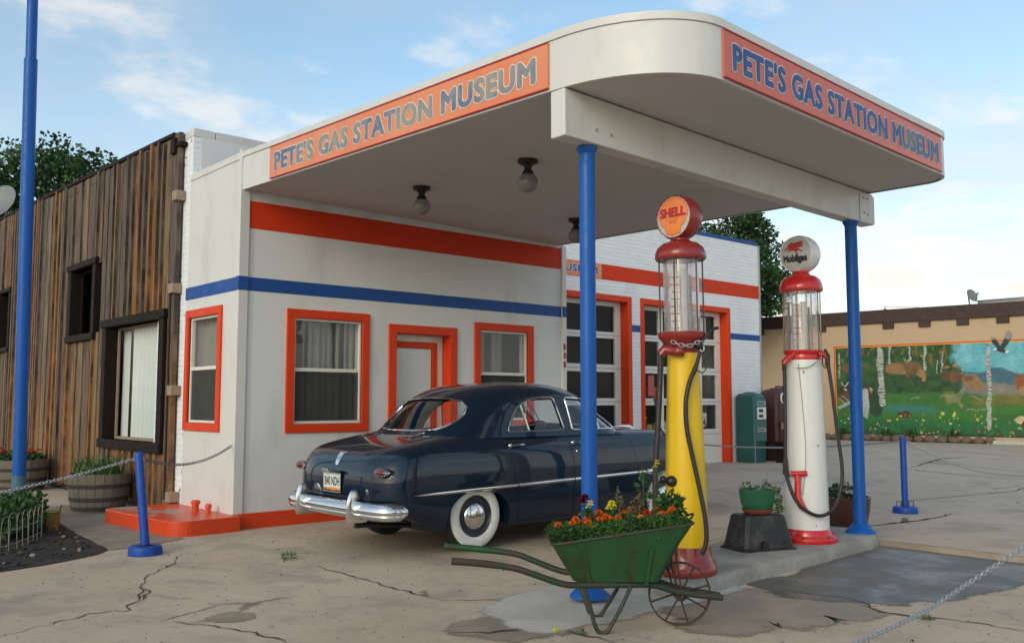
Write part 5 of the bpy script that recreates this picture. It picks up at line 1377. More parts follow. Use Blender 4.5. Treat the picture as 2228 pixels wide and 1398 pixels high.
    h = MB(); h.tube(curve_pts([L3(b, .10, .13, 1.78), L3(b, .16, .12, 1.86), L3(b, .22, .11, 1.92), L3(b, .27, .10, 1.935)]), .013, 8); h.ball(L3(b, .105, .14, 1.79), .035, .035, .035, 10, 8); h.build('lever', M['black'], t, smooth=True)
    h = MB(); h.tube([L3(b, -.12, .08, .72), L3(b, -.19, .12, .73)], .022, 10); h.ball(L3(b, -.13, .10, .725), .05, .05, .045, 12, 8); h.ball(L3(b, -.20, .12, .74), .03, .03, .03, 10, 8); h.build('crank', M['black'], t, smooth=True)
    h = MB(); h.tube(curve_pts([L3(b, -.235, .05, 1.38), L3(b, -.20, .06, 1.36), L3(b, -.215, .05, 1.24), L3(b, -.20, .04, 1.14), L3(b, -.165, .05, 1.08)]), .008, 6); h.tube([L3(b, -.235, .05, 1.38), L3(b, -.22, .05, 1.30)], .02, 8); h.build('hook', M['black'], t, smooth=True)
    h = MB(); chain(h, curve_pts([L3(b, -.115, .16, 1.825), L3(b, -.05, .185, 1.795), L3(b, .03, .188, 1.79), L3(b, .10, .17, 1.82), L3(b, .13, .15, 1.80), L3(b, .12, .165, 1.74)]), .045, .0045); h.build('lock_chain', M['zinc'], t, smooth=True)
    t.rotation_euler = (R(-.25), R(-.35), 0)
pump_shell()

def pump_white():
    b = (8.09, 4.86, .112); B = Vector(b)
    t = thing('fuel_pump', 'white antique fuel pump with bright red flange and white globe with a red winged emblem', 'fuel pump', b, 'antique fuel pumps on the island')
    mb = MB(); mb.lathe([(0, 0), (.275, 0), (.282, .02), (.278, .045), (.25, .06), (.232, .07), (.225, .10), (.21, .125), (0, .125)], b, 40); base = mb.build('base', M['bright_red'], t, smooth=40)
    for a in range(0, 360, 60):
        m2 = MB(); q = B + Vector((.25 * cos(R(a + 20)), .25 * sin(R(a + 20)), .065)); m2.ball(q, .016, .016, .012, 8, 6); m2.build('bolt', M['pump_red'], base, smooth=True)
    mb = MB(); mb.lathe([(.206, .12), (.202, .4), (.192, .9), (.180, 1.4), (.170, 1.74), (0, 1.74)], b, 40); col = mb.build('column', M['pump_white'], t, smooth=50)
    for z, a in ((.17, .02), (.92, .06), (1.62, -.05)):
        m2 = MB(); m2.ball(L3(b, a, .205 - .02 * z, z), .010, .010, .010, 8, 6); m2.build('bolt', M['grey_metal'], col, smooth=True)
    m2 = MB(); m2.tube(curve_pts([L3(b, -.10, .172, 1.70), L3(b, -.07, .188, 1.2), L3(b, -.06, .196, .8), L3(b, -.10, .192, .45)]), .0035, 5); m2.build('panel_seam', M['grey_metal'], col)
    mb = MB(); mb.lathe([(0, 1.73), (.165, 1.73), (.172, 1.75), (.165, 1.79), (.185, 1.815), (.185, 1.835), (0, 1.835)], b, 40); mb.tube([L3(b, -.12, .10, 1.80), L3(b, -.20, .12, 1.74), L3(b, -.225, .12, 1.70)], [.035, .032, .028], 10); mb.tube([L3(b, .12, .10, 1.80), L3(b, .17, .12, 1.79), L3(b, .19, .12, 1.76)], [.03, .026, .024], 10); mb.build('collar', M['bright_red'], t, smooth=40)
    glass_head(t, b, 1.835, 2.43, .150, .180, M['brass'], 8)
    mb = MB(); mb.lathe([(0, 2.42), (.19, 2.42), (.202, 2.415), (.208, 2.43), (.203, 2.475), (.185, 2.525), (.150, 2.56), (.10, 2.575), (.085, 2.59), (.075, 2.63), (0, 2.63)], b, 40); mb.build('cap', M['bright_red'], t, smooth=40)
    c = (b[0], b[1], b[2] + 2.785)
    g, dome = globe(t, c, .188, .17, M['globe_white'], None, M['globe_grey'], .165)
    # red winged horse silhouette
    horse = [(-.115, .048), (-.095, .040), (-.080, .055), (-.068, .075), (-.055, .083), (-.045, .098), (-.040, .088), (-.020, .100), (-.030, .082), (.000, .090), (.070, .098), (.050, .080), (.072, .072), (.050, .062), (.070, .050), (.045, .046), (.020, .040), (.040, .030), (.065, .012), (.058, .004), (.030, .018), (.010, .018), (.022, -.010), (.030, -.030), (.018, -.028), (.005, -.004), (-.010, .018), (-.040, .024), (-.058, .016), (-.075, .020), (-.058, .030), (-.070, .044), (-.088, .030), (-.110, .036)]
    mb = MB(); n0 = len(horse)
    pm = MB(); pm.add([(y * 1.22 + .01, z * 1.2 + .004, 0) for y, z in horse], [tuple(range(n0))]); me = pm.mesh('h'); bm = bmesh.new(); bm.from_mesh(me); bmesh.ops.triangulate(bm, faces=bm.faces); bmesh.ops.subdivide_edges(bm, edges=bm.edges, cuts=1)
    mb.add([dome(v.co.x, v.co.y, .0025) for v in bm.verts], [tuple(v.index for v in f.verts) for f in bm.faces]); bm.free(); mb.build('emblem', M['emblem_red'], g)
    mb = MB(); put_text(mb, 'Mobilgas', (0, 0, 0), (1, 0, 0), (0, 0, 1), (0, 0, 1), width=.262, height=.074, bold=.06, depth=.002, fmap=lambda a, h, d: dome(a - .131, h - .082, .0025 + d)); mb.build('lettering', M['ink_black'], g)
    h = MB(); h.tube(curve_pts([L3(b, -.222, .12, 1.72), L3(b, -.222, .13, 1.5), L3(b, -.235, .15, 1.1), L3(b, -.245, .16, .75), L3(b, -.235, .18, .60), L3(b, -.18, .23, .42), L3(b, -.08, .26, .31), L3(b, .05, .26, .27), L3(b, .17, .24, .33), L3(b, .25, .21, .48), L3(b, .285, .19, .70), L3(b, .255, .17, 1.05), L3(b, .225, .15, 1.45), L3(b, .20, .13, 1.70)]), .017, 10); h.build('hose', M['hose'], t, smooth=True)
    h = MB(); h.tube([L3(b, -.222, .12, 1.74), L3(b, -.222, .125, 1.64)], .022, 10); h.tube([L3(b, -.245, .16, .80), L3(b, -.245, .165, .66), L3(b, -.225, .18, .62)], [.022, .03, .022], 10); h.build('hose_coupling', M['rust'], t, smooth=True)
    h = MB(); h.tube([L3(b, .195, .13, 1.68), L3(b, .20, .13, 1.78), L3(b, .17, .13, 1.84)], [.026, .022, .014], 10); h.tube(curve_pts([L3(b, .15, .14, 1.80), L3(b, .14, .15, 1.70), L3(b, .17, .15, 1.66), L3(b, .20, .14, 1.70)]), .007, 6); h.build('nozzle', M['rust'], t, smooth=True)
    h = MB(); h.tube([L3(b, -.205, .19, .655), L3(b, -.06, .215, .66)], .026, 12); h.tube([L3(b, -.145, .20, .64), L3(b, -.15, .21, .44), L3(b, -.125, .225, .36), L3(b, -.09, .235, .32)], [.028, .030, .034, .024], 12); h.build('nozzle_holder', M['bright_red'], t, smooth=True)
    h = MB(); h.tube(curve_pts([L3(b, -.13, .18, 1.66), L3(b, -.03, .20, 1.66), L3(b, .08, .18, 1.72), L3(b, .15, .15, 1.80)]), .004, 5); h.build('lock_wire', M['steel'], t)
M['brass'] = paint('brass', (.20, .16, .12), .4, .15, 10, .02, metal=1)
M['emblem_red'] = paint('emblem_red', (.42, .03, .02), .3, .1, 10, 0)
pump_white()

# ================================================================== WHEELBARROW WITH FLOWERS
WB = Vector((4.86, 3.86, 0))
def wb(x, y, z): return WB + RT * x + VD * y + Vector((0, 0, z))
def rotl(ps): return [wb(*p) for p in ps]
def barrow():
    t = thing('wheelbarrow', 'old green iron wheelbarrow planted with marigolds, standing on the cracked concrete', 'wheelbarrow', tuple(WB))
    # tub: lofted rounded rectangles, open at the top, tall lip towards the wheel
    def loop(x0, x1, w, z0, z1, rad=.06, n=6):
        pts = []
        for (cx, cy, a0) in ((x1 - rad, w - rad, 0), (x0 + rad, w - rad, 90), (x0 + rad, -w + rad, 180), (x1 - rad, -w + rad, 270)):
            for k in range(n + 1):
                a = R(a0 + 90 * k / n); pts.append((cx + rad * cos(a), cy + rad * sin(a)))
        return [wb(x, y, z0 + (z1 - z0) * (x - x0) / (x1 - x0)) for x, y in pts]
    A = [loop(-.705, -.15, .19, .315, .312), loop(-.755, -.095, .215, .40, .425), loop(-.805, -.025, .245, .485, .56), loop(-.845, .055, .27, .555, .685)]
    B = [loop(-.695, -.16, .18, .325, .322), loop(-.745, -.105, .205, .405, .43), loop(-.795, -.035, .235, .487, .562), loop(-.837, .047, .262, .556, .686)]
    mb = MB(); mb.loft(A + B[::-1], True, True); tub = mb.build('tub', M['barrow_green'], t, smooth=35)
    mb = MB(); mb.tube(A[-1], .009, 8, closed=True); mb.build('rolled_rim', M['barrow_iron'], tub, smooth=True)
    for x, xt in ((-.60, -.645), (-.245, -.215)):
        for s in (1, -1):
            mb = MB(); mb.bar(wb(x, s * .196, .30), wb(xt, s * .253, .53), .022, .006, VD); mb.build('tub_strap', M['barrow_green'], tub)
    mb = MB(); mb.tube(curve_pts(rotl([(.03, -.10, .675), (.075, -.06, .70), (.095, 0, .715), (.075, .06, .70), (.03, .10, .675)])), .008, 6); mb.build('lip_loop', M['rust'], tub, smooth=True)
    # two bent shafts meeting ahead of the wheel
    for s, nm in ((1, 'shaft'), (-1, 'shaft')):
        k = 1 if s > 0 else 1.06
        pts = curve_pts(rotl([(-1.47 * k, s * .30, .462), (-1.28 * k, s * .29, .446), (-1.08, s * .275, .415), (-.95, s * .26, .372), (-.78, s * .235, .312), (-.66, s * .205, .297), (-.40, s * .165, .292), (-.20, s * .125, .283), (-.04, s * .085, .235), (.08, s * .065, .212), (.27, s * .035, .185)]))
        mb = MB(); mb.tube(pts, .0205, 10); sh = mb.build('shaft', M['barrow_iron'], t, smooth=True)
        n = len(pts); mb = MB(); mb.tube(pts[:10], [.0225] * 9 + [.021], 10); mb.build('grip', M['rust'] if s > 0 else M['barrow_green'], sh, smooth=True)
    # legs with braces
    for s in (1, -1):
        mb = MB(); mb.tube(curve_pts(rotl([(-.64, s * .20, .29), (-.60, s * .21, .16), (-.575, s * .22, .06), (-.545, s * .22, .012), (-.50, s * .22, .012), (-.46, s * .215, .07), (-.40, s * .20, .17), (-.34, s * .165, .28)])), .0135, 8); mb.tube(rotl([(-.655, s * .20, .29), (-.60, s * .21, .13)]), .020, 8); mb.build('leg', M['barrow_iron'], t, smooth=True)
    mb = MB(); mb.tube(rotl([(-.59, .215, .115), (-.59, -.215, .115)]), .009, 8); mb.build('cross_brace', M['barrow_iron'], t)
    # spoked iron wheel
    c = wb(0, 0, .205); Rw = .203; ax = VD
    def pw(a, r, y=0): return c + RT * (r * cos(a)) + Vector((0, 0, r * sin(a))) + ax * y
    n = 56; mb = MB(); loops = []
    for k in range(n):
        a = 2 * pi * k / n; loops.append([pw(a, Rw, -.016), pw(a, Rw, .016), pw(a, Rw - .010, .013), pw(a, Rw - .010, -.013)])
    b0 = len(mb.v); vs = [p for l in loops for p in l]
    mb.add(vs, [(4 * k + i, 4 * k + (i + 1) % 4, 4 * ((k + 1) % n) + (i + 1) % 4, 4 * ((k + 1) % n) + i) for k in range(n) for i in range(4)]); w = mb.build('wheel', M['rust'], t, smooth=35)
    for k in range(8):
        a = 2 * pi * (k + .35) / 8; mb = MB(); mb.tube([pw(a, .03, .025 * (1 if k % 2 else -1)), pw(a, Rw - .008)], .0065, 6); mb.build('spoke', M['rust'], w)
    mb = MB(); mb.tube([c - ax * .055, c - ax * .045, c + ax * .045, c + ax * .055], [.03, .042, .042, .03], 16); mb.tube([c - ax * .10, c + ax * .10], .010, 10); mb.build('hub', M['rust'], w, smooth=50)
    for s in (1, -1):
        for x in (0, .035):
            mb = MB(); mb.tube(rotl([(-.05 - x, s * .17, .50), (-.005 - x * .8, s * .085, .24)]), .006, 6); mb.build('stay', M['rust'], t)
barrow()
mb = MB(); top = [wb(x, y, .515 + .10 * (x + .83) / .88) for x, y in ((-.80, -.24), (-.05, -.25), (-.03, .25), (-.80, .24))]
mb.loft([[wb(p[0], p[1], .40) for p in ((-.74, -.20), (-.13, -.20), (-.13, .20), (-.74, .20))], top], True, True); kind(mb.build('potting_soil', M['soil'], bevel=.01), 'stuff')

def leaves(mb, c, rad, n, size, r, droop=.2, narrow=.4, shell=.3):
    """n pointed leaf faces through an ellipsoid volume"""
    c = Vector(c)
    for _ in range(n):
        while True:
            q = Vector((r.uniform(-1, 1), r.uniform(-1, 1), r.uniform(-1, 1)))
            if shell < q.length < 1: break
        p = c + Vector((q.x * rad[0], q.y * rad[1], q.z * rad[2]))
        d = (q + Vector((r.gauss(0, .6), r.gauss(0, .6), r.gauss(0, .5) - droop))).normalized()
        s = d.cross(Vector((r.gauss(0, 1), r.gauss(0, 1), r.gauss(0, 1)))).normalized(); u = s.cross(d)
        L = size * r.uniform(.6, 1.25); w = L * narrow
        mb.add([p, p + d * L * .5 + s * w + u * L * .08, p + d * L, p + d * L * .5 - s * w + u * L * .08], [(0, 1, 2, 3)])
def bloom(mb, c, r0, r, up=.7):
    """ruffled flower head: rings of small petals"""
    c = Vector(c)
    for j, (k, h, n) in enumerate(((1.0, 0, 9), (.75, .25, 8), (.48, .42, 6), (.2, .5, 4))):
        for i in range(n):
            a = 2 * pi * (i + .5 * j) / n + r.uniform(-.15, .15); d = Vector((cos(a), sin(a), 0)); s = Vector((-sin(a), cos(a), 0))
            b = c + Vector((0, 0, r0 * h * up)); w = r0 * .40 * (.6 + .4 * k)
            dr = -r0 * .16 * k
            mb.add([b, b + d * r0 * k * .6 + s * w + Vector((0, 0, r0 * .10)), b + d * r0 * k + Vector((0, 0, dr)), b + d * r0 * k * .6 - s * w + Vector((0, 0, r0 * .10))], [(0, 1, 2, 3)])
def stem(mb, a, b, r): mb.tube([a, (Vector(a) + Vector(b)) / 2 + Vector((0, 0, .0)), b], [r, r * .85, r * .6], 5)

def barrow_plants():
    r = random.Random(21)
    def zt(x): return .53 + .10 * (x + .83) / .88
    spec = [(-.74, .10, 1, 'petal_orange'), (-.66, -.08, 2, 'petal_orange'), (-.58, .12, 2, 'petal_orange'), (-.52, -.10, 2, 'petal_orange'), (-.45, .10, 2, 'petal_orange'), (-.36, -.02, 1, 'petal_orange'),
            (-.28, .12, 1, 'petal_gold'), (-.25, -.10, 2, 'petal_orange'), (-.18, .06, 2, 'petal_red'), (-.10, -.10, 2, 'petal_orange'), (-.06, .10, 2, 'petal_orange'), (-.40, .16, 0, None), (-.70, .17, 0, None), (-.15, .17, 0, None), (-.55, .17, 0, None), (-.77, -.12, 0, None)]
    where = ['by the handles', 'at the back left', 'left of the middle', 'behind the left middle', 'in the middle of the tub', 'right of the yellow blooms']
    for i, (x, y, nf, pm) in enumerate(spec):
        z = zt(x); c = wb(x, y, z)
        g = thing('marigold_plant', 'bushy marigold plant among the others in the wheelbarrow tub', 'flower', tuple(c), 'marigold plants in the wheelbarrow')
        f = MB(); k = r.uniform(.85, 1.1)
        leaves(f, c + Vector((0, 0, .042)), (.105 * k, .105 * k, .075 * k), 950, .024, r, 0, .22, .1)
        f.build('foliage', M['herb' if i % 3 else 'herb_dark'], g, recalc=False)
        for q in range(nf * 2 if nf else 0):
            p = c + RT * r.uniform(-.075, .075) + VD * r.uniform(-.06, .06) + Vector((0, 0, r.uniform(.095, .15)))
            m2 = MB(); q0 = r.uniform(.024, .034); bloom(m2, p, q0, r, .9); bloom(m2, p - Vector((0, 0, q0 * .3)), q0 * .9, r, .3); fl = m2.build('flower_head', M[pm], g, recalc=False)
            m3 = MB(); stem(m3, c, p, .003); m3.build('stem', M['herb'], g)
    for lab, x, y, h, pm, sz in (('pale yellow flower spike standing left, in front of the blue post', -.575, -.02, .215, 'petal_yellow', .026), ('bright yellow flower standing tallest in the middle of the wheelbarrow', -.44, .02, .20, 'petal_yellow', .038), ('dark maroon flower behind the yellow one, against the blue post', -.60, -.20, .235, 'petal_maroon', .045), ('small lemon flower high beside the white tyre and the yellow pump', -.11, -.16, .42, 'petal_yellow', .022)):
        c = wb(x, y, zt(x)); p = c + Vector((0, 0, h)); g = thing('tall_flower', lab, 'flower', tuple(c))
        m3 = MB(); stem(m3, c, p, .004); leaves(m3, c + Vector((0, 0, h * .5)), (.03, .03, h * .4), 40, .04, r, 0, .3, 0); m3.build('stem', M['herb_dark'], g, recalc=False)
        m2 = MB(); bloom(m2, p, sz, r); bloom(m2, p + Vector((.008, .006, .018)), sz * .8, r); bloom(m2, p + Vector((-.012, .01, -.02)), sz * .85, r); m2.build('flower_head', M[pm], g, recalc=False)
    for lab, pts in (('dry brown seed stalk rising behind the yellow flowers', [(-.42, -.05, .28), (-.40, .0, .23)]), ('cluster of dry seed stalks right of the middle of the wheelbarrow', [(-.27, -.06, .22), (-.24, -.04, .24), (-.30, -.03, .19), (-.22, -.08, .20)])):
        c = wb(pts[0][0], pts[0][1], zt(pts[0][0])); g = thing('dry_stalk', lab, 'plant', tuple(c)); m3 = MB()
        for x, y, h in pts:
            a = wb(x, y, zt(x)); b = a + Vector((0, 0, h)) + RT * r.uniform(-.03, .03); m3.tube([a, b], [.004, .002], 5); leaves(m3, b - Vector((0, 0, h * .18)), (.012, .012, h * .25), 46, .022, r, 0, .35, 0)
        m3.build('stalk', M['dry'], g, recalc=False)
    for lab, x, y, h, w in (('dark leafy upright plant at the wheel end of the wheelbarrow', -.05, -.02, .17, .085), ('thin tall stem leaning by the black hose of the yellow pump', -.20, -.20, .30, .03)):
        c = wb(x, y, zt(x)); g = thing('leafy_plant', lab, 'plant', tuple(c)); m3 = MB(); leaves(m3, c + Vector((0, 0, h * .6)), (w, w, h * .75), 420 if w > .05 else 90, .045, r, 0, .28, .1); m3.tube([c, c + Vector((0, 0, h * 1.1))], .004, 5); m3.build('foliage', M['herb_dark'], g, recalc=False)
barrow_plants()

# ================================================================== SMALL THINGS ROUND THE ISLAND
def valve_box():
    c = Vector((7.36, 4.93, .108)); t = thing('valve_box', 'black tapered plastic box used as a stand for the green flower pot', 'box', tuple(c)); ang = R(-20)
    ux = Vector((cos(ang), sin(ang), 0)); uy = Vector((-sin(ang), cos(ang), 0))
    def lp(a, b, z, ch=.03): return [c + ux * x + uy * y + Vector((0, 0, z)) for x, y in ((-a + ch, -b), (a - ch, -b), (a, -b + ch), (a, b - ch), (a - ch, b), (-a + ch, b), (-a, b - ch), (-a, -b + ch))]
    mb = MB(); mb.loft([lp(.29, .21, 0), lp(.29, .21, .012), lp(.265, .185, .03), lp(.215, .145, .29), lp(.205, .135, .31), lp(.19, .12, .314)], True, True); mb.build('box_shell', M['black_plastic'], t, smooth=30)
    mb = MB(); ft = [(-.035, 0), (.035, 0)] + [(.035 * cos(a), .055 + .035 * sin(a)) for a in [pi * i / 8 for i in range(9)]]
    cc = c + ux * (-.02) - uy * .212; mb.prism(ft, lambda x, z: cc + ux * (x - .05) + Vector((0, 0, z + .004)), lambda x, z: cc + ux * (x - .05) + uy * .03 + Vector((0, 0, z + .004))); mb.build('pipe_notch', M['ink_black'], t)
    mb = MB(); mb.ball(c - uy * .19 + ux * .16 + Vector((0, 0, .075)), .012, .012, .012, 8, 6); mb.build('latch', M['ink_black'], t)
    p = c + Vector((0, 0, .314)); s = thing('saucer', 'terracotta saucer between the green pot and the black box', 'saucer', tuple(p))
    mb = MB(); mb.lathe([(0, 0), (.10, 0), (.125, .012), (.145, .045), (.138, .047), (.118, .016), (0, .016)], p, 32); mb.build('dish', M['terracotta'], s, smooth=40)
    q = p + Vector((0, 0, .017)); g = thing('flower_pot', 'green plastic flower pot on a terracotta saucer', 'flower pot', tuple(q))
    mb = MB(); mb.lathe([(0, 0), (.10, 0), (.128, .02), (.152, .09), (.163, .19), (.168, .205), (.160, .207), (.153, .19), (.14, .16), (0, .16)], q, 36); mb.build('pot', M['pot_green'], g, smooth=40)
    mb = MB(); mb.lathe([(.15, .165), (.08, .18), (0, .178)], q, 20); mb.build('soil_fill', M['soil'], g, smooth=True)
    r = random.Random(5); k = thing('trailing_plant', 'small fleshy plant spilling over the right rim of the green pot', 'plant', tuple(q + Vector((0, 0, .17)))); mb = MB()
    for dx, dz, n, rad in ((-.10, .22, 60, (.045, .04, .045)), (-.02, .20, 40, (.05, .04, .03)), (.10, .21, 70, (.06, .05, .05)), (.165, .16, 110, (.045, .05, .07)), (.19, .08, 70, (.03, .035, .06)), (.185, .02, 40, (.025, .03, .05)), (.06, .26, 24, (.03, .02, .03))):
        leaves(mb, q + RT * dx + VD * .03 + Vector((0, 0, dz)), rad, n, .034, r, .15, .26, .0)
    mb.tube([q + RT * .08 + Vector((0, 0, .17)), q + RT * .10 + Vector((0, 0, .36))], [.002, .001], 4)
    mb.build('foliage', M['herb'], k, recalc=False)
valve_box()
def brown_pot():
    c = Vector((9.72, 5.36, 0.0)); t = thing('tall_pot', 'tall dark brown glazed pot behind the white pump beside the blue post', 'flower pot', tuple(c))
    mb = MB(); mb.lathe([(0, 0), (.19, 0), (.205, .02), (.235, .12), (.262, .25), (.272, .36), (.275, .385), (.262, .39), (.25, .37), (0, .33)], c, 36); mb.build('pot', M['brown_glaze'], t, smooth=40)
    r = random.Random(9); k = thing('white_flowers', 'white flowering plant in the tall brown pot', 'flower', tuple(c + Vector((0, 0, .33))))
    mb = MB(); leaves(mb, c + Vector((0, 0, .42)), (.20, .20, .09), 420, .05, r, 0, .35, .1); mb.build('foliage', M['herb_dark'], k, recalc=False)
    for i in range(12):
        p = c + Vector((r.uniform(-.16, .16), r.uniform(-.16, .16), r.uniform(.44, .53))); mb = MB(); bloom(mb, p, r.uniform(.035, .05), r); mb.build('flower_head', M['petal_white'], k, recalc=False)
brown_pot()

def bollard(c, label, h, tilt, handles):
    t = thing('bollard', label, 'bollard', c, 'blue chain bollards'); r = .041 if h > .95 else .040; c = Vector(c); tp = c + Vector((tilt[0], tilt[1], h))
    mb = MB(); mb.lathe([(0, 0), (.155, 0), (.158, .012), (.150, .075), (.138, .086), (.06, .088), (.05, .095), (0, .095)], c, 32); mb.build('base', M['blue_bollard'], t, smooth=40)
    mb = MB(); mb.tube([c + Vector((0, 0, .06)), c.lerp(tp, .97), c.lerp(tp, .99), tp], [r, r, r * .92, r * .6], 20); mb.build('post', M['blue_bollard'], t, smooth=50)
    mb = MB(); n = tp - Vector((0, 0, .075))
    for s in (-1, 1): mb.tube([n + RT * s * (r - .01) + Vector((0, 0, .012)), n + RT * s * (r + .025), n + RT * s * (r - .01) - Vector((0, 0, .012))], .005, 6)
    mb.build('chain_eye', M['zinc'], t)
    if handles:
        for s in (-1, 1):
            mb = MB(); a = c + RT * s * .08; mb.tube([a - RT * .028 + Vector((0, 0, .07)), a - RT * .028 + Vector((0, 0, .15)), a + RT * .028 + Vector((0, 0, .15)), a + RT * .028 + Vector((0, 0, .07))], .006, 6); mb.build('handle', M['rubber'], t)
    else:
        mb = MB(); mb.tube(curve_pts([c + RT * -.10 + Vector((0, 0, .085)), c + VD * .09 + Vector((0, 0, .10)), c + RT * .10 + Vector((0, 0, .085))]), .007, 6); mb.build('handle', M['rubber'], t)
    return n
nL = bollard((3.26, 8.98, 0), 'blue leaning bollard with a round foot in front of the orange step', .97, (-.075, .06), False)
nR = bollard((11.9, 5.72, .0), 'blue upright bollard with two wire handles out on the open yard', 1.0, (0, 0), True)
nR.z += 0
def sag(a, b, d, n=22):
    a, b = Vector(a), Vector(b); return [a.lerp(b, i / n) - Vector((0, 0, 4 * d * (i / n) * (1 - i / n))) for i in range(n + 1)]
def hang(name, label, pts, L, r, mt):
    mb = MB(); chain(mb, pts, L, r); tag(mb.build(name, M[mt], smooth=True), label, 'chain', 'chains strung round the forecourt')
hang('barrier_chain', 'pale chain from the leaning bollard past the barrels to the left edge', sag(nL - RT * .065, (.9, 8.9, .56), .06), .042, .0034, 'zinc')
hang('barrier_chain', 'dark sagging chain between the leaning bollard and the white wall corner', sag(nL + RT * .065, (4.60, 10.07, .95), .12), .046, .0034, 'dark_chain')
hang('barrier_chain', 'thin chain from the garage front past the pumps to the upright bollard', sag((14.95, 11.25, .60), nR - RT * .065, .07, 40), .042, .0050, 'zinc')
hang('barrier_chain', 'thin chain sagging from the upright bollard towards the right edge', sag(nR + RT * .065, (15.4, 4.1, .95), .50, 40), .042, .0045, 'steel')
hang('barrier_chain', 'bright zinc chain crossing close by at the lower right corner', [Vector((3.2, 2.45, .008)), Vector((3.7, 2.55, .03))] + sag((4.1, 2.62, .12), (6.05, 2.70, .16), .02, 10)[:-1] + [Vector((6.05, 2.70, .168)), Vector((6.4, 2.66, .25)), Vector((6.9, 2.49, .45)), Vector((7.3, 2.33, .66))], .040, .0042, 'zinc')

# ================================================================== LEFT SIDE
def pole():
    t = thing('sign_pole', 'very tall blue steel pole rising out of the left planting bed', 'pole', (2.985, 12.5, 0)); mb = MB(); b = Vector((2.985, 12.5, 0)); tp = Vector((2.868, 12.45, 6.52)); d = (tp - b) / 6.52
    mb.tube([b, b + d * 5.75], .078, 24); mb.build('lower_tube', M['blue_post'], t, smooth=50)
    mb = MB(); mb.tube([b + d * 5.7, b + d * 9.5], .064, 24); mb.build('upper_tube', M['blue_post'], t, smooth=50)
    mb = MB(); mb.tube([b + d * .0, b + d * .55], .082, 24); mb.build('foot_sleeve', M['pole_foot'], t, smooth=50)
M['pole_foot'] = paint('pole_foot', (.05, .13, .19), .5, .2, 5, .05)
pole()
def half_barrel(c, r0, h, label, plant, sd):
    c = Vector(c); t = thing('half_barrel', label, 'planter', tuple(c), 'half barrel planters'); r = random.Random(sd)
    n = 22
    for _ in (0,):
        mb = MB()
        for k in range(n):
            a0, a1 = 2 * pi * k / n + .008, 2 * pi * (k + 1) / n - .008; pr = [(.80, 0), (.90, h * .35), (.965, h * .7), (1.0, h)]; o = r.uniform(-.004, .004); vs = []
            for q, z in pr:
                for a in (a0, (a0 + a1) / 2, a1):
                    for rr in (r0 * q + o, r0 * q - .03): vs.append(c + Vector((rr * cos(a), rr * sin(a), z + (r.uniform(-.004, .004) if z == h else 0))))
            fs = []
            for i in range(3):
                for j in range(2):
                    u = i * 6 + j * 2; fs += [(u, u + 2, u + 8, u + 6), (u + 1, u + 7, u + 9, u + 3)]
                u = i * 6; fs += [(u, u + 6, u + 7, u + 1), (u + 4, u + 5, u + 11, u + 10)]
            fs += [(18, 20, 21, 19), (20, 22, 23, 21)]
            mb.add(vs, fs)
        mb.build('staves', M['barrel'], t, smooth=25)
    for z, q in ((h * .30, .885), (h * .64, .953), (h * .06, .815)):
        mb = MB(); mb.lathe([(r0 * q + .002, z), (r0 * (q + .006) + .008, z), (r0 * (q + .02) + .008, z + .05), (r0 * (q + .014) + .002, z + .05)], c, 44); mb.build('hoop', M['hoop'], t, smooth=40)
    mb = MB(); mb.lathe([(r0 * .95, h - .06), (r0 * .5, h - .03), (0, h - .03)], c, 28); mb.build('soil_fill', M['soil'], t, smooth=True)
    g = thing(plant[0], plant[1], 'plant', tuple(c + Vector((0, 0, h - .04)))); mb = MB()
    if plant[2] == 'iris':
        for _ in range(130):
            a = r.uniform(0, 6.3); q = r0 * .8 * sqrt(r.random()); p = c + Vector((q * cos(a), q * sin(a), h - .04)); L = r.uniform(.18, .40); d = Vector((r.gauss(0, .28), r.gauss(0, .28), 1)).normalized(); s = Vector((r.gauss(0, 1), r.gauss(0, 1), 0)).normalized() * r.uniform(.008, .014); bnd = Vector((d.x, d.y, -.25)) * L * .35
            mb.add([p - s, p + s, p + d * L * .6 + s * .8, p + d * L + bnd, p + d * L * .6 - s * .8], [(0, 1, 2, 4), (4, 2, 3)])
        mb.build('foliage', M['herb'], g, recalc=False)
    else:
        leaves(mb, c + Vector((0, 0, h + .02)), (r0 * .85, r0 * .85, .10), 700, .06, r, 0, .4, .1); mb.build('foliage', M['herb_dark'], g, recalc=False)
        for i in range(16):
            a = r.uniform(0, 6.3); q = r0 * .75 * sqrt(r.random()); m2 = MB(); bloom(m2, c + Vector((q * cos(a), q * sin(a), h + r.uniform(.08, .17))), r.uniform(.045, .07), r); m2.build('flower_head', M['petal_red' if i % 3 else 'petal_orange'], g, recalc=False)
half_barrel((4.06, 12.95, 0), .40, .50, 'weathered half barrel planter of green blades beside the orange step', ('iris_clump', 'green sword shaped leaves growing in the nearer half barrel', 'iris'), 3)
half_barrel((4.02, 16.9, 0), .46, .50, 'weathered half barrel with red flowers, farther off behind the blue pole', ('red_flowers', 'low red and orange flowers in the farther half barrel', 'red'), 8)
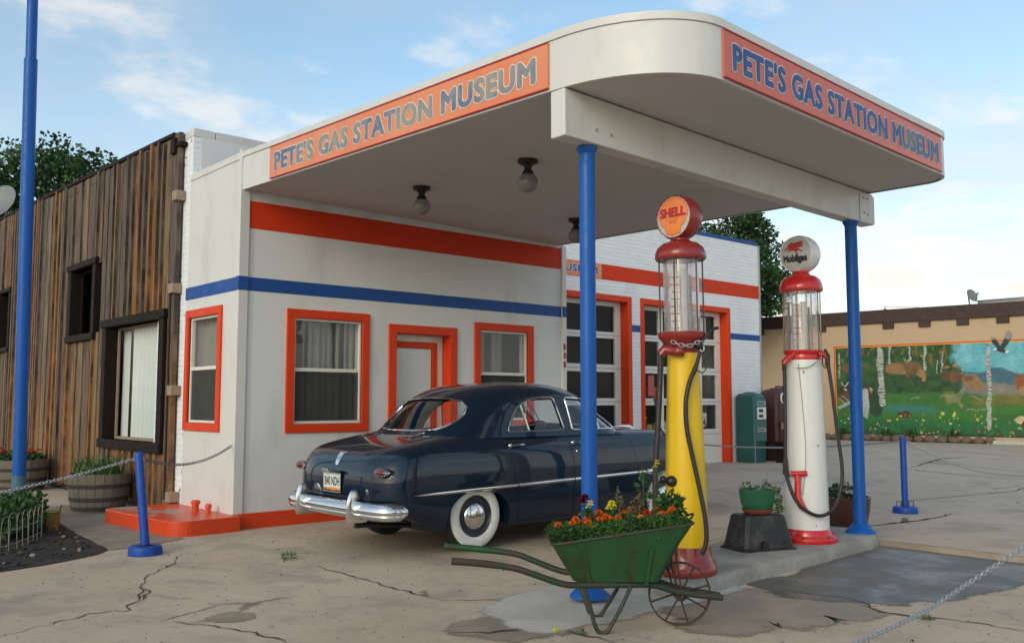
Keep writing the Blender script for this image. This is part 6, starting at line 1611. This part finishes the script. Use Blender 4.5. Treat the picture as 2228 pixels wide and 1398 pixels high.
def bed_things():
    r = random.Random(31)
    g = thing('leafy_shrub', 'green leafy shrub round the foot of the tall blue pole', 'shrub', (2.75, 11.9, 0)); mb = MB()
    for c, rad, n in (((2.62, 11.3, .17), (.32, .5, .20), 1100), ((2.85, 12.2, .16), (.26, .45, .20), 700), ((2.15, 10.9, .17), (.45, .55, .20), 1000), ((2.88, 11.5, .22), (.14, .2, .22), 260)): leaves(mb, c, rad, n, .075, r, 0, .33, .3)
    mb.build('foliage', M['herb_dark'], g, recalc=False); mb = MB()
    for i in range(14): a = Vector((2.7 + r.uniform(-.4, .4), 11.6 + r.uniform(-.5, .5), 0)); mb.tube([a, a + Vector((r.uniform(-.1, .1), r.uniform(-.1, .1), .3))], .006, 5)
    mb.build('stem', M['bark'], g)
    t = thing('wire_edging', 'low white wire fence of hooped arches round the shrub', 'fence', (2.4, 10.2, 0))
    path = [Vector((2.95, 11.3, 0)), Vector((2.80, 10.75, 0)), Vector((2.62, 10.42, 0)), Vector((2.42, 10.12, 0)), Vector((2.22, 9.90, 0)), Vector((1.9, 9.6, 0)), Vector((1.4, 9.2, 0))]
    pts = []; 
    for i in range(len(path) - 1):
        k = max(1, round((path[i + 1] - path[i]).length / .075)); pts += [path[i].lerp(path[i + 1], j / k) for j in range(k)]
    pts.append(path[-1]); N_ = len(pts)
    for i in range(0, N_ - 2, 2):
        a, b = pts[i], pts[i + 2]; hh = .34 + r.uniform(-.015, .015)
        lean = VD * r.uniform(-.03, .03)
        mb = MB(); mb.tube([a + Vector((0, 0, .01))] + [a.lerp(b, .5 - .5 * cos(q)) + lean + Vector((0, 0, hh - .07 + .09 * sin(q))) for q in [pi * j / 8 for j in range(9)]] + [b + Vector((0, 0, .01))], .0028, 5); mb.build('hoop', M['wire_white'], t, smooth=True)
    for z in (.07, .20):
        mb = MB(); mb.tube([p + Vector((0, 0, z + .008 * sin(i * 2))) for i, p in enumerate(pts)], .0032, 5); mb.build('rail_wire', M['wire_white'], t, smooth=True)
    c = Vector((3.02, 11.25, 0)); p = thing('garden_pot', 'small brown and yellow pot sitting in the corner of the soil bed', 'flower pot', tuple(c))
    mb = MB(); mb.lathe([(0, 0), (.075, 0), (.09, .06), (.102, .20), (.112, .22), (.098, .225), (.085, .18), (0, .17)], c, 24); mb.build('pot', M['pot_yellow'], p, smooth=40)
    # clods and chips on the soil: beyond counting
    mb = MB()
    for i in range(900):
        x = r.uniform(1.2, 3.3); y = r.uniform(8.7, 12.4)
        if x > 1.9 + (y - 8.85) * .75 + .45 or x > 3.06 + (y - 9.44) * .085 - .05 or y < 8.85 + (x - 2.0) * .53 + .05: continue
        s = r.uniform(.006, .022) * (1.6 if r.random() < .1 else 1); mb.ball((x, y, s * .4 + .006), s, s * r.uniform(.6, 1.3), s * .6, 5, 4)
    kind(mb.build('soil_clods', M['clod']), 'stuff')
def mat_clod():
    m, t, b = newmat('clod'); N = NT(t); rr = N.n('ShaderNodeNewGeometry').outputs['Random Per Island']
    N.set(b.inputs['Base Color'], N.mix(N.ramp(rr, .88, .93), N.mix(rr, (.014, .010, .008, 1), (.045, .033, .025, 1)), (.26, .22, .17, 1))); b.inputs['Roughness'].default_value = .9; return m
M['clod'] = mat_clod()
M['pot_yellow'] = paint('pot_yellow', (.26, .17, .045), .5, .5, 5, .1, 20, dirt=(.05, .02, .01), dirt_amt=.9, dirt_rng=(.45, .55), dscale=7)
bed_things()
def weeds():
    r = random.Random(77)
    for lab, x, y, s, n in (('small green weed tuft growing alone in the concrete near the car', 4.15, 7.82, .10, 60), ('weed sprouting from the crack in front of the car, right end', 4.16, 5.72, .05, 40), ('low weed on the crack by the wheelbarrow legs', 4.21, 4.12, .05, 36), ('weed in the damp crack at lower right under the near chain', 6.22, 2.86, .06, 50), ('tuft of grass in the yard crack below the upright bollard', 11.0, 5.30, .07, 60)):
        g = thing('weed', lab, 'plant', (x, y, 0)); mb = MB(); leaves(mb, (x, y, s * .22), (s * .55, s * .55, s * .3), int(n * 1.6), s * .42, r, -.5, .10, 0); mb.build('foliage', M['herb'], g, recalc=False)
    g = thing('fallen_blossom', 'yellow blossom lying on the concrete below the wheelbarrow', 'flower', (4.14, 4.27, 0)); mb = MB(); bloom(mb, (4.14, 4.27, .012), .028, r); mb.build('petals', M['petal_yellow'], g, recalc=False)
weeds()
def dish(c, aim, rad, label, mast_to):
    c = Vector(c); aim = Vector(aim).normalized(); t = thing('satellite_dish', label, 'satellite dish', tuple(mast_to), 'roof satellite dishes'); u = aim.cross(Vector((0, 0, 1))).normalized(); w = u.cross(aim)
    mb = MB(); vs = [c]; fs = []; n = 28
    for j in range(1, 6):
        q = rad * j / 5
        for k in range(n): vs.append(c + (u * cos(2 * pi * k / n) + w * sin(2 * pi * k / n) * 1.05) * q + aim * (.28 * q * q / rad))
    fs = [(0, 1 + k, 1 + (k + 1) % n) for k in range(n)] + [(1 + (j - 1) * n + k, 1 + j * n + k, 1 + j * n + (k + 1) % n, 1 + (j - 1) * n + (k + 1) % n) for j in range(1, 5) for k in range(n)]
    mb.add(vs, fs); o = mb.build('reflector', M['dish_grey'], t, smooth=True); m = o.modifiers.new('s', 'SOLIDIFY'); m.thickness = .012
    f = c + aim * rad * 1.15 - w * rad * .25; mb = MB(); mb.tube([c - w * rad * .98 + aim * rad * .2, f - w * .05], .014, 6); mb.tube([f - aim * .06, f + aim * .06], .035, 8); mb.build('feed_arm', M['grey_metal'], t)
    mb = MB(); mb.tube([c - aim * .03, c - aim * .10, Vector(mast_to)], .024, 8); mb.build('mast', M['grey_metal'], t)
M['dish_grey'] = paint('dish_grey', (.19, .195, .20), .5, .1, 4, .02)
dish((5.0, 23.5, 6.02), (-.75, -.55, .35), .40, 'grey satellite dish at far left above the plank building roof', (5.1, 23.7, 5.0))

# ================================================================== OLD PUMPS AND BITS BY THE GARAGE CORNER
def rounded_box(mb, x0, x1, y0, y1, z0, z1, r=.08, ch=.03, crown=.03):
    def lp(d, z):
        p = []
        for (cx, cy, sx, sy) in ((x1, y1, 1, 1), (x0, y1, -1, 1), (x0, y0, -1, -1), (x1, y0, 1, -1)):
            for (a, b) in (((1, 0), (0, 1)) if sx * sy > 0 else ((0, 1), (1, 0))):
                p.append(Vector((cx - sx * (d + ch * (1 - a)), cy - sy * (d + ch * (1 - b)), z)))
        return p
    lo = [lp(0, z0), lp(0, z1 - r)] + [lp(r * (1 - cos(t)), z1 - r + r * sin(t)) for t in [pi / 2 * i / 5 for i in range(1, 6)]]
    lo.append(lp(min(x1 - x0, y1 - y0) * .35, z1 + crown)); mb.loft(lo, True, True)
def teal_pump():
    x0, x1, y0, y1, z0, z1 = 16.42, 16.84, 11.02, 11.50, .16, 1.62; t = thing('computing_pump', 'teal green old pump cabinet standing against the white garage corner', 'fuel pump', ((x0 + x1) / 2, (y0 + y1) / 2, z0))
    mb = MB(); rounded_box(mb, x0, x1, y0, y1, z0, z1, .10, .035, .03); mb.build('cabinet', M['teal'], t, smooth=35)
    mb = MB(); mb.box(x0 + .03, x1 - .02, y0 - .03, y0 + .002, .62, 1.50); mb.build('front_panel', M['teal_light'], t, bevel=.012)
    mb = MB(); mb.box(x0 + .06, x1 - .05, y0 - .045, y0 - .028, 1.08, 1.33); d = mb.build('price_window', M['paper'], t, bevel=.006)
    mb = MB(); mb.box(x0 + .10, x0 + .25, y0 - .050, y0 - .044, 1.23, 1.29); mb.box(x0 + .10, x0 + .25, y0 - .050, y0 - .044, 1.12, 1.18); mb.build('dial_slot', M['ink_black'], d)
    for z in (1.37, .82):
        mb = MB(); mb.box(x0 + .06, x1 - .06, y0 - .036, y0 - .028, z, z + .085); p = mb.build('name_plate', M['plate_grey'], t)
        mb = MB()
        for k in range(5): mb.box(x0 + .085 + k * .045, x0 + .11 + k * .045, y0 - .039, y0 - .035, z + .02, z + .065)
        mb.build('plate_slot', M['teal'], p)
    mb = MB(); mb.box(x0 + .004, x0 + .012, y0 - .006, y0 + .004, z0, .9); mb.build('edge_strip', M['steel'], t)
M['teal_light'] = paint('teal_light', (.030, .125, .125), .4, .12, 4, .04)
M['plate_grey'] = paint('plate_grey', (.30, .34, .34), .45, .2, 20, .02)
teal_pump()
def brown_pump():
    x0, x1, y0, y1, z0, z1 = 17.30, 18.05, 11.05, 11.50, .16, 1.72; t = thing('rusty_pump', 'tall dark maroon old pump cabinet half hidden behind the white pump', 'fuel pump', ((x0 + x1) / 2, 11.3, z0))
    mb = MB(); rounded_box(mb, x0, x1, y0, y1, z0, z1, .16, .05, .02); mb.build('cabinet', M['maroon'], t, smooth=35)
    mb = MB(); mb.tube([(x0 + .22, 11.2, z1 - .01), (x0 + .22, 11.2, z1 + .05), (x0 + .50, 11.2, z1 + .05), (x0 + .50, 11.2, z1 - .01)], .02, 8); mb.build('lift_handle', M['maroon'], t)
    mb = MB(); mb.tube(curve_pts([(x0 + .22 + .055 * cos(a), y0 - .012, 1.52 + .10 * sin(a)) for a in [2 * pi * i / 12 for i in range(13)]], 2), .018, 6); mb.build('dial_ring', M['paper'], t, smooth=True)
    mb = MB(); mb.box(x0 + .08, x0 + .12, y0 - .01, y0 + .002, .30, 1.44); mb.box(x0 + .36, x0 + .40, y0 - .01, y0 + .002, .30, 1.60); mb.build('cabinet_rib', M['maroon'], t)
    mb = MB(); mb.box(x0 - .05, x0 + .36, y0 - .16, y0 - .13, .86, 1.0); mb.build('wooden_label', M['light_wood'], t)
    mb = MB(); mb.box(x0 + .55, x1 - .04, y0 - .05, y0 + .002, 1.0, 1.45); mb.build('meter_face', M['black'], t, bevel=.01)
brown_pump()
def bench_():
    t = thing('low_bench', 'dark low bench between the teal cabinet and the white pump', 'bench', (17.4, 10.75, .16))
    mb = MB(); mb.box(16.86, 18.1, 10.62, 10.92, .56, .62); mb.build('bench_top', M['dark_wood'], t, bevel=.008)
    for x in (16.95, 17.98):
        mb = MB(); mb.box(x, x + .06, 10.66, 10.88, .14, .56); mb.build('leg', M['dark_wood'], t)
bench_()
def extinguisher():
    c = Vector((17.52, 10.76, .622)); t = thing('fire_extinguisher', 'bright orange red fire extinguisher standing on the dark bench', 'fire extinguisher', tuple(c))
    mb = MB(); mb.lathe([(0, 0), (.085, 0), (.095, .02), (.095, .34), (.08, .40), (.04, .44), (0, .44)], c, 28); mb.build('cylinder', M['orange_red'], t, smooth=45)
    mb = MB(); mb.lathe([(.0965, .26), (.097, .265), (.097, .335), (.0965, .34)], c, 28); mb.build('green_band', M['pot_green'], t)
    mb = MB(); mb.tube([c + Vector((0, 0, .43)), c + Vector((0, 0, .50))], .03, 10); mb.tube([c + Vector((0, 0, .49)), c + Vector((-.13, -.02, .53))], .012, 6); mb.build('valve', M['paper'], t)
    d = Vector((17.68, 10.95, .17)); g = thing('red_can', 'small dark red can on the ground below the bench', 'can', tuple(d))
    mb = MB(); mb.lathe([(0, 0), (.10, 0), (.105, .01), (.105, .26), (.09, .29), (.03, .31), (.03, .34), (0, .34)], d, 24); mb.build('can_body', M['bright_red'], g, smooth=40)
extinguisher()

# ================================================================== MURAL BUILDING
import numpy as np
MO, MD = Vector((28.548, 16.039, 0)), Vector((.13216, -.99123, 0)); MN = Vector((-.99123, -.13216, 0))     # left frame edge, direction along the wall, outward normal
def mw(u, v, o=0.0): return MO + MD * u + MN * o + Vector((0, 0, v))
mural_b = thing('mural_building', 'cream building with notched brown cornice and a painted wildlife mural', 'building', tuple(mw(3, 0)))
def mbox(mb, u0, u1, v0, v1, o0, o1):
    vs = [mw(u, v, o) for v in (v0, v1) for (u, o) in ((u0, o0), (u1, o0), (u1, o1), (u0, o1))]
    return mb.add(vs, [(0, 3, 2, 1), (4, 5, 6, 7), (0, 1, 5, 4), (1, 2, 6, 5), (2, 3, 7, 6), (3, 0, 4, 7)])
mb = MB(); mbox(mb, -9, 15, 0, 4.0, -6, 0); mb.build('wall', M['cream_stucco'] if 'cream_stucco' in M else M['cream'], mural_b)
mb = MB(); mbox(mb, -9.1, 15.1, 3.99, 4.42, -6.1, .09); mb.build('cornice', M['brown_band'], mural_b, bevel=.01)
for k in range(-8, 13):
    u = 1.71 + 1.122 * k; mb = MB(); mbox(mb, u, u + .35, 3.80, 3.992, -.02, .075); mb.build('cornice_block', M['brown_band'], mural_b, bevel=.008)
mb = MB(); mbox(mb, 4.34, 8.4, 4.42, 4.60, -3.2, -.9); mb.build('roof_unit', M['grey_metal'], mural_b)
mb = MB(); mb.tube([mw(4.3, 4.60, -.85), mw(6.5, 4.63, -.85), mw(8.6, 4.6, -.85)], .02, 6); mb.build('roof_pipe', M['grey_metal'], mural_b)
def rooftop_wire():
    t = thing('roof_antenna', 'small spike with a guy wire on the brown cornice of the mural building', 'antenna', tuple(mw(1.72, 4.42, -.2)))
    mb = MB(); mb.tube([mw(1.72, 4.40, -.2), mw(1.72, 4.56, -.2)], .012, 6); mb.ball(mw(1.72, 4.44, -.2), .06, .06, .04, 8, 6); mb.build('spike', M['black'], t)
    mb = MB(); mb.tube([mw(1.72, 4.55, -.2), mw(2.9, 4.44, -.25)], .006, 5); mb.build('guy_wire', M['black'], t)
rooftop_wire()
dish(tuple(mw(4.28, 4.72, -.4)), MD * .8 + MN * .45 + Vector((0, 0, .35)), .20, 'small satellite dish seen edge on over the mural building roof', tuple(mw(4.22, 4.42, -.5)))
# the frame and the painting
mb = MB()
for (a, b, c, d) in ((.05, .085, .40, 3.285), (.05, 9.4, 3.25, 3.285)): mbox(mb, a, b, c, d, -.01, .006)
mb.build('mural_border', M['orange_trim'], mural_b)
mb = MB()
for (a, b, c, d) in ((.087, .105, .40, 3.248), (.087, 9.4, 3.225, 3.248)): mbox(mb, a, b, c, d, -.01, .005)
mb.build('mural_border', M['petal_gold'], mural_b)
def paint_mural():
    rg = np.random.default_rng(12); U0, U1, V0, V1 = .106, 9.4, .38, 3.224; nu, nv = 560, 172
    us = np.linspace(U0, U1, nu); vs_ = np.linspace(V0, V1, nv); U, V = np.meshgrid(us, vs_)
    def vn(su, sv, seed, oct=3):
        o = np.zeros_like(U); amp = 1; tot = 0
        for k in range(oct):
            g = np.random.default_rng(seed + k).random((64, 64)); x = (U * su * 2 ** k) % 63; y = (V * sv * 2 ** k) % 63; xi = x.astype(int); yi = y.astype(int); fx = x - xi; fy = y - yi; fx = fx * fx * (3 - 2 * fx); fy = fy * fy * (3 - 2 * fy)
            xi2, yi2 = (xi + 1) % 64, (yi + 1) % 64
            o += amp * ((g[yi, xi] * (1 - fx) + g[yi, xi2] * fx) * (1 - fy) + (g[yi2, xi] * (1 - fx) + g[yi2, xi2] * fx) * fy); tot += amp; amp *= .55
        return o / tot
    C = np.zeros(U.shape + (3,)); U = U + .13 * (vn(5, 5, 300) - .5); V = V + .11 * (vn(5, 5, 320) - .5)
    def lay(mask, col, noise=None, col2=None):
        m = np.clip(mask, 0, 1)[..., None]; c = np.array(col)
        if noise is not None: c = c + (np.array(col2) - c) * np.clip(noise, 0, 1)[..., None]
        C[:] = C * (1 - m) + c * m
    ss = lambda a, b, x: (lambda t: t * t * (3 - 2 * t))(np.clip((x - a) / (b - a), 0, 1))
    n1, n2, n3, n4 = vn(2.2, 2.2, 1), vn(6, 6, 20), vn(1.1, 3, 40), vn(11, 5, 60)
    lay(np.ones_like(U), (.06, .33, .42), n1, (.24, .54, .58))                                                    # sky
    for h, col, s in ((2.42, (.05, .17, .26), 70), (2.18, (.03, .10, .16), 80)): lay(ss(0, .06, h + .5 * (vn(1.3, .01, s) - .5) + .16 * np.exp(-((U - 4.9) / .5) ** 2) - V), col, n2, (.08, .16, .22))
    lay(ss(0, .1, 2.05 + .3 * (n3 - .5) - V), (.14, .15, .14), n1, (.30, .22, .20))                                 # far plain
    fe = 4.05 + .5 * (vn(.01, 2.2, 90) - .5) + .3 * (n2 - .5)
    lay(ss(0, .25, fe - U) * ss(1.35, 1.65, V + .2 * (n1 - .5)), (.012, .045, .018), n2 * 1.2 - .25, (.06, .13, .035))     # dark wood
    lay(ss(0, .25, fe - U) * ss(.60, .70, n4) * ss(2.3, 2.9, V) * .8, (.16, .17, .03), n2, (.30, .10, .03))
    md = 1.78 + .18 * (n3 - .5) - .10 * ss(4, 5.2, U)
    lay(ss(0, .12, md - V), (.035, .12, .022), n1 * 1.3 - .2, (.06, .20, .03))                                     # meadow
    lay(ss(0, .12, md - V) * ss(1.3, 1.7, V) * ss(.44, .62, n3), (.26, .25, .03), n2, (.22, .10, .02))
    lay(np.exp(-((V - 1.22 - .1 * (n1 - .5)) / .13) ** 2) * ss(1.5, 1.9, U) * ss(3.6, 2.7, U) * .75, (.03, .20, .22))
    lay(np.exp(-((V - 1.45) / .10) ** 2) * ss(4.0, 4.6, U) * .8, (.16, .07, .02), n2, (.30, .20, .06))
    lay(ss(1.15, .7, V), (.012, .10, .035), n4, (.02, .17, .045))
    lay(ss(.9, .45, V) * ss(.45, .62, n2) * .7, (.04, .06, .02))
    def ell(u, v, a, b, rot=0, soft=.12):
        x = (U - u) * cos(rot) + (V - v) * sin(rot); y = -(U - u) * sin(rot) + (V - v) * cos(rot); return ss(1 + soft, 1 - soft, np.sqrt((x / a) ** 2 + (y / b) ** 2))
    def line(u0, v0, u1, v1, w):
        du, dv = u1 - u0, v1 - v0; L = du * du + dv * dv; t = np.clip(((U - u0) * du + (V - v0) * dv) / L, 0, 1); d = np.sqrt((U - u0 - t * du) ** 2 + (V - v0 - t * dv) ** 2); return ss(w * 1.15, w * .8, d)
    tan, tan2, brn = (.36, .20, .09), (.22, .10, .042), (.12, .05, .024)
    def birch(u0, v0, u1, v1, w):
        m = line(u0, v0, u1, v1, w); bars = ((np.sin(V * 70 + 9 * vn(6, 9, int(u0 * 100))) > .55) & (n4 > .42)); lay(m, (.52, .54, .50), n2, (.36, .34, .26)); lay(m * bars * .85, (.05, .05, .05))
    for b in ((1.89, 3.2, 1.88, 2.68, .035), (2.5, 3.2, 2.51, 2.70, .03), (2.99, 3.15, 2.95, 2.45, .04), (3.52, 2.95, 3.44, 2.36, .018), (3.36, 2.72, 3.30, 2.30, .015), (4.03, 2.7, 4.03, 2.22, .014), (.24, 3.05, .21, 2.2, .03)): birch(*b)
    for (u, v, a, b, r, c) in ((2.05, 2.50, .30, .18, -.1, tan), (2.25, 2.44, .16, .12, -.3, tan), (2.60, 2.52, .28, .20, -.35, tan2), (2.82, 2.33, .14, .13, -.7, tan), (2.90, 2.18, .06, .12, 0, tan), (2.42, 2.35, .05, .18, .2, tan2), (3.60, 2.24, .20, .13, 0, brn), (3.85, 2.22, .20, .17, .2, tan2), (4.0, 2.16, .14, .12, .2, brn), (4.36, 2.02, .34, .20, -.6, tan), (4.20, 2.14, .12, .10, 0, tan2), (.5, 2.55, .16, .14, .3, tan2)): lay(ell(u, v, a, b, r), c, n2 * 1.1 - .2, tan2 if c is tan else brn)
    for l in ((2.40, 2.68, 2.28, 2.82, .012), (2.44, 2.68, 2.50, 2.84, .012), (2.36, 2.74, 2.46, 2.76, .01)): lay(line(*l), (.48, .40, .26))
    lay(ell(.40, 1.86, .22, .24), (.035, .022, .016)); lay(ell(.46, 1.62, .3, .18), (.12, .055, .03)); lay(ell(1.08, 1.62, .26, .40), (.028, .045, .025), n2, (.07, .05, .03)); lay(ell(1.18, 1.80, .14, .13, .4), brn); lay(ell(1.30, 1.72, .06, .22, .35), (.48, .36, .22)); lay(ell(1.40, 1.4, .24, .45), (.02, .05, .03))
    for l in ((.25, 2.08, .38, 1.96, .02), (.52, 2.12, .40, 1.98, .02), (.36, 1.86, .42, 1.84, .03)): lay(line(*l), (.48, .44, .36))
    for l in ((.2, 1.55, .38, 1.40, .012), (.30, 1.62, .5, 1.46, .012)): lay(line(*l), (.5, .48, .42))
    lay(line(.16, 1.24, .60, 1.46, .05), (.50, .54, .52), n4, (.22, .26, .26)); lay(line(1.05, 1.76, 1.05, 1.04, .10), (.55, .56, .54), n4, (.30, .30, .30))
    birch(1.57, 3.12, 1.59, 1.40, .095); birch(4.82, 3.22, 4.73, .62, .055); birch(7.2, 3.2, 7.1, .6, .07)
    for (u, v, a, b) in ((3.80, 1.55, .20, .11), (3.95, 1.42, .06, .16), (3.62, 1.52, .08, .13)): lay(ell(u, v, a, b, .3) * .8, (.30, .24, .13), n2, (.12, .16, .05))
    for l in ((3.86, 1.62, 4.02, 1.86, .010), (3.98, 1.66, 4.10, 1.84, .014), (3.96, 1.74, 4.02, 1.84, .012), (3.4, 1.60, 3.8, 1.66, .016), (4.2, 1.62, 4.55, 1.52, .016), (4.1, 1.20, 4.7, 1.22, .018), (2.5, 1.52, 2.75, 1.58, .014)): lay(line(*l) * .7, (.36, .33, .24))
    lay(ell(2.28, 1.04, .22, .12), (.10, .04, .025)); lay(ell(5.7, 2.02, .22, .24), (.30, .085, .03)); lay(ell(5.85, 1.75, .25, .2), tan); lay(line(5.3, 2.34, 5.62, 2.2, .012), (.06, .04, .03)); lay(ell(5.65, .92, .2, .09), (.55, .42, .26)); lay(ell(5.75, .78, .15, .12), (.14, .03, .02))
    for (u, v, a, b, c) in ((6.55, 1.72, .26, .12, brn), (7.7, 1.66, .30, .13, tan2)): lay(ell(u, v, a, b), c)
    for (u, v, s) in ((3.45, 1.10, .05), (3.78, 1.06, .05)): lay(ell(u, v, s, s * 1.2), (.45, .55, .12))
    for (u, v) in ((2.9, 2.9), (3.6, 2.5), (3.85, 2.55)): lay(ell(u, v, .08, .04), (.55, .16, .05))
    for _ in range(170):
        u, v = rg.uniform(.2, 9), .42 + .62 * rg.random() ** 1.3; s = rg.uniform(.010, .026); c = [(.75, .62, .06), (.75, .70, .30), (.62, .12, .05), (.12, .10, .45), (.75, .75, .65)][rg.choice(5, p=[.42, .2, .18, .1, .1])]; lay(ell(u, v, s, s, 0, .4), c)
    lay(ell(1.78, .83, .07, .06), (.70, .30, .05)); lay(ss(.46, .40, V + .03 * (n4 - .5)) * .7, (.02, .03, .015))
    br = vn(9, 34, 200, 3); br2 = vn(30, 14, 230, 2); C *= (.78 + .46 * br + .22 * (br2 - .5))[..., None]; C = C ** np.array([1.04, 1.0, 1.02])
    me = bpy.data.meshes.new('mural'); P = [tuple(mw(float(u), float(v), .004)) for v in vs_ for u in us]
    me.from_pydata(P, [], [(j * nu + i, j * nu + i + 1, (j + 1) * nu + i + 1, (j + 1) * nu + i) for j in range(nv - 1) for i in range(nu - 1)]); me.update()
    at = me.color_attributes.new('picture', 'FLOAT_COLOR', 'POINT'); at.data.foreach_set('color', np.concatenate([C, np.ones(C.shape[:2] + (1,))], -1).reshape(-1).astype(np.float32))
    m, t, b = newmat('mural_paint'); N = NT(t); a = N.n('ShaderNodeAttribute', attribute_name='picture'); N.set(b.inputs['Base Color'], N.mix(N.m('MULTIPLY', N.noise(N.pos(), 5, 5), .3), a.outputs['Color'], (.13, .14, .11, 1))); b.inputs['Roughness'].default_value = .7; b.inputs['Specular IOR Level'].default_value = .2; N.bump(b, N.noise(N.pos(), 30, 4), .15, .01)
    link('mural', me, m, mural_b)
paint_mural()
def eagle():
    polys = [('eagle_body', [(5.01, 2.99), (5.06, 3.05), (5.13, 3.10), (5.20, 3.04), (5.27, 2.98), (5.30, 2.93), (5.24, 2.90), (5.15, 2.93), (5.06, 2.97)], 'ink_black'),
             ('eagle_wing', [(5.06, 3.05), (4.93, 3.22), (4.90, 3.36), (4.91, 3.43), (4.97, 3.38), (5.00, 3.40), (5.04, 3.30), (5.07, 3.27), (5.14, 3.09)], 'eagle_feather'),
             ('eagle_wing', [(5.13, 3.08), (5.22, 3.24), (5.29, 3.42), (5.33, 3.56), (5.37, 3.50), (5.38, 3.60), (5.43, 3.50), (5.46, 3.52), (5.47, 3.42), (5.43, 3.30), (5.30, 3.10), (5.21, 3.00)], 'eagle_feather'),
             ('eagle_head', [(5.02, 2.985), (5.06, 3.025), (5.03, 3.04), (4.97, 3.03), (4.94, 3.0), (4.98, 2.985)], 'paper'), ('eagle_tail', [(5.27, 2.93), (5.35, 2.97), (5.38, 2.93), (5.34, 2.90), (5.28, 2.90)], 'paper')]
    for i, (nm, p, mt) in enumerate(polys):
        mb = MB(); o = .008 + .004 * i; mb.prism(p, lambda u, v: mw(u, v, .005), lambda u, v: mw(u, v, o + .01)); mb.build(nm, M[mt], mural_b)
def mat_feather():
    m, t, b = newmat('eagle_feather'); N = NT(t); s = N.n('ShaderNodeSeparateXYZ'); N.set(s.inputs[0], N.pos())
    N.set(b.inputs['Base Color'], N.mix(N.ramp(N.m('ADD', s.outputs[2], N.m('MULTIPLY', N.noise(N.pos(), 12, 3), .2)), 3.36, 3.46), (.014, .016, .018, 1), (.26, .21, .17, 1))); return m
M['eagle_feather'] = mat_feather(); eagle()
def edging():
    r = random.Random(3); u = -.36; first = None; i = 0
    while u < 4.66:
        w = r.uniform(.29, .38); c = mw(u + w / 2, .17, .16)
        mb = MB(); mb.ball(c + Vector((0, 0, .10)), .13, w * .52, .12, 14, 9); 
        for k, v in enumerate(mb.v):
            d = v - c; n_ = noise.noise((v.x * 5 + i * 3, v.y * 5, v.z * 5)); v.z = max(v.z, c.z - .02); mb.v[k] = v + Vector((n_, n_, n_ * .8)) * .03
        tag(mb.build('edging_stone', M['stone'], smooth=True), 'rough brown edging stone in the row at the foot of the mural', 'stone', 'stones edging the mural'); u += w; i += 1
    mb = MB(); mbox(mb, 4.72, 8.5, .17, .29, .10, .26); tag(mb.build('pale_kerb', M['pale_pad'], bevel=.02), 'low pale kerb block at the foot of the mural, right of the stones', 'kerb')
    r = random.Random(8)
    for u in (1.78, 3.75, 2.5, .35):
        g = thing('mural_weed', 'small dark weed growing between the edging stones under the mural', 'plant', tuple(mw(u, .2, .1)), 'weeds among the edging stones'); mb = MB(); leaves(mb, mw(u, .42, .1), (.16, .16, .12), 70, .12, r, 0, .25, 0); mb.build('foliage', M['herb_dark'], g, recalc=False)
edging()

# ================================================================== TREES
def tree(base, h_trunk, crown_c, rad, label, seed, nclump, per, lsz, lm, group=None):
    r = random.Random(seed); base = Vector(base); cc = Vector(crown_c); t = thing('broadleaf_tree', label, 'tree', tuple(base))
    tk = MB(); top = base.lerp(cc, .55) ; top.z = base.z + h_trunk
    tk.tube([base, base.lerp(top, .5) + Vector((.1, .05, 0)), top, cc.lerp(top, .3)], [.32, .26, .2, .1], 10)
    cl = []
    while len(cl) < nclump:
        q = Vector((r.uniform(-1, 1), r.uniform(-1, 1), r.uniform(-1, 1)))
        if not .35 < q.length < 1: continue
        q *= 1 + .45 * noise.noise(q * 1.7 + Vector((seed, 0, 0)))
        p = cc + Vector((q.x * rad[0], q.y * rad[1], q.z * rad[2])); cl.append(p)
        if len(cl) % 4 == 0: tk.tube([top, top.lerp(p, .5) + Vector((0, 0, -.2)), p], [.09, .05, .015], 5)
    tk.build('trunk', M['bark'], t, smooth=True)
    mb = MB()
    for p in cl:
        k = r.uniform(.5, 1.25) * rad[0] * .205
        leaves(mb, p, (k * 1.15, k * 1.15, k * .8), int(per * r.uniform(.6, 1.3)), lsz, r, .25, .42, .2)
    mb.build('crown', M[lm], t, recalc=False)
tree((7.8, 33.2, 0), 4.4, (7.7, 33.0, 6.9), (4.1, 3.9, 2.9), 'dark broadleaf tree rising behind the plank building at far left', 4, 150, 300, .16, 'tree_leaf')
tree((26.0, 18.9, .1), 3.2, (26.1, 18.7, 5.9), (2.25, 2.2, 2.35), 'dark broadleaf tree between the garage and the mural building', 9, 78, 300, .13, 'tree_leaf_b')

# grit and leaf scraps blown over the forecourt: beyond counting
def grit():
    r = random.Random(55); mb = MB()
    for i in range(1700):
        x, y = r.uniform(1.2, 11), r.uniform(2.2, 9.6)
        if x > 5.45 and 4.25 < y < 5.5: continue
        if x < 3.1 and y > 8.55 + (x - 1.0) * .3: continue
        q = r.uniform(.003, .009) * (1.7 if r.random() < .06 else 1); a = r.uniform(0, 6.3); z = gz(x, y)
        mb.add([(x + q * cos(a), y + q * sin(a), z + .001), (x + q * cos(a + 2), y + q * sin(a + 2), z + .001), (x + q * cos(a + 4.2), y + q * sin(a + 4.2), z + .001), (x, y, z + q * .7)], [(0, 1, 3), (1, 2, 3), (2, 0, 3)])
    kind(mb.build('grit', M['clod'], loc=(6, 6, 0)), 'stuff')
grit()
